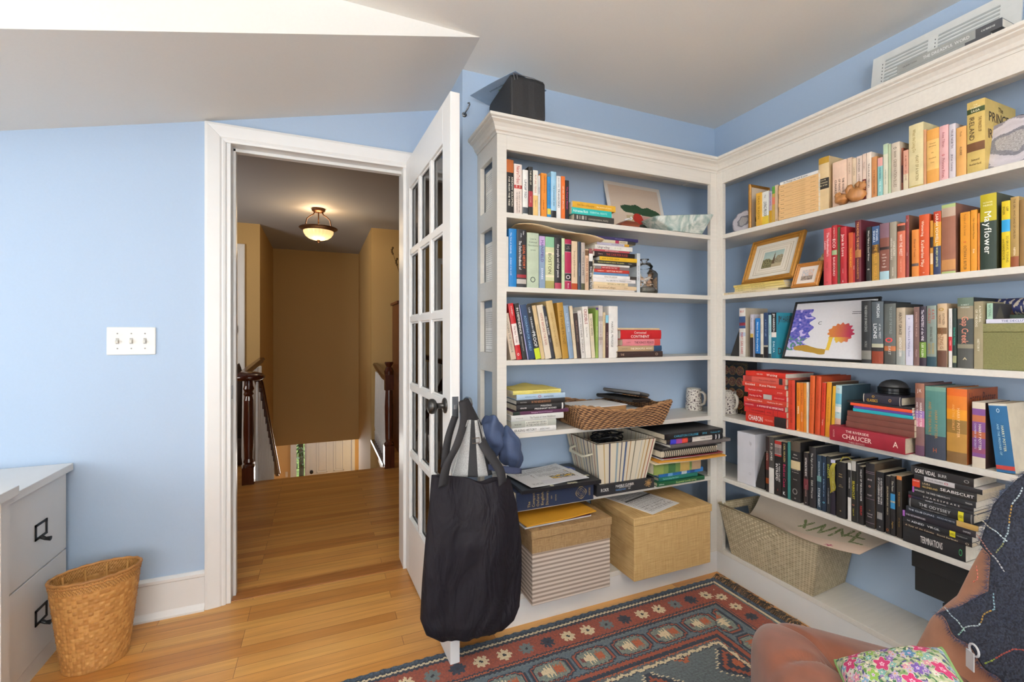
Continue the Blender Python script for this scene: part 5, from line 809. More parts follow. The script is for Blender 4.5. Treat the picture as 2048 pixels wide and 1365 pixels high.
# wicker basket
def rope_basket(name, bl, tl, zh, M4, label, c1, c2, rows=16, wave=True, dip=0., parent=None):
    """open basket: bottom corners bl, rim corners tl (metres), walls of stacked twisted rows"""
    root = thing(name, label, 'basket', M4=M4)
    def ringpt(P, u, rad=.03):
        m = 4; per = u*4 % 4; i = int(per); t = per-i
        a = Vector(P[i]); b = Vector(P[(i+1) % 4]); p = a.lerp(b, t)
        cx = sum(q[0] for q in P)/4; cy = sum(q[1] for q in P)/4
        k = 1-.05*(abs(2*t-1)**8)
        return Vector((cx+(p.x-cx)*k, cy+(p.y-cy)*k))
    c1, c2 = L_(c1), L_(c2)
    def mk(side):
        g = G(); nu, nv = 420, rows*4
        def f(u, v):
            a = ringpt(bl, u); b = ringpt(tl, u); p = a.lerp(b, v**.9)
            cx = (a.x*0+sum(q[0] for q in tl)/4); cy = sum(q[1] for q in tl)/4
            n_ = Vector((p.x-cx, p.y-cy)).normalized()
            row = v*rows; ph = int(row); am = .0035*abs(math.sin(math.pi*row))+.0022*math.sin(u*420*.9*1.0+ph*2.1+row*2.5)
            p = p+n_*(am-(.008 if side else 0)); 
            zz = zh*v*(1+dip*math.cos(2*math.pi*((u*4) % 1)*1)*v)
            return (p.x, p.y, zz)
        def cl(u, v):
            t = .5+.5*math.sin(u*420*.9+int(v*rows)*2.1+v*rows*2.5); t = (t**1.6)*(.45+.55*abs(math.sin(math.pi*v*rows)))  # colour darkens in the valleys between strands, shade painted into the weave
            return mixc(c1, c2, max(0, min(1, t*1.1+nz(u*60, v*20)*.5)))
        g.grid(f, nu, nv, 0, cl, closeu=True); return g
    m = mat('attr', .75, 'paint', var=.05)
    o = mk(0).obj('woven_wall', m, root, smooth=True, solid=0)
    o2 = mk(1).obj('woven_lining', m, root, smooth=True)
    g = G(); path = []
    for k in range(120):
        u = k/120; b = ringpt(tl, u); path.append((b.x*.99, b.y*.99, zh*(1+dip*math.cos(2*math.pi*((u*4) % 1)))))
    for s_ in (0, 1):
        pp = [(p[0]+.003*math.cos(i*1.3+s_*3.14), p[1], p[2]+.004*math.sin(i*1.3+s_*3.14)) for i, p in enumerate(path)]
        g.tube(pp, .0045, 7, loop=True, mi=s_)
    g.obj('rim', [mat(tuple(mixc(c1, c2, .8)), .7), mat(tuple(mixc(c1, c2, .4)), .7)], root, smooth=True)
    g = G(); g.poly([(x*.98, y*.98, .004) for x, y in bl]); g.obj('base', mat(tuple(c1), .8), root)
    return root
rope_basket('wicker_basket', [(-.205, -.155), (.205, -.165), (.22, .13), (-.20, .13)], [(-.235, -.17), (.265, -.165), (.285, .15), (-.24, .15)], .088,
            Matrix.Translation((1.24, 1.80, .7935)) @ Matrix.Rotation(R(-3), 4, 'Z'), 'brown twisted wicker tray basket holding frames and papers, fourth shelf', '3a2012', 'b08458', rows=13, dip=.16)
for (x, y, z, w, d, h, rz, ry, rx, c, nm, lb, cat) in ((1.15, 1.765, .798, .24, .17, .085, 4, 0, 0, 'a67c50', 'book', 'tan book lying inside the wicker basket, white back cover uppermost', 'book'),
                                     (1.25, 1.765, .80, .24, .15, .058, -4, 0, 0, 'e4e2de', 'booklet', 'white booklet under the tan book in the wicker basket', 'booklet')):
    r = thing(nm, lb, cat, M4=Matrix.Translation((x, y, z)) @ Matrix.Rotation(R(rz), 4, 'Z'))
    g = G(); g.box(-w/2, w/2, -d/2, d/2, 0, h, 0); g.obj('page_block', mat(c, .6, 'plain', var=.06), r, bevel=.002)
    g = G(); g.box(-w/2-.003, w/2+.003, -d/2-.003, d/2+.003, h, h+.003, 0)
    if cat == 'book': text(g, "WOMEN'S DAUGHTERS", lambda u_, v: (-w*.4+u_, -d/2-.0004, h*.6+v), w*.8, .016, 1)
    g.obj('cover', [WHITE, mat('7a5430', .6)], r)
def simple_frame(name, w, h, b, t, fm, inner, M4, label, cat='picture frame', fn=None, res=80, mount=None, strut=False):
    r = thing(name, label, cat, M4=M4)
    g = G(); pf = [(0, 0), (0, -t*.7), (.25, -t), (.45, -t*.8), (.7, -t*.95), (1, -t*.45), (1, 0)]
    rs = []
    for cx, cz, sx, sz in ((-w/2, 0, 1, 1), (w/2, 0, -1, 1), (w/2, h, -1, -1), (-w/2, h, 1, -1)):
        rs.append([(cx+sx*b*a, y, cz+sz*b*a) for a, y in pf])
    g.rings(rs, True, False, 0, loop=True); g.obj('frame', fm, r)
    B(-w/2+.003, w/2-.003, .0, .004, .003, h-.003).obj('backing', mat('2a2624', .8), r)
    if fn:
        g = G(); nv = int(res*(h/w)); g.grid(lambda u, v: (-w/2+b*.9+(w-1.8*b)*u, -.001-t*.3, b*.9+(h-1.8*b)*v), res, nv, 0, fn); g.obj('picture', ATTR, r)
    else: B(-w/2+b*.8, w/2-b*.8, -.003, -.001, b*.8, h-b*.8).obj('picture', inner, r)
    return r
GOLD = mat('a9772f', .35, 'grainx', metal=.25, var=.15, name='gilt_wood')
BLKF = mat('1e1c1b', .35, 'plain', name='black_frame')
simple_frame('picture_frame', .155, .20, .012, .012, BLKF, mat('6a6a68', .3), Matrix.Translation((1.37, 1.70, .892)) @ Matrix.Rotation(R(20), 4, 'Z') @ Matrix.Rotation(R(5), 4, 'Y') @ Matrix.Rotation(R(-88), 4, 'X'), 'black and gold frame lying slanted on top in the wicker basket')
simple_frame('picture_frame', .15, .18, .014, .012, mat('3a3634', .35), mat('4c4a48', .3), Matrix.Translation((1.42, 1.74, .912)) @ Matrix.Rotation(R(34), 4, 'Z') @ Matrix.Rotation(R(10), 4, 'Y') @ Matrix.Rotation(R(-87), 4, 'X'), 'dark grey frame lying behind the black and gold one in the wicker basket')
# mugs
def mugcol(seed):
    def f(u, v):
        c = L_('dcd4c8')
        a = nz(u*16, v*9, seed, 1.3); b = nz(u*30+4, v*17, seed+5, 1.)
        if b > .30: c = L_('4a3438')
        if abs(a) < .022 and v > .08: c = L_('5a4448')
        if seed == 1 and (u-.60)**2*14+(v-.42)**2*1.2 < .022: c = L_('5a7c98')
        return c
    return f
def mug(x, y, z, rz, seed, label):
    r = thing('mug', label, 'mug', (x, y, z), rz)
    g = G()
    def pr(v):  # v 0..1 outside bottom -> top
        return (.044-.007*v)
    g.grid(lambda u, v: ((pr(v))*math.cos(2*math.pi*u), (pr(v))*math.sin(2*math.pi*u), .002+.113*v), 96, 60, 0, mugcol(seed), closeu=True)
    g.obj('printed_wall', ATTR, r, smooth=True)
    g = G(); g.lathe([(.0, .006), (.038, .006), (.0345, .113), (.0352, .1165), (.037, .1155)], n=40, cap=False); g.lathe([(0, 0), (.043, 0), (.044, .002)], n=40, cap=False); g.obj('lining', mat('e6dfd2', .25), r, smooth=True)
    g = G(); hp = [(.036, 0, .098), (.052, 0, .1), (.064, 0, .088), (.067, 0, .065), (.06, 0, .04), (.04, 0, .028)]
    g.tube(hp, [.006, .0065, .0075, .0075, .0065, .006], 10); g.obj('handle', mat('e0d6c6', .3), r, smooth=True)
mug(1.868, 1.885, .7935, R(-75), 1, 'floral mug with a blue bloom on the door bookcase fourth shelf')
mug(1.955, 1.735, .7935, R(-100), 2, 'floral mug in front of the painted lacquer panel on the armchair bookcase')

# fifth shelf
r = thing('dictionary', 'huge navy blue dictionary in slipcase under the black binder', 'book', M4=Matrix.Translation((.725, 1.668, .4905)))
g = G(); w, h, d = .362, .0745, .265
g.box(0, w, .0, d, 0, h)
T_ = "The|.055|.0;Compact|.075|.0;Oxford|.095|.0;English|.115|.0;Dictionary|.137|0"
for q in T_.split(';'):
    s_, xx, _ = q.split('|'); xx = float(xx); Lt = .011*len(s_)*.55
    Lt = min(.06, .0085*len(s_))
    text(g, s_, lambda u_, v: (xx-v, -.0005, .008+u_), Lt, .012, 1, 1.2)
text(g, 'NEW', lambda u_, v: (.158-v, -.0005, .03+u_), .014, .006, 1); text(g, 'EDITION', lambda u_, v: (.178-v, -.0005, .02+u_), .026, .006, 1)
text(g, 'OXFORD', lambda u_, v: (.342-v, -.0005, .02+u_), .034, .009, 1)
for rad, nn in ((.022, 24), (.014, 18), (.007, 12)):
    for k in range(nn):
        a = 2*math.pi*k/nn; a2 = a+2*math.pi/nn*.7; r2 = rad*1.16*(1+.1*math.cos(4*a))
        g.poly([(.30+rad*math.cos(a), -.0005, .037+rad*math.sin(a)), (.30+rad*math.cos(a2), -.0005, .037+rad*math.sin(a2)), (.30+r2*math.cos(a2), -.0005, .037+r2*math.sin(a2)), (.30+r2*math.cos(a), -.0005, .037+r2*math.sin(a))], 1)
g.obj('slipcase', [mat('1c2740', .45, 'paint', var=.05), mat('b39a62', .4, metal=.3)], r)
B(-.004, -.0002, .01, d-.01, .004, h-.004).obj('page_edge', PAGE, r)
r = thing('game_box', 'flat black glossy box with blue emblem on top of the navy dictionary', 'box', M4=Matrix.Translation((.735, 1.64, .5655)) @ Matrix.Rotation(R(-1), 4, 'Z'))
g = G(); g.box(0, .37, 0, .275, 0, .016)
def disc(cx, cy, rad, z, mi, n=28, r0=0):
    for k in range(n):
        a, b = 2*math.pi*k/n, 2*math.pi*(k+1)/n
        g.poly([(cx+r0*math.cos(a), cy+r0*math.sin(a), z), (cx+rad*math.cos(a), cy+rad*math.sin(a), z), (cx+rad*math.cos(b), cy+rad*math.sin(b), z), (cx+r0*math.cos(b), cy+r0*math.sin(b), z)], mi)
disc(.30, .19, .042, .0163, 1); disc(.30, .19, .045, .0164, 2, r0=.042)
for k in range(5):
    a = k*1.2566; g.poly([(.30, .19, .0166), (.30+.034*math.cos(a-.14), .19+.034*math.sin(a-.14), .0166), (.30+.038*math.cos(a), .19+.038*math.sin(a), .0166), (.30+.034*math.cos(a+.14), .19+.034*math.sin(a+.14), .0166)], 2)
g.poly([(.33, .07, .0163), (.355, .07, .0163), (.355, .085, .0163), (.33, .085, .0163)], 3)
for cx in (.14, .22, .235, .25): disc(cx, .012, .009, .0163, 3, 16)
g.obj('lid', [mat('17171b', .35), mat('3a4c8a', .4), mat('6a80c0', .4), mat('c8c4a8', .5)], r, bevel=.0015)
def textpage(seed, pic_=False, lines=26):
    def f(u, v):
        c = L_('dedcda')
        if pic_ and .30 < u < .92 and .22 < v < .62:
            a = nz(u*7, v*7, seed); b = nz(u*22, v*22, seed+3)
            if a > .12: return L_('d8a82c')
            if a > -.02: return L_('4c7a88')
            if b > .1: return L_('e0d4c0')
            return L_('5a4634')
        if .08 < u < .92 and .06 < v < .94:
            rr_ = v*lines; ln = int(rr_)
            if rr_-ln < .38 and nz(u*60, ln*3.1, seed) > -.25 and not (pic_ and .18 < v < .66): return L_('8c8a88')
        return c
    return f
def sheet(name, w, h, M4, label, cat, fn, nu=70, nv=90, t=.0018, curl=0.):
    r = thing(name, label, cat, M4=M4)
    g = G(); g.grid(lambda u, v: (w*(u-.5), h*(v-.5), t+.0002+curl*(u-.5)**2), nu, nv, 0, fn); g.obj('printed_side', ATTR, r)
    g = G(); g.grid(lambda u, v: (w*(u-.5), h*(v-.5), t*.5+curl*(u-.5)**2), 12, 2); g.obj('leaf', WHITE, r, solid=t)
sheet('magazine', .285, .225, Matrix.Translation((.905, 1.775, .5822)) @ Matrix.Rotation(R(8), 4, 'Z'), 'open magazine page with colour picture on top of the black box', 'magazine', textpage(4, True), curl=.02)
sheet('card', .21, .15, Matrix.Translation((.955, 1.735, .5862)) @ Matrix.Rotation(R(2), 4, 'Z'), 'small white card corner lying over the magazine picture', 'card', lambda u, v: L_('d2d0d4') if v < .35 else textpage(9, True)(u, v), t=.001)
# marble-run game box with the striped bin on it
r = thing('board_game_box', 'black marble run box with white lettering under the striped bin', 'box', M4=Matrix.Translation((1.115, 1.685, .4905)))
g = G(); g.box(0, .315, 0, .235, 0, .0465)
text(g, 'ROKR', lambda u_, v: (.022+u_, -.0004, .024+v), .042, .015, 1); text(g, 'MARBLE CLIMBER', lambda u_, v: (.1+u_, -.0004, .033+v), .1, .011, 1)
text(g, 'CONSTRUCTION MARBLE', lambda u_, v: (.1+u_, -.0004, .024+v), .1, .004, 1); text(g, 'MARBLE RUN', lambda u_, v: (.1+u_, -.0004, .015+v), .055, .007, 2); text(g, '300', lambda u_, v: (.165+u_, -.0004, .015+v), .018, .006, 1)
for k in range(26):
    a = k*2.4; q = .003+.0007*k; cx = .28+q*math.cos(a); cz = .025+q*math.sin(a)*.9
    g.poly([(cx-.0035, -.0006, cz-.001), (cx+.0035, -.0006, cz-.0015), (cx+.003, -.0006, cz+.002), (cx-.003, -.0006, cz+.0015)], 3)
g.obj('lid', [mat('232327', .45), mat('e4e2dc', .5), mat('5a8ac0', .5), mat('c89c60', .5)], r, bevel=.001)
r = thing('storage_bin', 'fabric bin with thin coloured stripes holding cables, fifth shelf', 'storage bin', M4=Matrix.Translation((1.255, 1.80, .5375)))
STR = bpy.data.materials.new('striped_fabric'); STR.use_nodes = True; STR.node_tree.nodes['Principled BSDF'].inputs['Roughness'].default_value = .85
at = STR.node_tree.nodes.new('ShaderNodeAttribute'); at.attribute_name = 'Col'; STR.node_tree.links.new(at.outputs['Color'], STR.node_tree.nodes['Principled BSDF'].inputs['Base Color'])
rnd = random.Random(5); stl = []; x = 0
while x < 4:
    w = rnd.choice((.05, .07, .1)); stl.append((x, x+w, 'd6cbb4')); x += w
    w = rnd.choice((.014, .02, .03)); stl.append((x, x+w, rnd.choice(('4c5a78', '8a3c34', 'a88050', '6a6450', '8a9aa0', 'b89a60', '3a3c50')))); x += w
def stc(u, v):
    t = (u*4) % 4
    for a, b, c in stl:
        if a <= t < b: return L_(c)
    return L_('d6cbb4')
bo = [(-.118, -.105), (.135, -.105), (.13, .10), (-.118, .10)]; to = [(-.158, -.145), (.165, -.14), (.155, .135), (-.15, .135)]
def qp(P, u):
    per = (u*4) % 4; i = int(per); t = per-i; a = Vector(P[i]); b = Vector(P[(i+1) % 4]); return a.lerp(b, t)
g = G(); g.grid(lambda u, v: (*qp(bo, u).lerp(qp(to, u), v), .19*v+.0005), 480, 3, 0, stc, closeu=True); g.obj('outer_fabric', STR, r)
g = G(); g.grid(lambda u, v: (*(qp(bo, u).lerp(qp(to, u), v)*.965), .189*v+.003), 480, 3, 0, lambda u, v: mixc(stc(u, v), L_('d6cbb4'), .5), closeu=True); g.poly([(x*.96, y*.96, .003) for x, y in bo]); g.c.append(L_('6a6050')); g.obj('lining', STR, r)
g = G(); 
for P_, k in ((to, 1.0),): g.tube([(*(Vector(p)), .19) for p in P_], .0022, 6, loop=True)
g.obj('rim', mat('5a4c3c', .8), r)
g = G(); g.tube([(-.142, -.085, .135), (-.168, -.08, .128), (-.176, -.06, .12), (-.17, .0, .118), (-.176, .05, .12), (-.165, .065, .13), (-.14, .065, .137)], .0085, 8, flat=.5); g.obj('handle', mat('cfcab6', .8), r, smooth=True)
rnd = random.Random(11)
for k in range(7):
    g = G(); a0 = rnd.uniform(0, 6); pts = []; n_ = 46
    cx, cy = rnd.uniform(-.06, .07), rnd.uniform(-.05, .05); rad = rnd.uniform(.025, .055); hz = .165+rnd.uniform(0, .02)
    for i in range(n_):
        a = a0+i*.34; pts.append((1.255+cx+rad*math.cos(a)*(1+.15*math.sin(i)), 1.80+cy+rad*math.sin(a)*.8, .5375+hz+.022*math.sin(a*.5+k)))
    g.tube(pts, .003, 6); tag(g.obj('cable', mat('161618', .45), smooth=True), 'black cable coiled among others in the striped fabric bin', 'cable', 'black cables in the striped bin')
tag(B(1.165, 1.345, 1.72, 1.87, .545, .69).obj('cardboard_box', mat('2c2724', .8), bevel=.004), 'dark box beneath the cables inside the striped bin', 'box')
# papers between the yearbooks and gardening books
def slab(name, cat, x0, x1, y0, y1, z0, z1, c, label, rz=0, rough=.6, wav=0., t=None):
    cx, cy = (x0+x1)/2, (y0+y1)/2
    g = G(); g.grid(lambda u, v: ((u-.5)*(x1-x0), (v-.5)*(y1-y0), wav*math.sin(u*7+1)+wav*.7*math.cos(v*5)), 18, 10)
    o = g.obj(name, mat(c, rough, 'paint', var=.04), solid=z1-z0, smooth=False); o.matrix_world = Matrix.Translation((cx, cy, (z0+z1)/2)) @ Matrix.Rotation(R(rz), 4, 'Z'); tag(o, label, cat); return o
slab('folder', 'folder', 1.40, 1.82, 1.63, 1.87, .6075, .613, 'd8c8a8', 'manila folder with torn corner, lowest paper above the garden book', -2, wav=.0015)
slab('envelope', 'envelope', 1.42, 1.80, 1.62, 1.85, .6145, .622, 'c88a2c', 'orange padded envelope lying on the manila folder', -4, wav=.002)
slab('paper_sheet', 'paper', 1.44, 1.79, 1.64, 1.87, .6245, .628, 'dcdae0', 'white papers between the orange envelope and the spiral notebook', -1, wav=.0008)
slab('folder', 'folder', 1.45, 1.80, 1.63, 1.86, .630, .633, '7a2428', 'thin dark red folder under the spiral notebook', -2, wav=.0006)
r = thing('spiral_notebook', 'thick black spiral notebook with cream pages under grey album', 'notebook', M4=Matrix.Translation((1.43, 1.632, .6355)) @ Matrix.Rotation(R(-1.5), 4, 'Z'))
B(0, .33, .008, .22, .004, .032).obj('pages', PAGE, r); g = G(); g.box(-.003, .335, .006, .223, .032, .0345); g.box(-.003, .335, .006, .223, .0015, .004); g.obj('cover', mat('1d1c1e', .5), r)
g = G()
for k in range(26):
    x = .012+k*.012; g.tube([(x+.003*math.sin(a*.5), .008-.012*math.sin(a), .018-.016*math.cos(a)) for a in [i*math.pi/7 for i in range(8)]], .0016, 6)
g.obj('spiral_binding', BLACKM, r, smooth=True)
slab('notebook', 'notebook', 1.44, 1.80, 1.64, 1.87, .6705, .681, '3c3836', 'dark flat notebook between spiral notebook and grey album', 0)
# storage boxes on the bottom board
def lidbox(name, x0, x1, y0, y1, z0, h, lh, m_body, m_lid, label, holes=None, lid_over=.005, band=None, name_l='lid'):
    r = thing(name, label, 'box', ((x0+x1)/2, (y0+y1)/2, z0)); w, d = (x1-x0)/2, (y1-y0)/2
    B(-w, w, -d, d, 0, h-.004).obj('body', m_body, r, bevel=.003)
    if band:
        zb, mb = band; g = G(); e = .0012; g.box(-w-e, w+e, -d-e, d+e, zb, h-.005)
        if holes: g.box(-w-e-.001, -w-e+.0005, -.03, .03, zb+.015, zb+.035, 1)
        g.obj('band', [mb, mat('1c1410', .8)], r)
    o = lid_over; B(-w-o, w+o, -d-o, d+o, h-lh, h).obj(name_l, m_lid, r, bevel=.003)
    return r
BURL = weave_mat('brown_burlap', '7c5c38', 'a88a60', 30, 30, 700); LIN = weave_mat('tan_slubbed_linen', 'b08c54', 'd0ae78', 12, 12, 330, bump=.25)
SBOX = stripes('grey_beige_striped_linen', 'c9b9ab', '8d7c70', 2, 58, .52)
lidbox('storage_box', .770, 1.137, 1.616, 1.94, .1285, .297, .032, SBOX, BURL, 'striped storage box with brown burlap lid beside the black tote bag', holes=1, band=(.208, BURL), lid_over=.006)
lidbox('storage_box', 1.252, 1.692, 1.603, 1.945, .1285, .276, .034, LIN, LIN, 'tan linen covered storage box with lid under the fifth shelf')
slab('paper_sheet', 'paper', .745, 1.06, 1.645, 1.88, .4265, .432, 'e4e2e0', 'white papers under the mustard envelope on the burlap lid', 2, wav=.0004)
slab('folder', 'folder', .75, 1.055, 1.64, 1.88, .4345, .438, '5a2c30', 'dark red folder just under the mustard envelope', 1, wav=.0004)
slab('envelope', 'envelope', .735, 1.075, 1.628, 1.88, .442, .446, 'cf9426', 'mustard yellow envelope on the papers on the burlap lid', 5, wav=.0018)
sheet('printed_paper', .216, .27, Matrix.Translation((1.42, 1.765, .4048)) @ Matrix.Rotation(R(16), 4, 'Z'), 'printed white paper with dark band on the tan linen box', 'paper', lambda u, v: L_('504e4c') if .58 < v < .63 and u > .1 else textpage(2)(u, v))
# black speaker-shaped bag and flyer on top of the case
r = thing('equipment_bag', 'worn black zipped bag standing on top of the door bookcase', 'bag', M4=Matrix.Translation((.70, 1.71, 2.079)))
prof = [(0, 0), (0, .03), (.004, .158), (.014, .170), (.245, .160), (.258, .148), (.262, .02), (.255, 0)]
g = G(); rs = []
for k in range(7):
    t = k/6; q = 1-.03*abs(2*t-1)**6
    rs.append([(.155*t, y-.045+.003*nz(y*9, t*5, 1), z*q+.003*nz(y*9, t*4, 3)) for y, z in prof])
g.rings(rs); g.obj('body', mat('232325', .55, 'paint', var=.12, bump=.3), r, bevel=.008)
g = G(); g.tube([(.01, -.04, .168), (.10, -.041, .165), (.145, -.041, .158)], .0016, 6); g.tube([(.012, -.042, .166), (.016, -.044, .140)], .002, 6); g.tube([(.026, -.042, .166), (.029, -.044, .145)], .002, 6)
g.obj('zipper', mat('6a6c70', .4, metal=.5), r)
r = thing('flyer', 'pale blue card lying on the black bag, printed side down', 'card')
fo = Vector((.605, 1.904, 2.249)); fe = Vector((.411, -.911, .004)); fn_ = Vector((.911, .411, 0))
g = G(); g.grid(lambda u, v: tuple(fo+fe*.27*u+fn_*.20*v+Vector((0, 0, .004*math.sin(u*3)))), 10, 4); g.obj('leaf', mat('9fb6d0', .5), r, solid=.0012)
g = G(); text(g, 'JohnsonLandscaping', lambda u_, v: tuple(fo+fe*(.08+u_)+fn_*(.035-v)+Vector((0, 0, -.0015))), .13, .010, 0)
for k in range(4):
    q = lambda a, b: tuple(fo+fe*a+fn_*b+Vector((0, 0, -.0015)))
    g.poly([q(.11+k*.004, .085-k*.009), q(.165+k*.004, .083-k*.009), q(.165+k*.004, .079-k*.009), q(.11+k*.004, .080-k*.009)], k % 2)
g.obj('printing', [mat('2c3a50', .6), mat('7a9a40', .6)], r)
# ------------------------------------------------------------------ things on the armchair bookcase
RB = Matrix.Rotation(-math.pi/2, 4, 'Z')      # local -Y faces the room, local +X runs toward the camera
def onB(x, y, z, rx=0, rz=0, ry=0): return Matrix.Translation((x, y, z)) @ Matrix.Rotation(R(rz), 4, 'Z') @ RB @ Matrix.Rotation(R(ry), 4, 'Y') @ Matrix.Rotation(R(rx), 4, 'X')
def agate(w, h, M4, label, seed):
    r = thing('agate_slice', label, 'agate', M4=M4)
    def rad(a): return 1+.07*nz(math.cos(a)*2, math.sin(a)*2, seed)+.025*nz(math.cos(a)*9, math.sin(a)*9, seed)
    g = G(); N_ = 90; cen = (0, h*.47)
    def p(t, a, y=0):
        q = rad(a)*t; x = w/2*math.cos(a)*q; z = cen[1]+h*.5*math.sin(a)*q
        return (x, y, max(z, 0.0008))
    def col(u, v):
        a = 2*math.pi*u; n_ = nz(math.cos(a)*3*v, math.sin(a)*3*v, seed+2)*.14; t = v+n_
        s_ = nz(math.cos(a)*v*26, math.sin(a)*v*26, seed+4)
        if t < .36: return mixc(L_('8e8a88'), L_('b8b4b4'), .5+s_)
        if t < .52: return mixc(L_('6c6c74'), L_('8a8890'), .5+s_)
        k = .5+.5*math.sin(t*22+a)
        return mixc(L_('c0bac0'), L_('d0cad0'), k*.5+s_*.4) if t < .93 else L_('8a8690')
    g.grid(lambda u, v: p(max(v, .001)*.96, 2*math.pi*u, -.006), N_, 40, 0, col, closeu=True); g.obj('polished_face', mat('attr', .12, 'paint', var=.02), r)
    g = G(); g.rings([[p(.95, 2*math.pi*k/N_, -.0055) for k in range(N_)], [p(1, 2*math.pi*k/N_, -.002) for k in range(N_)], [p(1.01, 2*math.pi*k/N_, .006) for k in range(N_)]]); g.obj('rind', mat('2c2a2c', .5, 'paint', var=.3, bump=.6), r)
agate(.135, .118, onB(1.905, 1.607, 1.7005, -12), 'grey agate slice with dark rind at the corner end, armchair bookcase top shelf', 1)
agate(.20, .165, onB(1.885, .665, 1.7005, -14), 'large pale agate slice beside the very thick gold book, armchair bookcase top shelf', 7)
r = simple_frame('picture_frame', .135, .212, .012, .010, GOLD, mat('e0cdb4', .7), Matrix.Translation((1.938, 1.545, 1.7005)), 'thin gilt frame standing edge-on between agate slice and mustard book')
# knobbly wooden carving before the peach book
g = G(); g2 = []
r = thing('wood_carving', 'knobbly orange-brown wooden carving before the wide peach book', 'carving', (1.845, 1.085, 1.7005))
g.blob((0, .026, .02), .02, .026, .02, 5, .5); g.blob((0, -.022, .026), .02, .028, .026, 9, .5); g.blob((.0, -.045, .05), .012, .012, .016, 3, .5); g.blob((0, .0, .047), .012, .013, .018, 6, .5); g.blob((0, .04, .035), .012, .012, .014, 4, .4); g.blob((0, -.03, .056), .01, .01, .014, 8, .4)
g.obj('carved_wood', mat('b07844', .45, 'grainz', var=.2), r, smooth=True)
# second shelf: yellow booklets, frames and the cone shell
for i, (z, y0, y1, c, lb) in enumerate(((.0005, 1.385, 1.676, 'd8c6a4', 'cream booklet at the bottom under three yellow booklets'),
                                    (.0105, 1.35, 1.612, 'dcc88a', 'pale yellow booklet on the cream booklet under the gilt frame'),
                                    (.0215, 1.355, 1.612, 'dcc476', 'yellow booklet, middle of three under the gilt frame'),
                                    (.0325, 1.36, 1.618, 'dcc06a', 'yellow booklet, topmost of three under the gilt frame'))):
    r = thing('booklet', lb+', armchair bookcase', 'booklet', group='booklets under the gilt frame', M4=Matrix.Translation((1.857, y1, 1.397+z)) @ RB)
    w = y1-y0; g = G(); g.box(0, w, 0, .19, 0, .0100)
    text(g, 'THE JOURNAL OF HISTORY', lambda u_, v: (w*.3+u_, -.0004, .0052+v), w*.4, .0042, 1); text(g, 'VOL. XII NO. 2', lambda u_, v: (w*.07+u_, -.0004, .0052+v), w*.15, .004, 1)
    g.obj('cover', [mat(c, .6), mat('6a5a30', .6)], r); B(w, w+.0006, .002, .188, .001, .009).obj('pages', PAGE, r)
def steeple(u, v):
    u = u; d = min(u, v, 1-u, 1-v)
    if d < .10: return L_('dcd6c8')
    if d < .115 or .15 < d < .158 or .22 < d < .228: return L_('b4a890')
    if d < .27: return L_('dcd4c4')
    x = (u-.27)/.46; y = (v-.27)/.46
    c = mixc(L_('c4cbb8'), L_('98b0ac'), y)
    if y < .45+.13*math.sin(x*5+.6)+.1*nz(x*6, 0, 2): c = mixc(L_('4c4a2c'), L_('8c8660'), .5+nz(x*18, y*18, 1))
    if x > .55 and y < .75-.9*abs(x-.85)+.1*nz(x*9, 1, 2): c = mixc(L_('6a6248'), L_('a89c80'), .5+nz(x*20, y*20, 4))
    if abs(x-.56) < .09*(1-y) and y < .92: c = mixc(L_('3c3024'), L_('6c5438'), .5+nz(x*30, y*30, 4))
    if y < .2 and x > .5: c = L_('b4a484')
    return c
simple_frame('picture_frame', .262, .232, .026, .02, GOLD, None, Matrix.Translation((1.885, 1.457, 1.4405)) @ RB @ Matrix.Rotation(R(-2), 4, 'Y') @ Matrix.Rotation(R(-23), 4, 'X'), 'gilt framed steeple landscape leaning on the yellow booklets', fn=steeple, res=130)
def street(u, v):
    if min(u, v, 1-u, 1-v) < .2: return L_('e4d8cc')
    n_ = nz(u*14, v*14, 6)
    if v < .45: return mixc(L_('6a5a54'), L_('b0a090'), .5+n_)
    return mixc(L_('e0c8b8'), L_('a8b4bc'), .5+n_) if u < .55 else mixc(L_('d8a888'), L_('c8c4c4'), .5+n_)
simple_frame('picture_frame', .112, .112, .017, .014, mat('b07434', .4, 'grainx', var=.2), None, Matrix.Translation((1.862, 1.268, 1.3975)) @ RB @ Matrix.Rotation(R(-22), 4, 'X'), 'small square wood-framed picture leaning before the cone shell', fn=street, res=70)
def cone(u, v):
    a = 2*math.pi*u; rr_ = .058*(1-v)**.8*(1 if v > .12 else .55+v/.12*.45)+.002
    rr_ *= 1+.05*math.sin(v*42+a*1)+.03*math.cos(8*a)
    return (rr_*math.cos(a)*.75, rr_*math.sin(a), .155*v)
def conec(u, v):
    return L_('8a6438') if (abs(((u*7+v*9) % 1)-.5) < .05 or abs(((u*7-v*9) % 1)-.5) < .05) and v > .2 else mixc(L_('cdb890'), L_('b09468'), .5+nz(u*8, v*12, 2))
o = G().grid(cone, 70, 50, 0, conec, closeu=True).obj('conch_shell', mat('attr', .35, 'paint', var=.03), smooth=True)
o.matrix_world = Matrix.Translation((2.0, 1.272, 1.470)) @ Matrix.Rotation(R(24), 4, 'X'); tag(o, 'cream patterned cone shell standing point up behind the framed pictures', 'shell')
tag(B(1.94, 2.06, 1.22, 1.33, 1.3975, 1.468).obj('small_box', mat('2c2824', .7), bevel=.003), 'dark box carrying the cone shell behind the small frame', 'box')
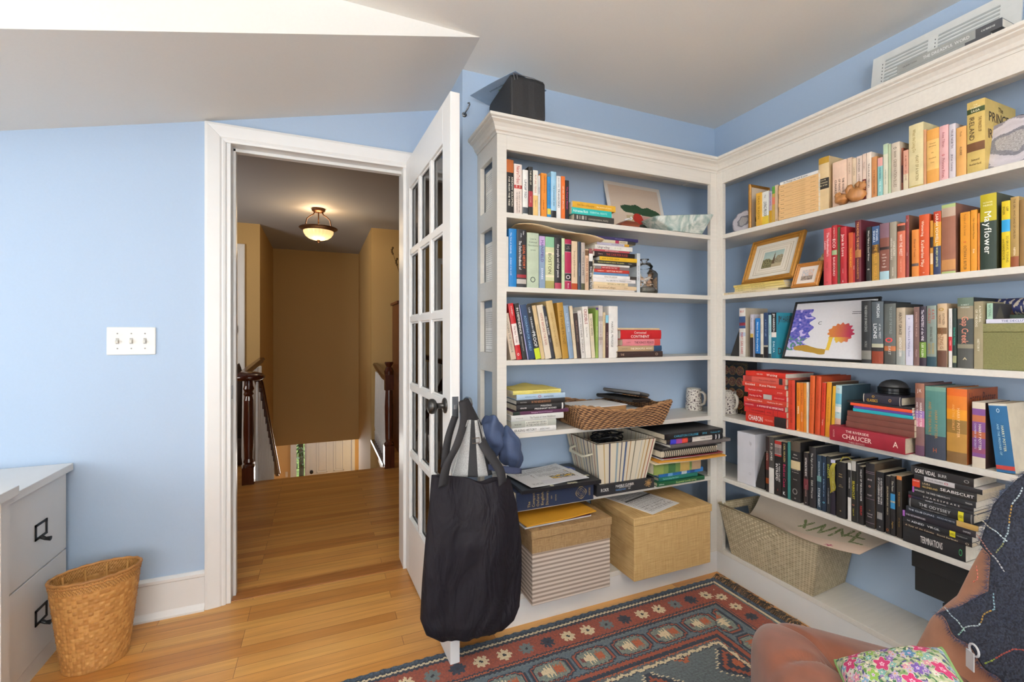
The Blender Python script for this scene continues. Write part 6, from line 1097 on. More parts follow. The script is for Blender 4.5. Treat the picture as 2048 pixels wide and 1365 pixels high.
# third shelf: bookend, big frame, green box
def bookend(y0, zz, label, hgt=.135, dirn=1):
    r = thing('bookend', label, 'bookend', (1.87, y0, zz))
    g = G(); g.rings([[(x, 0, .0012), (x, -.052*dirn, .0012), (x, -.052*dirn, hgt)] for x in (.0, .11)]); g.obj('wedge', mat('262424', .6), r, bevel=.001)
bookend(1.647, 1.0955, 'black wedge bookend against the white-topped novel, armchair bookcase third shelf')
bookend(1.512, .4905, 'tall black wedge bookend beside the white carton, armchair bookcase fifth shelf', .175)
def wave(u, v):
    c = L_('dcdadc'); n_ = nz(u*9, v*9, 3)*.05; m_ = nz(u*26, v*26, 8)
    edge = .14+.14*math.sin(max(0, v-.12)*2.6+.4)+.03*math.sin(v*38)+n_
    if v > .12 and u < edge and v < .88:
        c = mixc(L_('3c46a0'), L_('7468b4'), .5+m_*1.3)
        if nz(u*16, v*16, 5) > .28: c = L_('c8b8e0')
        if v < .38 and m_ > .15: c = L_('4c8a6a')
        if v < .3 and m_ < -.1: c = L_('b0a8d8')
    if .10 < u < .52 and abs(v-.14-.03*math.sin(u*9)) < .055*(1-((u-.32)/.26)**4)+n_*.4: c = L_('a8822c')
    if abs(u-.545-.05*(v-.2)) < .022+n_*.3 and .14 < v < .48: c = L_('d8b43c')
    du, dv = (u-.66)/.15, (v-.44)/.17; q = du*du+dv*dv+n_*7+.16*math.sin(math.atan2(dv, du)*15)
    if q < .95 and not (v < .36 and .57 < u < .60): c = mixc(L_('c87838'), L_('b02c50'), max(0, min(1, .5+du*.7))) if v > .37 else mixc(L_('d8b43c'), L_('c05048'), max(0, min(1, .3+du)))
    if abs((u-.38)**2+(v-.62)**2-.0006) < .00022 and u < .395: c = L_('3a3a3c')
    if .74 < u < .98 and (abs(v-.80) < .006 or abs(v-.77) < .006) and nz(u*90, v, 2) > -.2: c = L_('6a6a6c')
    return c
simple_frame('picture_frame', .335, .262, .008, .012, BLKF, None, Matrix.Translation((1.876, 1.207, 1.0965)) @ RB @ Matrix.Rotation(R(-20), 4, 'X'), 'thin black frame with blue wave and flame-coloured figure, armchair bookcase third shelf', fn=wave, res=330)
r = thing('fabric_box', 'olive green cloth covered box under the white decluttering book', 'box', (1.86, .725, 1.0955), -math.pi/2)
B(0, .30, 0, .2, 0, .112).obj('body', mat('77754a', .85, 'cloth', var=.16, scale=1, bump=.4), r, bevel=.002)
B(-.002, .302, -.002, .202, .112, .138).obj('lid', mat('7d7b50', .85, 'cloth', var=.16, scale=1, bump=.4), r, bevel=.003)
r = thing('book', 'white decluttering book lying on the olive green box', 'book', M4=Matrix.Translation((1.863, .709, 1.2345)) @ RB)
g = G(); g.box(0, .22, 0, .16, 0, .0125); text(g, 'THE DECLUTTER WORKBOOK', lambda u_, v: (.03+u_, -.0004, .0065+v), .13, .0062, 1); g.obj('cover', [mat('dcdae8', .5), mat('4a5a88', .5)], r); B(.2202, .2206, .003, .158, .001, .0115).obj('pages', PAGEW, r)
r = thing('book', 'small book with mint spine and patterned dark cover on the white book', 'book', M4=Matrix.Translation((1.868, .709, 1.2475)) @ RB)
g = G(); g.box(0, .013, 0, .15, 0, .048); 
for a, b, c_ in ((.25, .45, 1), (.8, .98, 2)): g.poly([(.0135, .15*a-.02, .003), (.0135, .15*b, .003), (.0135, .15*(a+b)/2-.01, .044)], c_)
text(g, 'NATIONAL', lambda u_, v: (.0065+v*.8, -.0004, .044-u_), .038, .008, 4); g.box(.0131, .0134, 0, .15, 0, .048, 3); g.obj('cover', [mat('a8c8b0', .5), mat('4c4638', .5), mat('6c4434', .5), mat('2c2828', .5), mat('4a6a58', .5)], r); B(.001, .012, .1501, .1505, .001, .047).obj('pages', PAGE, r)
r = thing('paper_roll', 'navy and cream patterned roll lying behind the small mint book', 'roll', M4=Matrix.Translation((2.01, .745, 1.275)) @ RB)
o = G().grid(lambda u, v: (.0+.075*v, .026*math.cos(2*math.pi*u), .026*math.sin(2*math.pi*u)+.014), 40, 40, 0, lambda u, v: L_('c8bca8') if nz(u*8, v*10, 3) > .12 else L_('2c3260'), closeu=True).obj('printed_sheet', ATTR, r, smooth=True)
G().tube([(.002, 0, .014), (.073, 0, .014)], .025, 24).obj('core', mat('c8bca8'), r)
tag(B(1.97, 2.09, .66, .76, 1.0955, 1.262).obj('book', mat('3c4a3c', .6), bevel=.001), 'dark green book standing behind the olive box under the patterned roll', 'book')
tag(B(1.9, 1.95, .60, .635, 1.2475, 1.275).obj('small_box', mat('8ab8d4', .5), bevel=.001), 'little pale blue box on the white decluttering book by the shelf end', 'box')
# fourth shelf: lacquer panel, dome
r = thing('lacquer_panel', 'dark painted lacquer panel with round figure medallions behind the mug', 'panel', M4=Matrix.Translation((1.985, 1.835, .7935)) @ RB @ Matrix.Rotation(R(-2), 4, 'X'))
B(0, .19, .0, .06, 0, .268).obj('body', mat('221e1c', .35), r, bevel=.002)
def lac(u, v):
    if min(u*.19, (1-u)*.19) < .006 or min(v, 1-v)*.268 < .006: return L_('1c1816')
    if u*.19 > .165 or v*.268 > .248 or u*.19 < .02 or v*.268 < .02:
        return L_('5c4c28') if ((int(u*38)+int(v*54)) % 2 and nz(u*50, v*70, 1) > -.1) else L_('241e1a')
    for i in range(3):
        for j in range(4):
            cx, cy = .047+.046*i, .046+.058*j; d = math.hypot(u*.19-cx, v*.268-cy)
            if d < .0215:
                n_ = nz(u*60+i, v*80+j, 5)
                return L_('a85c30') if n_ > .3 else (L_('b09868') if n_ > .18 else (L_('44382c') if n_ > -.1 else L_('6a2c24')))
            if d < .024: return L_('8a7038')
    return L_('1e1a1a')
G().grid(lambda u, v: (.19*u, -.0006, .268*v), 110, 150, 0, lac).obj('painted_face', mat('attr', .25, 'paint', var=.02), r)
r = thing('domed_gadget', 'black domed gadget with ridged rim on the navy classics box', 'gadget', (1.945, .992, .9835))
G().lathe([(0, 0), (.046, 0), (.047, .002), (.047, .009), (.0455, .010), (.047, .011), (.047, .021), (.0475, .023), (.044, .026)], n=40).obj('ridged_base', mat('131314', .25), r, smooth=False)
G().lathe([(.043, .0255), (.041, .032), (.034, .041), (.022, .048), (.01, .051), (0, .0515)], n=40, cap=False).obj('dome', mat('3a3a3c', .45), r, smooth=True)
g = G(); g.box(0, .004, 0, .10, 0, .15); g.box(0, .06, 0, .1, 0, .002)
r = thing('bookend', 'thin black metal bookend holding the swirled blue and white book', 'bookend', M4=Matrix.Translation((1.90, 1.142, .7935)) @ RB @ Matrix.Rotation(R(3), 4, 'Y')); 
g = G(); g.box(0, .0025, 0, .018, 0, .165); g.box(0, .0025, .07, .088, 0, .165); g.box(0, .0025, 0, .088, .145, .165); g.obj('upright', BLACKM, r)
# fifth shelf carton
r = thing('carton', 'plain white carton standing by the black bookend, fifth shelf', 'box', M4=Matrix.Translation((1.864, 1.602, .4905)) @ RB)
g = G(); g.box(0, .096, 0, .215, 0, .243); text(g, 'hp', lambda u_, v: (.068+u_, -.0004, .2+v), .012, .02, 1); disc_ = None
for k in range(20):
    a, b = 2*math.pi*k/20, 2*math.pi*(k+1)/20; g.poly([(.07+.0055*math.cos(a), -.0004, .055+.0055*math.sin(a)), (.07+.0055*math.cos(b), -.0004, .055+.0055*math.sin(b)), (.07+.0046*math.cos(b), -.0004, .055+.0046*math.sin(b)), (.07+.0046*math.cos(a), -.0004, .055+.0046*math.sin(a))], 1)
for j in range(3): text(g, 'llllllll', lambda u_, v: (.0964, .06+u_, .19-.014*j+v), .06, .006, 1)
g.obj('body', [mat('d0cfd4', .5), mat('9a989c', .5)], r, bevel=.001)
# ribbons hanging out of the bible
by = 0
for b in BOOKS:
    if 'bible' in b[-1] and 'yellow' in b[-1]: by = b[3]
r = thing('ribbon_marker', 'yellow ribbon markers looping out of the thick black bible', 'ribbon', (1.86, by+.012, .49))
g = G()
for k in range(6):
    o_ = .0035*k; g.tube([(.03, -.005, .2), (.012, -.002+o_*.3, .212-.002*k), (-.004, .006+o_*.6, .205), (-.006, .010+o_*.8, .19), (-.005-.001*k, .009+o_, .165), (-.006, .010+o_*.9, .14), (-.004, .006+o_, .115-.004*k), (-.005, .008+o_, .10-.003*k)], .0011, 5)
g.tube([(.03, 0, .195), (.02, .002, .215), (.02, -.006, .232), (.022, -.022, .236), (.025, -.036, .228), (.03, -.036, .208)], .0016, 6)
g.obj('ribbons', mat('b8aa3c', .6), r, smooth=True)
# ------------------------------------------------------------------ bottom: seagrass basket with posters, black boxes
r = thing('seagrass_basket', 'large tapered seagrass basket holding posters on the bottom board', 'basket', M4=Matrix.Translation((1.975, 1.438, .1285)))
bo = [(-.122, .19), (-.122, -.21), (.118, -.19), (.118, .19)]; to = [(-.145, .245), (-.145, -.245), (.118, -.235), (.118, .235)]
sgc = (L_('9a8c70'), L_('c4b698'), L_('a89a7c'))
def sgw(u, v):
    a, b = int(u*130), int(v*24); t = (u*130+v*24) % 2; k = (int((u*130+v*24))+int(u*130-v*24)) % 2
    return mixc(sgc[0], sgc[1], .5+.45*(1 if k else -1)*.8+nz(u*50, v*12, 3)*.4)
def wallf(off, hole=False):
    def f(u, v):
        p = qp(bo, u).lerp(qp(to, u), v); c_ = Vector((-.01, 0)); n_ = (p-c_).normalized()
        w_ = .0014*math.sin(u*130*math.pi)*math.sin(v*24*math.pi)
        p = p+n_*(w_-off); return (p.x, p.y, .232*v+.001)
    return f
SG = mat('attr', .75, 'paint', var=.05, bump=.2)
# four sides separately so the near-corner end can have its cut-out handle
for s_ in range(4):
    g = G(); u0, u1 = s_*.25, s_*.25+.25
    nu_, nv_ = (150, 72) if s_ in (0, 1) else (90, 72)
    fo = wallf(0); 
    I = [[g.pt(fo(u0+(u1-u0)*i/nu_, j/nv_)) for j in range(nv_+1)] for i in range(nu_+1)]
    fi = wallf(.006); I2 = [[g.pt(fi(u0+(u1-u0)*i/nu_, j/nv_)) for j in range(nv_+1)] for i in range(nu_+1)]
    for i in range(nu_):
        for j in range(nv_):
            uu, vv = (i+.5)/nu_, (j+.5)/nv_
            if s_ == 3 and abs(uu-.5) < .20 and .70 < vv < .86: continue
            for K, o2 in ((I, 0), (I2, 1)):
                g.f.append([K[i][j], K[i+1][j], K[i+1][j+1], K[i][j+1]]); g.m.append(0); g.c.append(sgw(u0+(u1-u0)*uu, vv) if not (.80 < vv < .812) else sgc[0])
    g.obj('woven_side', SG, r, smooth=True)
g = G(); g.tube([(*p, .233) for p in to], .0045, 8, loop=True); g.obj('rim', mat('a8997a', .7), r, smooth=True)
B(-.12, .116, -.19, .19, .001, .004).obj('base', mat('8c7c5c', .8), r)
def sheetxy(name, fn, colf, nu, nv, label, t=.0008):
    r = thing(name, label, 'poster'); g = G(); g.grid(fn, nu, nv, 0, colf); g.obj('drawn_side', ATTR, r, smooth=True)
    g = G(); g.grid(lambda u, v: tuple(Vector(fn(u, v))-Vector((0, 0, .0012))), 24, 12); g.obj('leaf', mat('c8b096', .8), r, smooth=True)
def posterf(u, v):   # u along the basket (toward camera), v across (room to wall)
    y = 1.61-.56*u; x = 1.845+.22*v
    z = .352+.055*u-.085*math.sin(math.pi*min(1, v*1.05))*(1-u)**1.2+.035*v*(1-u)**.5*2-.02*u*u+.012*math.sin(u*6+v*2)
    x += -.04*math.sin(math.pi*u)*(1-v)*(u > .0)
    return (x, y, z)
GS = [(.46, .55, .52, .72), (.46, .72, .50, .55), (.54, .50, .60, .74), (.60, .74, .62, .52), (.62, .52, .68, .74), (.70, .50, .72, .74), (.72, .74, .78, .55), (.78, .55, .80, .74), (.84, .74, .86, .40), (.80, .60, .90, .58), (.88, .40, .93, .38)]
def posc(u, v):
    c = L_('dccdbb') if not (u > .5 and v < .35) else L_('e6cfbd')
    for a, b, c2, d in GS:
        ax, ay, bx, by_ = a, b, c2, d; L2 = (bx-ax)**2+(by_-ay)**2; t = max(0, min(1, ((u-ax)*(bx-ax)+(v-ay)*(by_-ay))/L2))
        dd = math.hypot(u-ax-t*(bx-ax), (v-ay-t*(by_-ay))*.5)
        if dd < .011 and nz(u*80, v*60, 2) > -.35: return L_('7c8a58')
    a = math.atan2((v-.10)*.5, u-.80); d = math.hypot(u-.80, (v-.10)*.45)
    if d < .018*(1+.6*math.cos(5*a)): return L_('b83c64')
    return c
sheetxy('poster', posterf, posc, 190, 90, 'curling pale poster with green lettering hanging out of the seagrass basket')
def posterf2(u, v): y = 1.63-.30*u; return (1.925+.15*v-.02*u, y, .375+.02*v-.02*math.sin(math.pi*v)+.004*u)
r = thing('box', 'black lidded box under the lowest shelf beside the armchair', 'box', (2.02, .79, .292))
B(-.07, .075, -.14, .14, 0, .088).obj('body', mat('222222', .6), r, bevel=.002); B(-.074, .078, -.148, .148, .083, .138).obj('lid', mat('262626', .6), r, bevel=.002)
r = thing('box', 'larger black box under the black lidded box by the armchair', 'box', (2.02, .745, .1285)); B(-.075, .075, -.14, .105, 0, .161).obj('body', mat('1d1d1e', .6), r, bevel=.002)
# ventilated white panel, and two identical grey hardbacks on top of the case
r = thing('vented_panel', 'white louvred panel leaning on the blue wall above the bookcase', 'panel', M4=Matrix.Translation((2.0, 1.108, 2.047)) @ RB @ Matrix.Rotation(R(-8), 4, 'X'))
g = G(); w, h = .42, .255; g.box(0, w, 0, .008, 0, h)
for a, b in ((.045, .18), (.21, .37)):
    for k in range(15): z = .03+k*.0135; g.rings([[(a, -.003, z), (a, 0, z+.0075), (a, 0, z-.001)], [(b, -.003, z), (b, 0, z+.0075), (b, 0, z-.001)]], mi=1)
for a in (.035, .20):
    for k in range(14): z = .035+k*.0135; g.box(a, a+.0025, -.0008, 0, z, z+.005, 2)
g.obj('louvred_sheet', [mat('dbdcd8', .5), mat('b9bcba', .5), mat('3a3a3a', .6)], r, bevel=.0005)
for i, (y0, z0, lb) in enumerate(((.955, 2.079, 'grey hardback, lower of the two lying on the bookcase crown'), (.93, 2.106, 'grey hardback, upper of the two lying on the bookcase crown'))):
    r = thing('book', lb, 'book', group='grey hardbacks on the crown', M4=Matrix.Translation((1.845, y0-.0, z0)) @ RB)
    g = G(); L0, t_ = .262, .0265; g.box(0, L0, -.001, .17, 0, t_); g.box(L0*.78, L0+.0006, -.0015, .1705, -.0003, t_+.0003, 1)
    text(g, 'THE DREADFUL WORD', lambda u_, v: (L0*.28+u_, -.0016, t_/2+v), L0*.45, .010, 2); text(g, 'GILBERTSON', lambda u_, v: (L0*.06+u_, -.0016, t_/2+v), L0*.16, .005, 3); text(g, 'CAMBRIDGE', lambda u_, v: (L0*.83+u_, -.0022, t_/2+v), L0*.12, .0055, 2)
    g.obj('cover', [mat('9a9c98', .5), mat('4c4e52', .5), mat('e0e2e0', .5), mat('5a5c5a', .5)], r); B(L0+.0002, L0+.0010, .003, .167, .002, t_-.002).obj('pages', PAGEW, r)

# ------------------------------------------------------------------ light switch, cabinet, desk, bin
r = thing('light_switch', 'white three-gang toggle switch plate on the blue wall', 'light switch', (-.722, YD, 1.174))
B(-.082, .082, -.006, 0, -.0575, .0575).obj('plate', mat('e8e6e0', .35), r, bevel=.003)
for dx in (-.046, 0, .046):
    g = G(); T = Matrix.Translation((dx, -.006, .001)) @ Matrix.Rotation(R(22), 4, 'X'); g.box(-.0045, .0045, -.013, .004, -.005, .006, T=T); g.obj('toggle', mat('dedcd4', .35), r, bevel=.001)
    g = G(); g.box(dx-.0055, dx+.0055, -.0066, -.006, -.012, .012); g.obj('slot', mat('a8a49c', .5), r)
    g = G()
    for z in (-.031, .031): g.lathe([(.0028, 0), (.0028, .001), (0, .0012)], n=10, T=Matrix.Translation((dx, -.006, z)) @ Matrix.Rotation(R(90), 4, 'X'), cap=False)
    g.obj('screws', mat('8c8a84', .4), r)
WC = mat('dad9d6', .4, 'plain', var=.01, name='white_laminate')
r = thing('file_cabinet', 'white two-drawer file cabinet with black label pulls', 'cabinet', (-1.15, 2.14, 0))
B(-.225, .212, -.20, .19, 0, .66).obj('body', WC, r)
B(-.235, .246, -.205, .205, .662, .690).obj('top', WC, r, bevel=.002)
for z0, z1 in ((.362, .658), (.062, .357)):
    d_ = B(.212, .23, -.198, .19, z0, z1).obj('drawer', WC, r, bevel=.002); d_['label'] = 'white flat drawer front'
    z = z1-.155; g = G(); yc = .012
    for a in ((yc-.038, yc-.030, z-.028, z+.028), (yc+.030, yc+.038, z-.028, z+.028), (yc-.038, yc+.038, z-.028, z-.020), (yc-.038, yc+.038, z+.020, z+.028)): g.box(.2302, .2335, *a)
    g.tube([(.231, yc, z-.026), (.243, yc, z-.034), (.258, yc, z-.036)], [.007, .006, .0085], 10)
    h_ = g.obj('label_pull', mat('1c1c1c', .5, metal=.4), d_); h_['label'] = 'black label-holder pull'
B(.205, .226, -.20, .19, 0, .058).obj('plinth', WC, r)
r = thing('desk', 'white desk whose top overlaps the file cabinet edge', 'desk', (-1.3, 1.5, 0))
B(-.5, .42, -.75, .44, .692, .722).obj('desktop', WC, r, bevel=.002)
B(.365, .405, .38, .42, 0, .691).obj('leg', WC, r); B(.365, .405, -.73, -.69, 0, .691).obj('leg', WC, r); B(-.48, -.44, .38, .42, 0, .691).obj('leg', WC, r); B(-.48, -.44, -.73, -.69, 0, .691).obj('leg', WC, r)
# oval woven wastebasket
r = thing('waste_basket', 'oval woven palm-leaf waste basket beside the white cabinet', 'waste basket', M4=Matrix.Translation((-.758, 2.135, .001)) @ Matrix.Rotation(R(20), 4, 'Z'))
WBC = [L_(c) for c in ('b88448', 'c89654', 'a87338', 'd0a060', 'b07c40', '9a6830')]
def wb(off, nu, nv, closed=True, c_in=False):
    g = G(); H_ = .325
    rnd = random.Random(4); cellc = [[mixc(rnd.choice(WBC), WBC[0], .55) for _ in range(nv)] for _ in range(nu)]
    def f(u, v):
        a = 2*math.pi*u; t = v; ax = .092+.036*t; ay = .072+.010*t
        i, j = u*nu, v*nv; ch = ((int(i)+int(j)) % 2)
        am = .0028*math.sin(math.pi*(i % 1))*math.sin(math.pi*(j % 1))*(1 if ch else .25)
        q = am-off
        return ((ax+q)*math.cos(a), (ay+q)*math.sin(a), H_*t)
    def cl(u, v):
        i, j = int(u*nu) % nu, min(nv-1, int(v*nv)); c = cellc[i][j]
        du, dv = (u*nu) % 1, (v*nv) % 1
        if v > .90: return mixc(L_('c09050'), L_('8a5c2c'), .5+.5*math.sin(u*500+v*160))
        if du < .08 or dv < .08: c = mixc(c, L_('6a4420'), .5)
        return c
    g.grid(f, nu*4, nv*4, 0, cl, closeu=True); return g
m_w = mat('attr', .55, 'paint', var=.06)
wb(0, 50, 24).obj('woven_wall', m_w, r, smooth=True); wb(.006, 50, 24).obj('woven_lining', m_w, r, smooth=True)
g = G(); g.poly([(.09*math.cos(a*.2618), .070*math.sin(a*.2618), .004) for a in range(24)]); g.obj('base', mat('9a6c38', .8), r)
g = G(); g.tube([((.1275)*math.cos(a*.1047), (.0815)*math.sin(a*.1047), .327+.0015*math.sin(a*1.9)) for a in range(60)], .0055, 8, loop=True); g.tube([((.126)*math.cos(a*.1047), (.0805)*math.sin(a*.1047), .314+.002*math.sin(a*2.3)) for a in range(60)], .004, 8, loop=True); g.obj('rim', mat('a8743c', .6, 'grainx', var=.25), r, smooth=True)
g = G()
for a in (40, 75, 105, 140, 175): g.tube([(.084*math.cos(R(a)), .064*math.sin(R(a)), .005), (.119*math.cos(R(a)), .073*math.sin(R(a)), .318)], .004, 6)
g.obj('inner_stay', mat('b08040', .6), r, smooth=True)

# ------------------------------------------------------------------ kilim rug
RX0, RX1, RY0, RY1 = -.45, 1.785, .15, 1.672
K = {k: L_(v) for k, v in dict(nav='2c3440', slate='5f6a6c', blue='4a5a68', cream='c8b898', red='8c4a38', rust='a0583c', dark='2a2c34', sage='7c8474', grey='50565a', tan='b89468', plum='6a3c3c').items()}
def star(dx, dy, s):
    a = math.atan2(dy, dx); d = math.hypot(dx, dy); return d < s*(.62+.38*abs(math.cos(4*a)))
def rug(x, y):
    jy = .0022*math.sin(x*330)+.002*nz(x*60, y*60, 1)
    dyy = RY1-y+jy; dxx = RX1-x+jy; d = min(dyy, dxx)
    al = x if dyy < dxx else y
    jit = nz(x*140, y*140, 4)
    if d < .022: return mixc(K['blue'], K['nav'], .5+jit)
    if d < .03: return K['nav']
    if d < .039: return K['cream']
    if d < .043: return K['nav']
    if d < .052: return K['slate'] if dyy >= dxx else K['nav']
    if d < .150:
        t = ((al-1.628)/.0905) if dyy < dxx else ((al-1.453)/.078); k = round(t); dx = (t-k)*.09; dy = d-.103
        if star(dx, dy, .031):
            if math.hypot(dx, dy) < .007: return K['dark']
            return (K['cream'], K['cream'], K['slate'], K['nav'])[k % 4]
        return mixc(K['red'], K['plum'], .25+jit*.8)
    if d < .157: return K['nav']
    if d < .164: return K['rust']
    if d < .176: return K['nav']
    if d < .182: return K['slate']
    if d < .30:
        t = ((al-1.624)/.173) if dyy < dxx else ((al-1.41)/.19); k = round(t); dx = (t-k)*.173; dy = d-.243
        q = max(abs(dx)/.078, abs(dy)/.048, (abs(dx)/.078+abs(dy)/.048)/1.62)
        if q < .80:
            hw = .03*(.6+.4*nz(dx*90, dy*90, k))
            if abs(dx+.012) < .016 and abs(dy) < .02+.01*math.sin(dx*500) or (abs(dx+.028) < .012 and abs(dy) < .01): return K['cream']
            if abs(dx-.028) < .018 and abs(dy) < .018+.006*math.sin(dx*600): return K['rust']
            if abs(dx+.045) < .009 and abs(dy) < .01: return K['plum']
            return mixc(K['sage'], K['slate'], .5+jit)
        if q < .88: return K['nav']
        if q < .96: return K['red']
        if q < 1.05: return K['nav']
        return mixc(K['slate'], K['blue'], .5+jit)
    if d < .306: return K['nav']
    if d < .322: return K['red']
    if d < .34: return K['nav']
    if d < .346: return K['rust']
    zz_ = .008*abs(((al*38) % 2)-1)
    if d < .352+zz_: return K['grey']
    if d < .364+zz_: return K['cream']
    if d < .368+zz_: return K['nav']
    fx = ((x-1.40) % .34)-.17; fy = (((1.20-y)) % .34)-.17; kx = math.floor((x-1.40)/.34)
    fx = abs(abs(fx)-.17); fy = abs(abs(fy)-.17)   # distance to lattice centre
    st_ = .012*math.floor((fy)/.012)
    q = fx+st_
    if q < .02: return K['rust']
    if q < .045: return K['nav']
    if q < .065: return K['red']
    if q < .085: return K['nav']
    if q < .097: return K['cream'] if int(fy*160) % 2 else K['grey']
    if q > .23 and q < .25 or (q > .27 and q < .3): return K['rust']
    if .25 <= q <= .27: return K['cream'] if int((x+y)*90) % 2 else K['nav']
    return mixc(K['grey'], K['slate'], .3+jit+.25*(int(y*170) % 2))
r = thing('kilim_rug', 'blue and rust patterned woven rug with a dark fringe before the bookcases', 'rug', ((RX0+RX1)/2, (RY0+RY1)/2, 0)); bpy.context.view_layer.update()
g = G(); cs = .0046; nx, ny = int((RX1-RX0)/cs), int((RY1-RY0)/cs)
def rz(x, y): return .0065+.0010*nz(x*5, y*5, 2)+.0007*math.sin(x*900)
V0 = []
for i in range(nx+1):
    for j in range(ny+1):
        x = RX0+cs*i+(.0 if 0 < i < nx else 0); y = RY0+cs*j+(.004*nz(x*9, 0, 5)+.0025*math.sin(x*160) if j == ny else 0); g.v.append((x, y, .0065+.0012*noise.noise(Vector((x*5, y*5, 2)))+.0005*((i+j) % 2)))
for i in range(nx):
    for j in range(ny):
        a = i*(ny+1)+j; g.f.append([a, a+ny+1, a+ny+2, a+1]); g.m.append(0); g.c.append(rug(RX0+cs*(i+.5), RY0+cs*(j+.5)))
part(g.obj('woven_field', mat('attr', .9, 'cloth', var=.16, scale=.5, bump=.5)), r)
part(B(RX0+.002, RX1-.002, RY0+.002, RY1-.004, .0008, .0055).obj('backing', mat('3c4044', .9)), r)
g = G(); rnd = random.Random(8)
for k in range(520):
    y = RY0+(RY1-RY0)*k/520+rnd.uniform(-.002, .002); ln = rnd.uniform(.028, .055); a = rnd.uniform(-.9, .9); hgt = rnd.uniform(.004, .02)
    pts = [(RX1-.006, y, .005), (RX1+ln*.35, y+ln*.2*a+rnd.uniform(-.004, .004), .006+hgt), (RX1+ln*.7, y+ln*.45*a+rnd.uniform(-.006, .006), .005+hgt*.7), (min(RX1+ln, 1.845), y+ln*.8*a+rnd.uniform(-.008, .008), rnd.uniform(.003, .01))]
    g.tube(pts, .0012, 5)
o = g.obj('fringe', mat('40362e', .9, 'plain', var=.25)); o['kind'] = 'stuff'; part(o, r)

# ------------------------------------------------------------------ tote bag on the door knob
TB = mat('110d15', .72, 'paint', var=.1, bump=.2, scale=.25, name='black_nylon')
_n = TB.node_tree; _p = _n.nodes['Principled BSDF']; _p.inputs['Specular IOR Level'].default_value = .3
_b = _n.nodes['Bump']; _b.inputs['Strength'].default_value = 1; _b.inputs['Distance'].default_value = .02
_z = _n.nodes.new('ShaderNodeTexNoise'); _z.inputs['Scale'].default_value = 9; _z.inputs['Detail'].default_value = 3; _z.inputs['Distortion'].default_value = 1.2
_t = _n.nodes.new('ShaderNodeTexCoord'); _m = _n.nodes.new('ShaderNodeMapping'); _m.inputs['Scale'].default_value = (1.3, 1, .55); _m.inputs['Rotation'].default_value = (0, .4, 0)
_n.links.new(_t.outputs['Object'], _m.inputs[0]); _n.links.new(_m.outputs[0], _z.inputs['Vector']); _n.links.new(_z.outputs['Fac'], _b.inputs['Height'])
r = thing('tote_bag', 'tall black nylon tote bag hanging from the open door knob', 'bag', (.48, 1.50, .80))
Lp = [(0, .341, .732), (.15, .335, .64), (.35, .322, .5), (.6, .313, .37), (.8, .3075, .25), (.9, .325, .2), (1, .37, .165)]
Rp = [(0, .623, .687), (.15, .648, .6), (.35, .668, .46), (.6, .6715, .33), (.8, .665, .22), (.9, .645, .175), (1, .605, .145)]
def ip(P, t):
    for a, b in zip(P, P[1:]):
        if t <= b[0]: k = (t-a[0])/(b[0]-a[0]); return a[1]+(b[1]-a[1])*k, a[2]+(b[2]-a[2])*k
    return P[-1][1:]
def bagp(u, v, off=0):
    t = 1-v; xl, zl = ip(Lp, t); xr, zr_ = ip(Rp, t); a = 2*math.pi*u
    th = -off*1.2+(.016+.034*min(1, t*3))*(1 if t < .85 else max(.35, 1-(t-.85)*4))
    cx, hw = (xl+xr)/2, (xr-xl)/2-off; sx = math.copysign(abs(math.cos(a))**.8, math.cos(a)); sy = math.copysign(abs(math.sin(a))**.75, math.sin(a))
    s01 = (sx+1)/2; z = zl+(zr_-zl)*s01; x = cx+hw*sx
    fold = .010*math.sin(s01*9+t*1.6+1.5)*(1.1-t*.5)+.007*nz(s01*4, t*2.2, 2)*2+.009*nz(s01*7+t*5, t*4-s01*4, 6)*t+.005*(1-abs(nz(s01*6-t*3, t*7+s01*5, 12))*2.5)*t*t
    y = sy*(th+fold)-(off if sy > 0 else -off)*0
    sag = .018*math.exp(-((s01-.62)/.14)**2)*max(0, 1-t*9)
    return (x-.48, y-.008+.02*t, z-.80-sag)
g = G(); g.grid(lambda u, v: bagp(u, v), 140, 90, 0, closeu=True)
g.f.append([i*91 for i in range(140)][::-1]); g.m.append(0)
g.obj('bag_body', TB, r, smooth=True)
g = G(); g.grid(lambda u, v: bagp(u, .90+.098*v, .004), 140, 8, 0, closeu=True); g.obj('lining', mat('2a262c', .7), r, smooth=True)
STRAP = mat('1f1d20', .8, 'cloth', var=.1)
def ribbon(path, w, wd, m, parent, nm='strap'):
    g = G(); P = [Vector(p) for p in path]; PP = []
    for i in range(len(P)-1):
        for k in range(6):
            t = k/6; a = P[max(i-1, 0)]; b = P[i]; c = P[i+1]; d = P[min(i+2, len(P)-1)]
            PP.append(.5*((2*b)+(-a+c)*t+(2*a-5*b+4*c-d)*t*t+(-a+3*b-3*c+d)*t**3))
    PP.append(P[-1]); wd = Vector(wd).normalized()
    g.grid(lambda u, v: tuple(PP[round(u*(len(PP)-1))]+wd*w*(v-.5)), len(PP)-1, 2); return g.obj(nm, m, parent, smooth=True, solid=.0022)
kx, ky, kz = .515-.48, 1.60-1.50, .935-.80+.012
ribbon([(.372-.48, -.035, -.10), (.385-.48, -.038, -.03), (.425-.48, -.02, .03), (kx-.045, .045, .10), (kx-.035, .095, kz+.012)], .034, (1, .2, .15), STRAP, r)
ribbon([(kx-.03, .10, kz+.014), (kx-.012, .07, .09), (.535-.48, .0, .0), (.575-.48, -.03, -.07), (.585-.48, -.032, -.12)], .034, (1, .25, .35), STRAP, r)
ribbon([(kx-.035, .12, kz+.010), (.42-.48, .07, .04), (.40-.48, .05, -.06)], .03, (1, .2, .1), STRAP, r)
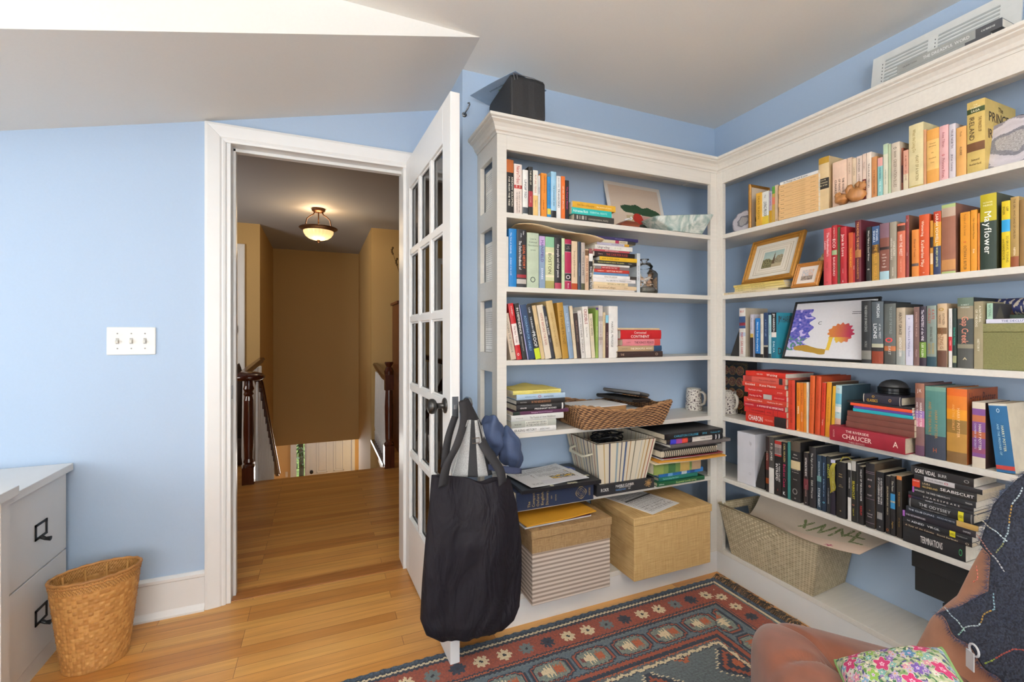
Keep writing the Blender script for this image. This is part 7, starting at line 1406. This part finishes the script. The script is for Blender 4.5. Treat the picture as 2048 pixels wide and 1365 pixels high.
ribbon([(kx-.02, .12, kz+.012), (.55-.48, .07, .03), (.59-.48, .05, -.07)], .03, (1, .2, .3), STRAP, r)
# striped apron-like canvas bag and blue cap stuffed in behind it
r2 = thing('canvas_bag', 'grey and black striped canvas bag hung inside the tote straps', 'bag', (.50, 1.535, .80))
g = G(); cols_ = []
def cv(u, v): return (-.085+.17*u*(1-.75*v)+.06*v, -.012+.01*math.sin(u*7), -.10+.20*v)
g.grid(cv, 60, 30, 0, lambda u, v: L_('2a2a2c') if (.36 < u < .56 or .78 < u < .9) else L_('a4a4a2')); g.obj('woven_cloth', mat('attr', .9, 'cloth', var=.2), r2, smooth=True, solid=.002)
g = G(); g.tube([(-.012, -.03, .022), (.012, -.03, .022), (.012, -.03, .04), (-.012, -.03, .04)], .0018, 6, loop=True); g.obj('buckle', mat('6a5a50', .35, metal=.8), r2)
r3 = thing('cap', 'navy blue fabric cap stuffed behind the tote bag straps', 'cap', (.60, 1.575, .77))
def lobe(name, c_, rx, ry, rz_, rot, seed):
    T = Matrix.Translation(c_) @ Matrix.Rotation(R(rot), 4, 'Y')
    g = G(); g.blob((0, 0, 0), rx, ry, rz_, seed, .3, 32, 20, T=T); return g.obj(name, mat('33415e', .75, 'cloth', var=.1), r3, smooth=True)
lobe('crown', (-.012, .01, .055), .042, .05, .075, -6, 2); lobe('side_fold', (.056, -.005, .0), .042, .045, .078, -14, 5)
g = G(); g.grid(lambda u, v: (-.05+.13*u, -.055-.02*math.sin(math.pi*u)*v, -.06-.02*v+.03*(1-u)), 14, 4); g.obj('brim', mat('2b3450', .75), r3, smooth=True, solid=.004)
g = G(); g.tube([(-.058, -.01, .10), (-.055, -.035, .06), (-.04, -.05, .0), (-.01, -.056, -.045), (.04, -.06, -.07), (.08, -.055, -.062)], .0016, 5); g.obj('piping', mat('c8c8c4', .6), r3, smooth=True)
r = thing('added_uplighter', 'slender black uplighter on a pole, added out of view to brighten the ceiling', 'floor lamp', (.1, -1.0, 0))  # unseen lamp body, added to carry the ceiling fill spot
G().lathe([(0, 0), (.14, 0), (.14, .015), (.02, .03), (.0125, .05), (.0125, 1.6), (.02, 1.62), (0, 1.62)], n=24).obj('pole', BLACKM, r, smooth=True)
G().lathe([(.02, 1.61), (.10, 1.63), (.16, 1.68), (.165, 1.68), (.105, 1.623), (.02, 1.60)], n=32, cap=False).obj('shade_bowl', mat('d8d0c0', .5), r, smooth=True)

# ------------------------------------------------------------------ hall furniture
r = thing('ceiling_lamp', 'bronze semi-flush ceiling lamp with glowing ribbed glass bowl', 'ceiling lamp', (-.013, 4.7, 2.4))
BRZ = mat('5a3a22', .4, metal=.6, name='aged_bronze')
G().lathe([(0, 0), (.062, 0), (.06, -.02), (.045, -.032), (.012, -.036), (0, -.036)], n=32, cap=False).obj('canopy', BRZ, r, smooth=True)
for k in range(3):
    a = R(90+120*k); g = G(); g.tube([(math.cos(a)*q, math.sin(a)*q, z) for q, z in ((.035, -.03), (.05, -.06), (.085, -.085), (.115, -.115), (.125, -.16), (.135, -.19))], .0055, 8); g.obj('arm', BRZ, r, smooth=True)
G().tube([(0, 0, -.03), (0, 0, -.2)], .006, 10).obj('stem', BRZ, r, smooth=True)
G().lathe([(.135, -.215), (.150, -.200), (.168, -.192), (.172, -.186), (.165, -.182), (.145, -.186), (.125, -.2)], n=48, cap=False).obj('rim_ring', BRZ, r, smooth=True)
BOWL = bpy.data.materials.new('lit_ribbed_glass'); BOWL.use_nodes = True; n = BOWL.node_tree.nodes; p = n['Principled BSDF']; p.inputs['Base Color'].default_value = lin('e8cfa0'); p.inputs['Emission Color'].default_value = lin('ffcf8c'); p.inputs['Emission Strength'].default_value = 1.1; p.inputs['Roughness'].default_value = .3
g = G(); pr = [(.132, -.205), (.128, -.235), (.112, -.262), (.085, -.283), (.05, -.295), (.012, -.299)]
rs = [[(q*(1+.022*math.cos(24*2*math.pi*k/96))*math.cos(2*math.pi*k/96), q*(1+.022*math.cos(24*2*math.pi*k/96))*math.sin(2*math.pi*k/96), z) for k in range(96)] for q, z in pr]
g.rings(rs, cap=False); g.obj('glass_bowl', BOWL, r, smooth=True)
G().lathe([(.012, -.297), (.016, -.303), (.008, -.312), (.01, -.318), (0, -.324)], n=16, cap=False).obj('finial', BRZ, r, smooth=True)
def point(name, loc, e, col, rad=.06):
    l = bpy.data.lights.new(name, 'POINT'); l.energy = e; l.color = col; l.shadow_soft_size = rad; o = bpy.data.objects.new(name, l); C.objects.link(o); o.location = loc
point('hall_lamp_bulb', (-.013, 4.7, 2.27), 4.5, (1, .72, .42), .05)
point('hall_lamp_glow', (-.013, 4.7, 2.02), 6, (1, .76, .48), .12)
def turned(g, x, y, z0, h, s=1., mi=0):
    g.box(x-.045*s, x+.045*s, y-.045*s, y+.045*s, z0, z0+.16*h, mi)
    g.lathe([(.042*s, .16*h), (.045*s, .175*h), (.03*s, .19*h), (.04*s, .21*h), (.032*s, .24*h), (.040*s, .5*h), (.036*s, .8*h), (.028*s, .84*h), (.04*s, .86*h), (.03*s, .88*h), (.042*s, .91*h), (.034*s, .94*h), (.03*s, h)], c=(x, y, z0), n=20, mi=mi)
def rail(path, name, parent, w=.032, h=.026):
    P = [Vector(p) for p in path]; g = G(); rs = []
    pf = [(-.6, -1), (.6, -1), (.6, -.3), (1, 0), (1, .5), (.6, 1), (-.6, 1), (-1, .5), (-1, 0), (-.6, -.3)]
    for i, p in enumerate(P):
        a, b = P[max(i-1, 0)], P[min(i+1, len(P)-1)]; d = (b-a); s_ = Vector((d.y, -d.x, 0)).normalized()
        rs.append([tuple(p+s_*w*q[0]+Vector((0, 0, h*q[1]))) for q in pf])
    g.rings(rs); return g.obj(name, DARKWOOD, parent, smooth=False, bevel=.003)
def bal(x, y, z0, z1): return G().lathe([(.016, 0), (.016, .12*(z1-z0)), (.020, .13*(z1-z0)), (.012, .15*(z1-z0)), (.019, .22*(z1-z0)), (.010, .95*(z1-z0)), (.010, z1-z0)], c=(x, y, z0), n=10)
r = thing('stair_railing', 'dark wood stair railing with white balusters at the open newel with volute', 'railing', (-.53, 4.2, 0)); bpy.context.view_layer.update()
g = G(); turned(g, -.53, 4.2, 0, .84, .95); part(g.obj('newel_post', DARKWOOD, smooth=False), r)
part(G().lathe([(0, .835), (.10, .835), (.118, .85), (.118, .868), (.10, .885), (.05, .9), (0, .902)], c=(-.53, 4.2, 0), n=32, cap=False).obj('volute_cap', DARKWOOD, smooth=True), r)
part(rail([(-.53, 4.2, .875), (-.50, 4.28, .868), (-.485, 4.34, .84), (-.475, 4.42, .77), (-.47, 6.1, -.47)], 'handrail', None), r)
part(rail([(-.57, 4.2, .875), (-.575, 4.4, .885), (-.58, 5.55, .93)], 'handrail', None), r)
for k in range(11): part(bal(-.58, 4.33+k*.115, .0, .87).obj('baluster', TRIM, smooth=True), r)
for k in range(12): y = 4.36+k*.125; part(bal(-.485, y, max(-1.6, -.19*(int((y-SY)/.26)+1)), .80-.74*(y-4.38)).obj('baluster', TRIM, smooth=True), r)
r = thing('stair_railing', 'dark wood railing with urn-topped newel before the tall bookcase', 'railing', (.575, 4.22, 0)); bpy.context.view_layer.update()
g = G(); g.box(.532, .618, 4.178, 4.262, 0, .2); g.lathe([(.04, .2), (.044, .215), (.03, .235), (.034, .26), (.038, .55), (.03, .70), (.034, .71)], c=(.575, 4.22, 0), n=20); g.box(.537, .613, 4.183, 4.257, .70, .84); g.lathe([(.04, .84), (.042, .87), (.03, .9), (.022, .91), (.032, .93), (.04, .945), (.034, .955), (0, .957)], c=(.575, 4.22, 0), n=20)
part(g.obj('newel_post', DARKWOOD), r)
part(rail([(.575, 4.25, .79), (.573, 4.6, .80), (.575, 5.28, .86)], 'handrail', None), r)
part(B(.525, .60, 4.26, 5.30, -.0, .024).obj('shoe_rail', DARKWOOD), r)
for k in range(9): part(bal(.575, 4.34+k*.112, .024, .79).obj('baluster', TRIM, smooth=True), r)
# tall cherry bookcase in the hall
r = thing('hall_bookcase', 'tall reddish-brown wooden bookcase standing past the stair newel', 'bookcase', (.735, 4.68, 0))
CH_ = mat('6a3418', .35, 'grainz', var=.2, name='cherry_wood')
B(0, .022, 0, .45, 0, 1.52).obj('side_panel', CH_, r, bevel=.002); B(.9, .922, 0, .45, 0, 1.52).obj('side_panel', CH_, r); B(.02, .9, .42, .445, 0, 1.52).obj('back_panel', CH_, r)
B(-.02, .95, -.02, .46, 1.52, 1.545).obj('top', CH_, r, bevel=.004)
for z in (.05, .38, .70, 1.02, 1.30): B(.02, .9, .01, .42, z, z+.022).obj('shelf', CH_, r)
rnd = random.Random(2)
for z in (.402, .722, 1.042, 1.322):
    for k in range(4):
        hh = rnd.uniform(.14, .185); x0 = .762+k*.035
        tag(B(x0, x0+.032, 4.70, 4.88, z+.0005, z+hh).obj('book', mat(rnd.choice(('3c1c20', '5a2428', '2c2c3c', '4c3424')), .5), bevel=.001), 'dark-bound book standing on the reddish-brown hall bookcase', 'book', 'dark books in the hall bookcase')
r = thing('dried_grass_vase', 'white vase of dried seed heads on the hall bookcase', 'vase', (.80, 4.80, 1.545))
G().lathe([(.0, 0), (.03, 0), (.035, .03), (.022, .12), (.018, .2), (.022, .21)], n=18).obj('vase_body', mat('d0ccc0', .4), r, smooth=True)
rnd = random.Random(9)
for k in range(7):
    a = rnd.uniform(0, 6.28); s_ = rnd.uniform(.02, .10); hh = rnd.uniform(.38, .62); tx, ty = s_*math.cos(a)-.02, s_*math.sin(a)
    g = G(); g.tube([(0, 0, .15), (tx*.4, ty*.4, hh*.6), (tx, ty, hh)], .0022, 5)
    for j in range(4): g.blob((tx+.006*math.cos(j*2), ty+.006*math.sin(j*2), hh-.03+j*.02), .011, .011, .012, j, .3, 8, 6)
    g.obj('dried_stem', mat('6a5028', .8), r, smooth=True)
# doorway with coats at the left end of the landing
casing('trim_4', -1.55, -.81, 2.10, 5.6, w=.07)
struct('door_2', B(-1.54, -.86, 5.575, 5.597, 0.01, 2.10), [mat('3c3a38', .5)])  # dark sheet put in for the darkness of the open doorway
tag(B(-.838, -.826, 5.55, 5.574, 1.22, 1.30).obj('door_latch', mat('2c2c2c', .4, metal=.5), bevel=.002), 'black metal latch beside the dark doorway on the landing', 'latch', kind='thing')
r = thing('coat_bundle', 'dark brown coat heaped by the dark doorway beyond the newel', 'coat', (-.73, 4.95, 0)); 
g = G(); g.blob((-.0, .1, .44), .085, .14, .44, 4, .25, 26, 18); g.obj('coat_body', mat('3a2a20', .8, 'cloth', var=.3), r, smooth=True)
g = G(); g.blob((0, .0, .2), .10, .12, .11, 8, .2, 22, 14, pw=.6); tag(g.obj('shoulder_bag', mat('46342a', .7), smooth=True), 'brown leather bag on the landing floor behind the newel', 'bag').location = (-.74, 4.85, -.085)
# front door and sidelight on the lower floor
FD = mat('d8dce2', .5, 'plain', var=.01, name='front_door_paint')
g = G(); g.box(-.175, .565, 9.27, 9.31, -2.39, -.36)
for x0, x1 in ((-.06, .13), (.235, .42)):
    for z0, z1 in ((-1.395, -.66), (-2.2, -1.6)):
        for (a, b, c_, d) in ((x0, x1, z0, z0+.02), (x0, x1, z1-.02, z1), (x0, x0+.02, z0, z1), (x1-.02, x1, z0, z1)): g.box(a, b, 9.262, 9.271, c_, d)
        g.box(x0+.04, x1-.04, 9.264, 9.271, z0+.04, z1-.04)
fd = struct('door_3', g, [FD], bevel=.003)
o = G().lathe([(0, 0), (.028, 0), (.028, .006), (.012, .01), (.012, .03), (.028, .04), (.03, .055), (.018, .064), (0, .066)], n=24, T=Matrix.Translation((-.145, 9.262, -1.357)) @ Matrix.Rotation(R(90), 4, 'X'), cap=False).obj('door_knob', BLACKM, smooth=True); o.parent = fd
g = G(); g.box(-.50, -.425, 9.25, 9.31, -2.39, -.36); g.box(-.235, -.175, 9.25, 9.31, -2.39, -.36); g.box(.565, .62, 9.25, 9.31, -2.39, -.36); g.box(-.5, .62, 9.252, 9.308, -.37, -.34)
struct('trim_5', g, [FD], bevel=.003)
g = G(); g.box(-.425, -.40, 9.275, 9.305, -2.39, -.36); g.box(-.262, -.235, 9.275, 9.305, -2.39, -.36)
for z in (-1.75, -1.52, -1.28, -1.06, -.82, -.60): g.box(-.40, -.262, 9.284, 9.292, z-.004, z+.004, 1)
g.box(-.335, -.327, 9.283, 9.293, -2.2, -.4, 1); g.box(-.4, -.262, 9.28, 9.30, -2.39, -1.85)
w3 = struct('window_3', g, [FD, mat('5a5850', .5, metal=.5)])
o = B(-.4, -.262, 9.289, 9.290, -1.85, -.4).obj('pane', glass_mat('sidelight_glass')); o.parent = w3
tag(B(-.585, -.545, 9.292, 9.299, -1.42, -1.32).obj('switch_plate', mat('e4dcd0', .4), bevel=.002), 'small white switch plate on the lower hall wall by the sidelight', 'switch plate')
LAWN = mat('7f9a4a', .9, 'plain', var=.5, scale=.5, name='lawn')
struct('ground', B(-8, 8, 9.5, 30, -2.7, -2.6), [LAWN])
g = G(); rnd = random.Random(6)
r = thing('garden_shrub', 'dark leafy shrub seen through the front sidelight', 'shrub', (-.4, 11.2, -2.6))
g = G(); 
for k in range(700):
    a, b = rnd.uniform(0, 6.28), rnd.uniform(-1, 1); q = rnd.uniform(.6, 1); c_ = Vector((.9*q*math.cos(a)*math.sqrt(1-b*b), .5*q*math.sin(a), 1.5+.6*q*b)); d1 = Vector((rnd.uniform(-1, 1), rnd.uniform(-1, 1), rnd.uniform(-1, 1))).normalized()*.06; d2 = d1.cross(Vector((0, 0, 1))).normalized()*.03
    g.poly([tuple(c_-d1), tuple(c_+d2), tuple(c_+d1), tuple(c_-d2)])
o = g.obj('foliage', mat('4a6a34', .7, 'plain', var=.3), r); G().tube([(0, 0, 0), (.02, 0, .8), (0, .02, 1.4)], .05, 8).obj('trunk', mat('5a4a3a', .9), r)
l = bpy.data.lights.new('garden_sun', 'SUN'); l.energy = 6; l.angle = .02; o = bpy.data.objects.new('garden_sun', l); C.objects.link(o); o.rotation_euler = (R(-38), R(12), 0)

# ------------------------------------------------------------------ armchair with throw and pillow
CHX = Matrix.Translation((.985, .845, .0078)) @ Matrix.Rotation(R(-31), 4, 'Z')
r = thing('armchair', 'rust-brown velvet and corduroy tufted armchair in front of the long bookcase', 'armchair', M4=CHX)
VEL = mat('6e3a22', .75, 'cord', var=.12, scale=1.0, bump=.05, name='rust_velvet'); 
VEL.node_tree.nodes['Principled BSDF'].inputs['Sheen Weight'].default_value = .25
VEL2 = mat('b57e60', .8, 'cord', var=.08, scale=1.0, bump=.05, name='tan_rust_corduroy'); VEL2.node_tree.nodes['Principled BSDF'].inputs['Sheen Weight'].default_value = .2
def spow(a, p): return math.copysign(abs(a)**p, a)
def cushion(x0, x1, y0, y1, z0, z1, p=.45, tufts=(), nu=96, nv=56, seed=1, lean=0., amp=.006):
    cx, cy, cz = (x0+x1)/2, (y0+y1)/2, (z0+z1)/2; rx, ry, rz_ = (x1-x0)/2, (y1-y0)/2, (z1-z0)/2
    def f(u, v):
        a = 2*math.pi*u; b = math.pi*(v-.5)
        X = spow(math.cos(b), p)*spow(math.cos(a), p); Y = spow(math.cos(b), p)*spow(math.sin(a), p); Z = spow(math.sin(b), p)
        x, y, z = cx+rx*X, cy+ry*Y, cz+rz_*Z
        dz = 0
        for tx, ty, tz, dep, rad in tufts:
            d = math.sqrt((x-tx)**2+(y-ty)**2+(z-tz)**2); an = math.atan2(y-ty, x-tx)
            dz += dep*.6*math.exp(-(d/rad)**2)+dep*.22*math.exp(-(d/(rad*4))**2)*max(0, math.cos(an*2.5+1))**40
        q = 1+amp*8*nz(x*4, y*4, seed+z*3)*.25
        x, y, z = cx+(x-cx)*q, cy+(y-cy)*q, cz+(z-cz)*q
        z -= dz; x += lean*(z-z0)
        return (x, y, z)
    g = G(); g.grid(f, nu, nv, closeu=True); return g
def seatz(p): return (p[0], p[1], p[2]-.20*(p[0]-.04)*max(0, (p[2]-.18)/.3))
g0 = cushion(-.01, .60, -.74, .035, .20, .515, .42, tufts=((.17, -.15, .51, .075, .045), (.17, -.48, .51, .075, .045), (.42, -.15, .49, .06, .045), (-.01, -.2, .40, .03, .03)), nu=160, nv=90, seed=3)
g0.v = [seatz(p) for p in g0.v]; g0.obj('seat', VEL, r, smooth=True)
def bedge(z):
    P = [(.2, .11), (.34, .11), (.45, .088), (.50, .06), (.54, .035), (.67, .012), (.76, 0), (.83, -.018), (.88, -.055), (.92, -.10), (.945, -.18)]
    for a, b in zip(P, P[1:]):
        if z <= b[0]: k = (z-a[0])/(b[0]-a[0]); return a[1]+(b[1]-a[1])*max(k, 0)
    return P[-1][1]
def bfront(y, z): return .46+.26*(z-.45)+.035*max(0, 1-((y+.36)/.37)**2)
def backf(u, v):
    z = .22+.72*v; e = bedge(z); hw = (e+.36); a = 2*math.pi*u; th = .075*(1-.55*max(0, v-.8)*5*.5)
    sy = spow(math.sin(a), .5); sx = spow(math.cos(a), .5); y = -.36+hw*sy
    x = bfront(y, z)+th-th*sx*-1*-1
    return (x+.006*nz(y*5, z*5, 2), y, z+.006*nz(x*5, y*6, 4)+.012*math.cos(3*y))
g = G(); g.grid(backf, 140, 70, closeu=True)
g.f.append([i*71+70 for i in range(140)]); g.m.append(0); g.f.append([i*71 for i in range(140)][::-1]); g.m.append(0)
g.obj('backrest', VEL2, r, smooth=True)
B(.04, .62, -.70, -.02, .12, .24).obj('base_frame', mat('3a2a22', .6), r, bevel=.01)
for x, y in ((.06, -.05), (.06, -.67), (.6, -.05), (.6, -.67)): G().tube([(x, y, .125), (x, y, 0.0)], [.022, .015], 12).obj('leg', DARKWOOD, r, smooth=True)
# woollen throw over the back: outline given on the back's front face (y, z)
THR = weave_mat('navy_mohair', '1f222c', '3a3e4c', 220, 220, 220, rough=.95, bump=1.0)
rt = thing('throw_blanket', 'fuzzy navy woollen throw with coloured running stitches over the armchair back', 'blanket', M4=CHX)
def surf(y, z, off=.0): return bfront(y, z)-off
def leftedge(z):
    P = [(.40, -.02), (.50, 0), (.519, -.002), (.56, -.04), (.622, -.085), (.694, -.072), (.708, -.045), (.80, -.045), (.87, -.075), (.92, -.11), (1.0, -.14)]
    for a, b in zip(P, P[1:]):
        if z <= b[0]: k = (z-a[0])/(b[0]-a[0]); return a[1]+(b[1]-a[1])*k
    return P[-1][1]
def lowedge(s):   # s 0 at far edge .. 1 near
    return .518-.09*min(1, s*2.2)-.02*s+.006*math.sin(s*60)
def thf(u, v, off=.012):
    zb = lowedge(u); zt_ = .95; z = zb+(zt_-zb)*v; y = leftedge(z)*(1)-.62*u
    return (surf(y, z, off+.006+.010*abs(nz(y*7, z*7, 9))), y, z)
g = G(); g.grid(lambda u, v: thf(u, v), 110, 100)
o = g.obj('woven_cloth', THR, rt, smooth=True, solid=.012)
g = G(); rnd = random.Random(12)
for k in range(9000):
    u, v = rnd.random()*.62, rnd.random(); e = rnd.random()
    if e < .10: u = rnd.uniform(-.004, .004)
    elif e < .2: v = rnd.uniform(-.004, .004)
    p = Vector(thf(u, v, .019)); d = Vector((-.006*rnd.random()-.001, rnd.uniform(-.009, .009)+(.006 if u < .01 else 0), rnd.uniform(-.009, .009)-(.006 if v < .01 else 0)))
    s_ = Vector((0, .00028, .00028)); g.poly([tuple(p-s_), tuple(p+s_), tuple(p+d)])
o = g.obj('wool_fuzz', mat('3a4056', .9), rt); o['kind'] = 'stuff'
def stitch(pts, cols, nm='running_stitch'):
    g = G(); P = []
    for (y0, z0), (y1, z1) in zip(pts, pts[1:]):
        n_ = max(2, int(math.hypot(y1-y0, z1-z0)/.006))
        for k in range(n_): yy_, zz_ = y0+(y1-y0)*k/n_, z0+(z1-z0)*k/n_; P.append((yy_+.007*nz(zz_*30, yy_*9, 2), zz_+.005*nz(yy_*40, zz_*9, 6)))
    for i in range(0, len(P)-1):
        (a, b), (c_, d) = P[i], P[i+1]; q = .62
        g.tube([(surf(a, b, .034), a, b), (surf(a+(c_-a)*q, b+(d-b)*q, .034), a+(c_-a)*q, b+(d-b)*q)], .0009+.0006*abs(math.sin(i*1.7)), 5, mi=int(i/len(P)*len(cols)))
    g.obj(nm, [mat(c_, .8) for c_ in cols], rt)
stitch([(-.10, .86), (-.095, .83), (-.09, .79), (-.10, .76), (-.095, .73), (-.085, .70)], ('b8c8cc', 'a8833c', 'a0b4b8', '8a9060'))
stitch([(-.105, .63), (-.115, .60), (-.10, .575), (-.095, .55), (-.07, .53), (-.055, .50)], ('88aab4', 'a8833c', 'c0ccd0', '8cb0a0'))
stitch([(-.03, .77), (-.07, .755), (-.11, .74)], ('b0a898', 'c0ccd0'))
stitch([(-.04, .73), (-.08, .70), (-.12, .68)], ('9a6a60', 'b0b0b0'))
stitch([(-.02, .545), (-.05, .535), (-.08, .52)], ('a8b8c0', 'b0c0c0'))
stitch([(-.19, .56), (-.165, .55), (-.15, .525), (-.14, .50), (-.125, .48)], ('a04438', 'a04438', '8a9a40'))
stitch([(-.06, .665), (-.065, .64), (-.055, .62)], ('a05040', 'a05040'))
g = G(); P3 = (surf(-.10, .485, .035), -.10, .485); g.tube([(P3[0]-.004, P3[1]-.012+.012*math.cos(a), P3[2]+.02+.012*math.sin(a)) for a in [i*math.pi/8 for i in range(-2, 12)]], .0022, 6)
g.box(P3[0]-.008, P3[0]-.006, P3[1]-.016, P3[1]+.004, P3[2]-.026, P3[2]+.014); g.obj('care_label', mat('d8d8d8', .5), rt)
# floral pillow on the seat
def floral(u, v):
    best = None
    rr_ = FL
    c = mixc(L_('8aa06c'), L_('d8d4b8'), .5+nz(u*22, v*22, 3)*1.6)
    if nz(u*30, v*30, 8) > .22: c = L_('3c6a44')
    if nz(u*34+5, v*34, 11) > .27: c = L_('4a4878')
    for (fx, fy, fr, col, cc) in FL:
        dx, dy = u-fx, v-fy
        if abs(dx) > fr*1.3 or abs(dy) > fr*1.3: continue
        d = math.hypot(dx, dy); a = math.atan2(dy, dx); q = d/(fr*(.80+.2*math.cos(5*a)))
        if q < 1:
            c = mixc(col, L_('f0e8e4'), .12*(math.cos(a*20) > .75)) if q > .28 else cc
            if q > .93: c = L_('e4e0d8')
            if q < .12: c = L_('c83868')
    return c
rnd = random.Random(21); FL = []
pal = [('8c6ab0', 'e8d8f0'), ('7ca0c0', 'f4f0e0'), ('d88aa0', 'f8f0d0'), ('7ab0a8', 'f0f0e0'), ('c8b0cc', 'e8c050'), ('9ab85c', 'f0f0c0'), ('e0dcd0', 'd89ab0')]
for k in range(170): a, b = rnd.choice(pal); FL.append((rnd.random(), rnd.random(), rnd.uniform(.018, .045), L_(a), L_(b)))
for x, y in ((.2, .92), (.13, .80), (.82, .90), (.42, .70), (.9, .66), (.6, .5), (.2, .45), (.8, .3), (.4, .2)): FL.append((x, y, .085, L_('c42868'), L_('f4d0dc')))
for x, y, c_ in ((.5, .9, '6c4ca0'), (.36, .86, '88b048'), (.7, .8, '4a80a8'), (.3, .6, '88b048'), (.7, .62, '6c4ca0')): FL.append((x, y, .06, L_(c_), L_('d8c8e8')))
PM = Matrix.Translation((.955, .452, .538)) @ Matrix.Rotation(R(-48), 4, 'Z') @ Matrix.Rotation(R(-24), 4, 'Y')
rp_ = thing('pillow', 'small pillow with dense pink, purple and green flowers on the armchair', 'pillow', M4=PM)
def pil(s):
    def f(u, v):
        x, y = 2*u-1, 2*v-1; e = (1-abs(x)**2.6)*(1-abs(y)**2.6); k = 1-.05*(1-abs(y)**2)*abs(x)**6
        return (.096*x*(1-.07*(1-y*y)), .165*y*(1-.07*(1-x*x)), s*(.055*max(e, 0)**.5)+.004*nz(x*3, y*3, 2+s))
    return f
g = G(); g.grid(pil(1), 220, 350, 0, floral); g.obj('floral_cover', mat('attr', .8, 'paint', var=.02), rp_, smooth=True)
g = G(); g.grid(pil(-1), 40, 60); g.obj('underside', mat('9aa87c', .8), rp_, smooth=True)
g = G(); E_ = [pil(1)(k/24, 0) for k in range(24)]+[pil(1)(1, k/36) for k in range(36)]+[pil(1)(1-k/24, 1) for k in range(24)]+[pil(1)(0, 1-k/36) for k in range(36)]
g.tube([(x, y, 0) for x, y, z in E_], .0035, 6, loop=True); g.obj('piping', mat('8ab06c', .8), rp_, smooth=True)
# disc-shaped smoke alarm on the ceiling, its edge just in view
tag(G().lathe([(0, 0), (.07, 0), (.07, -.018), (.06, -.028), (0, -.03)], c=(1.085, .99, ZC), n=36, cap=False).obj('smoke_alarm', mat('dad9d4', .5), smooth=True), 'round white smoke alarm whose edge shows on the ceiling', 'smoke alarm')
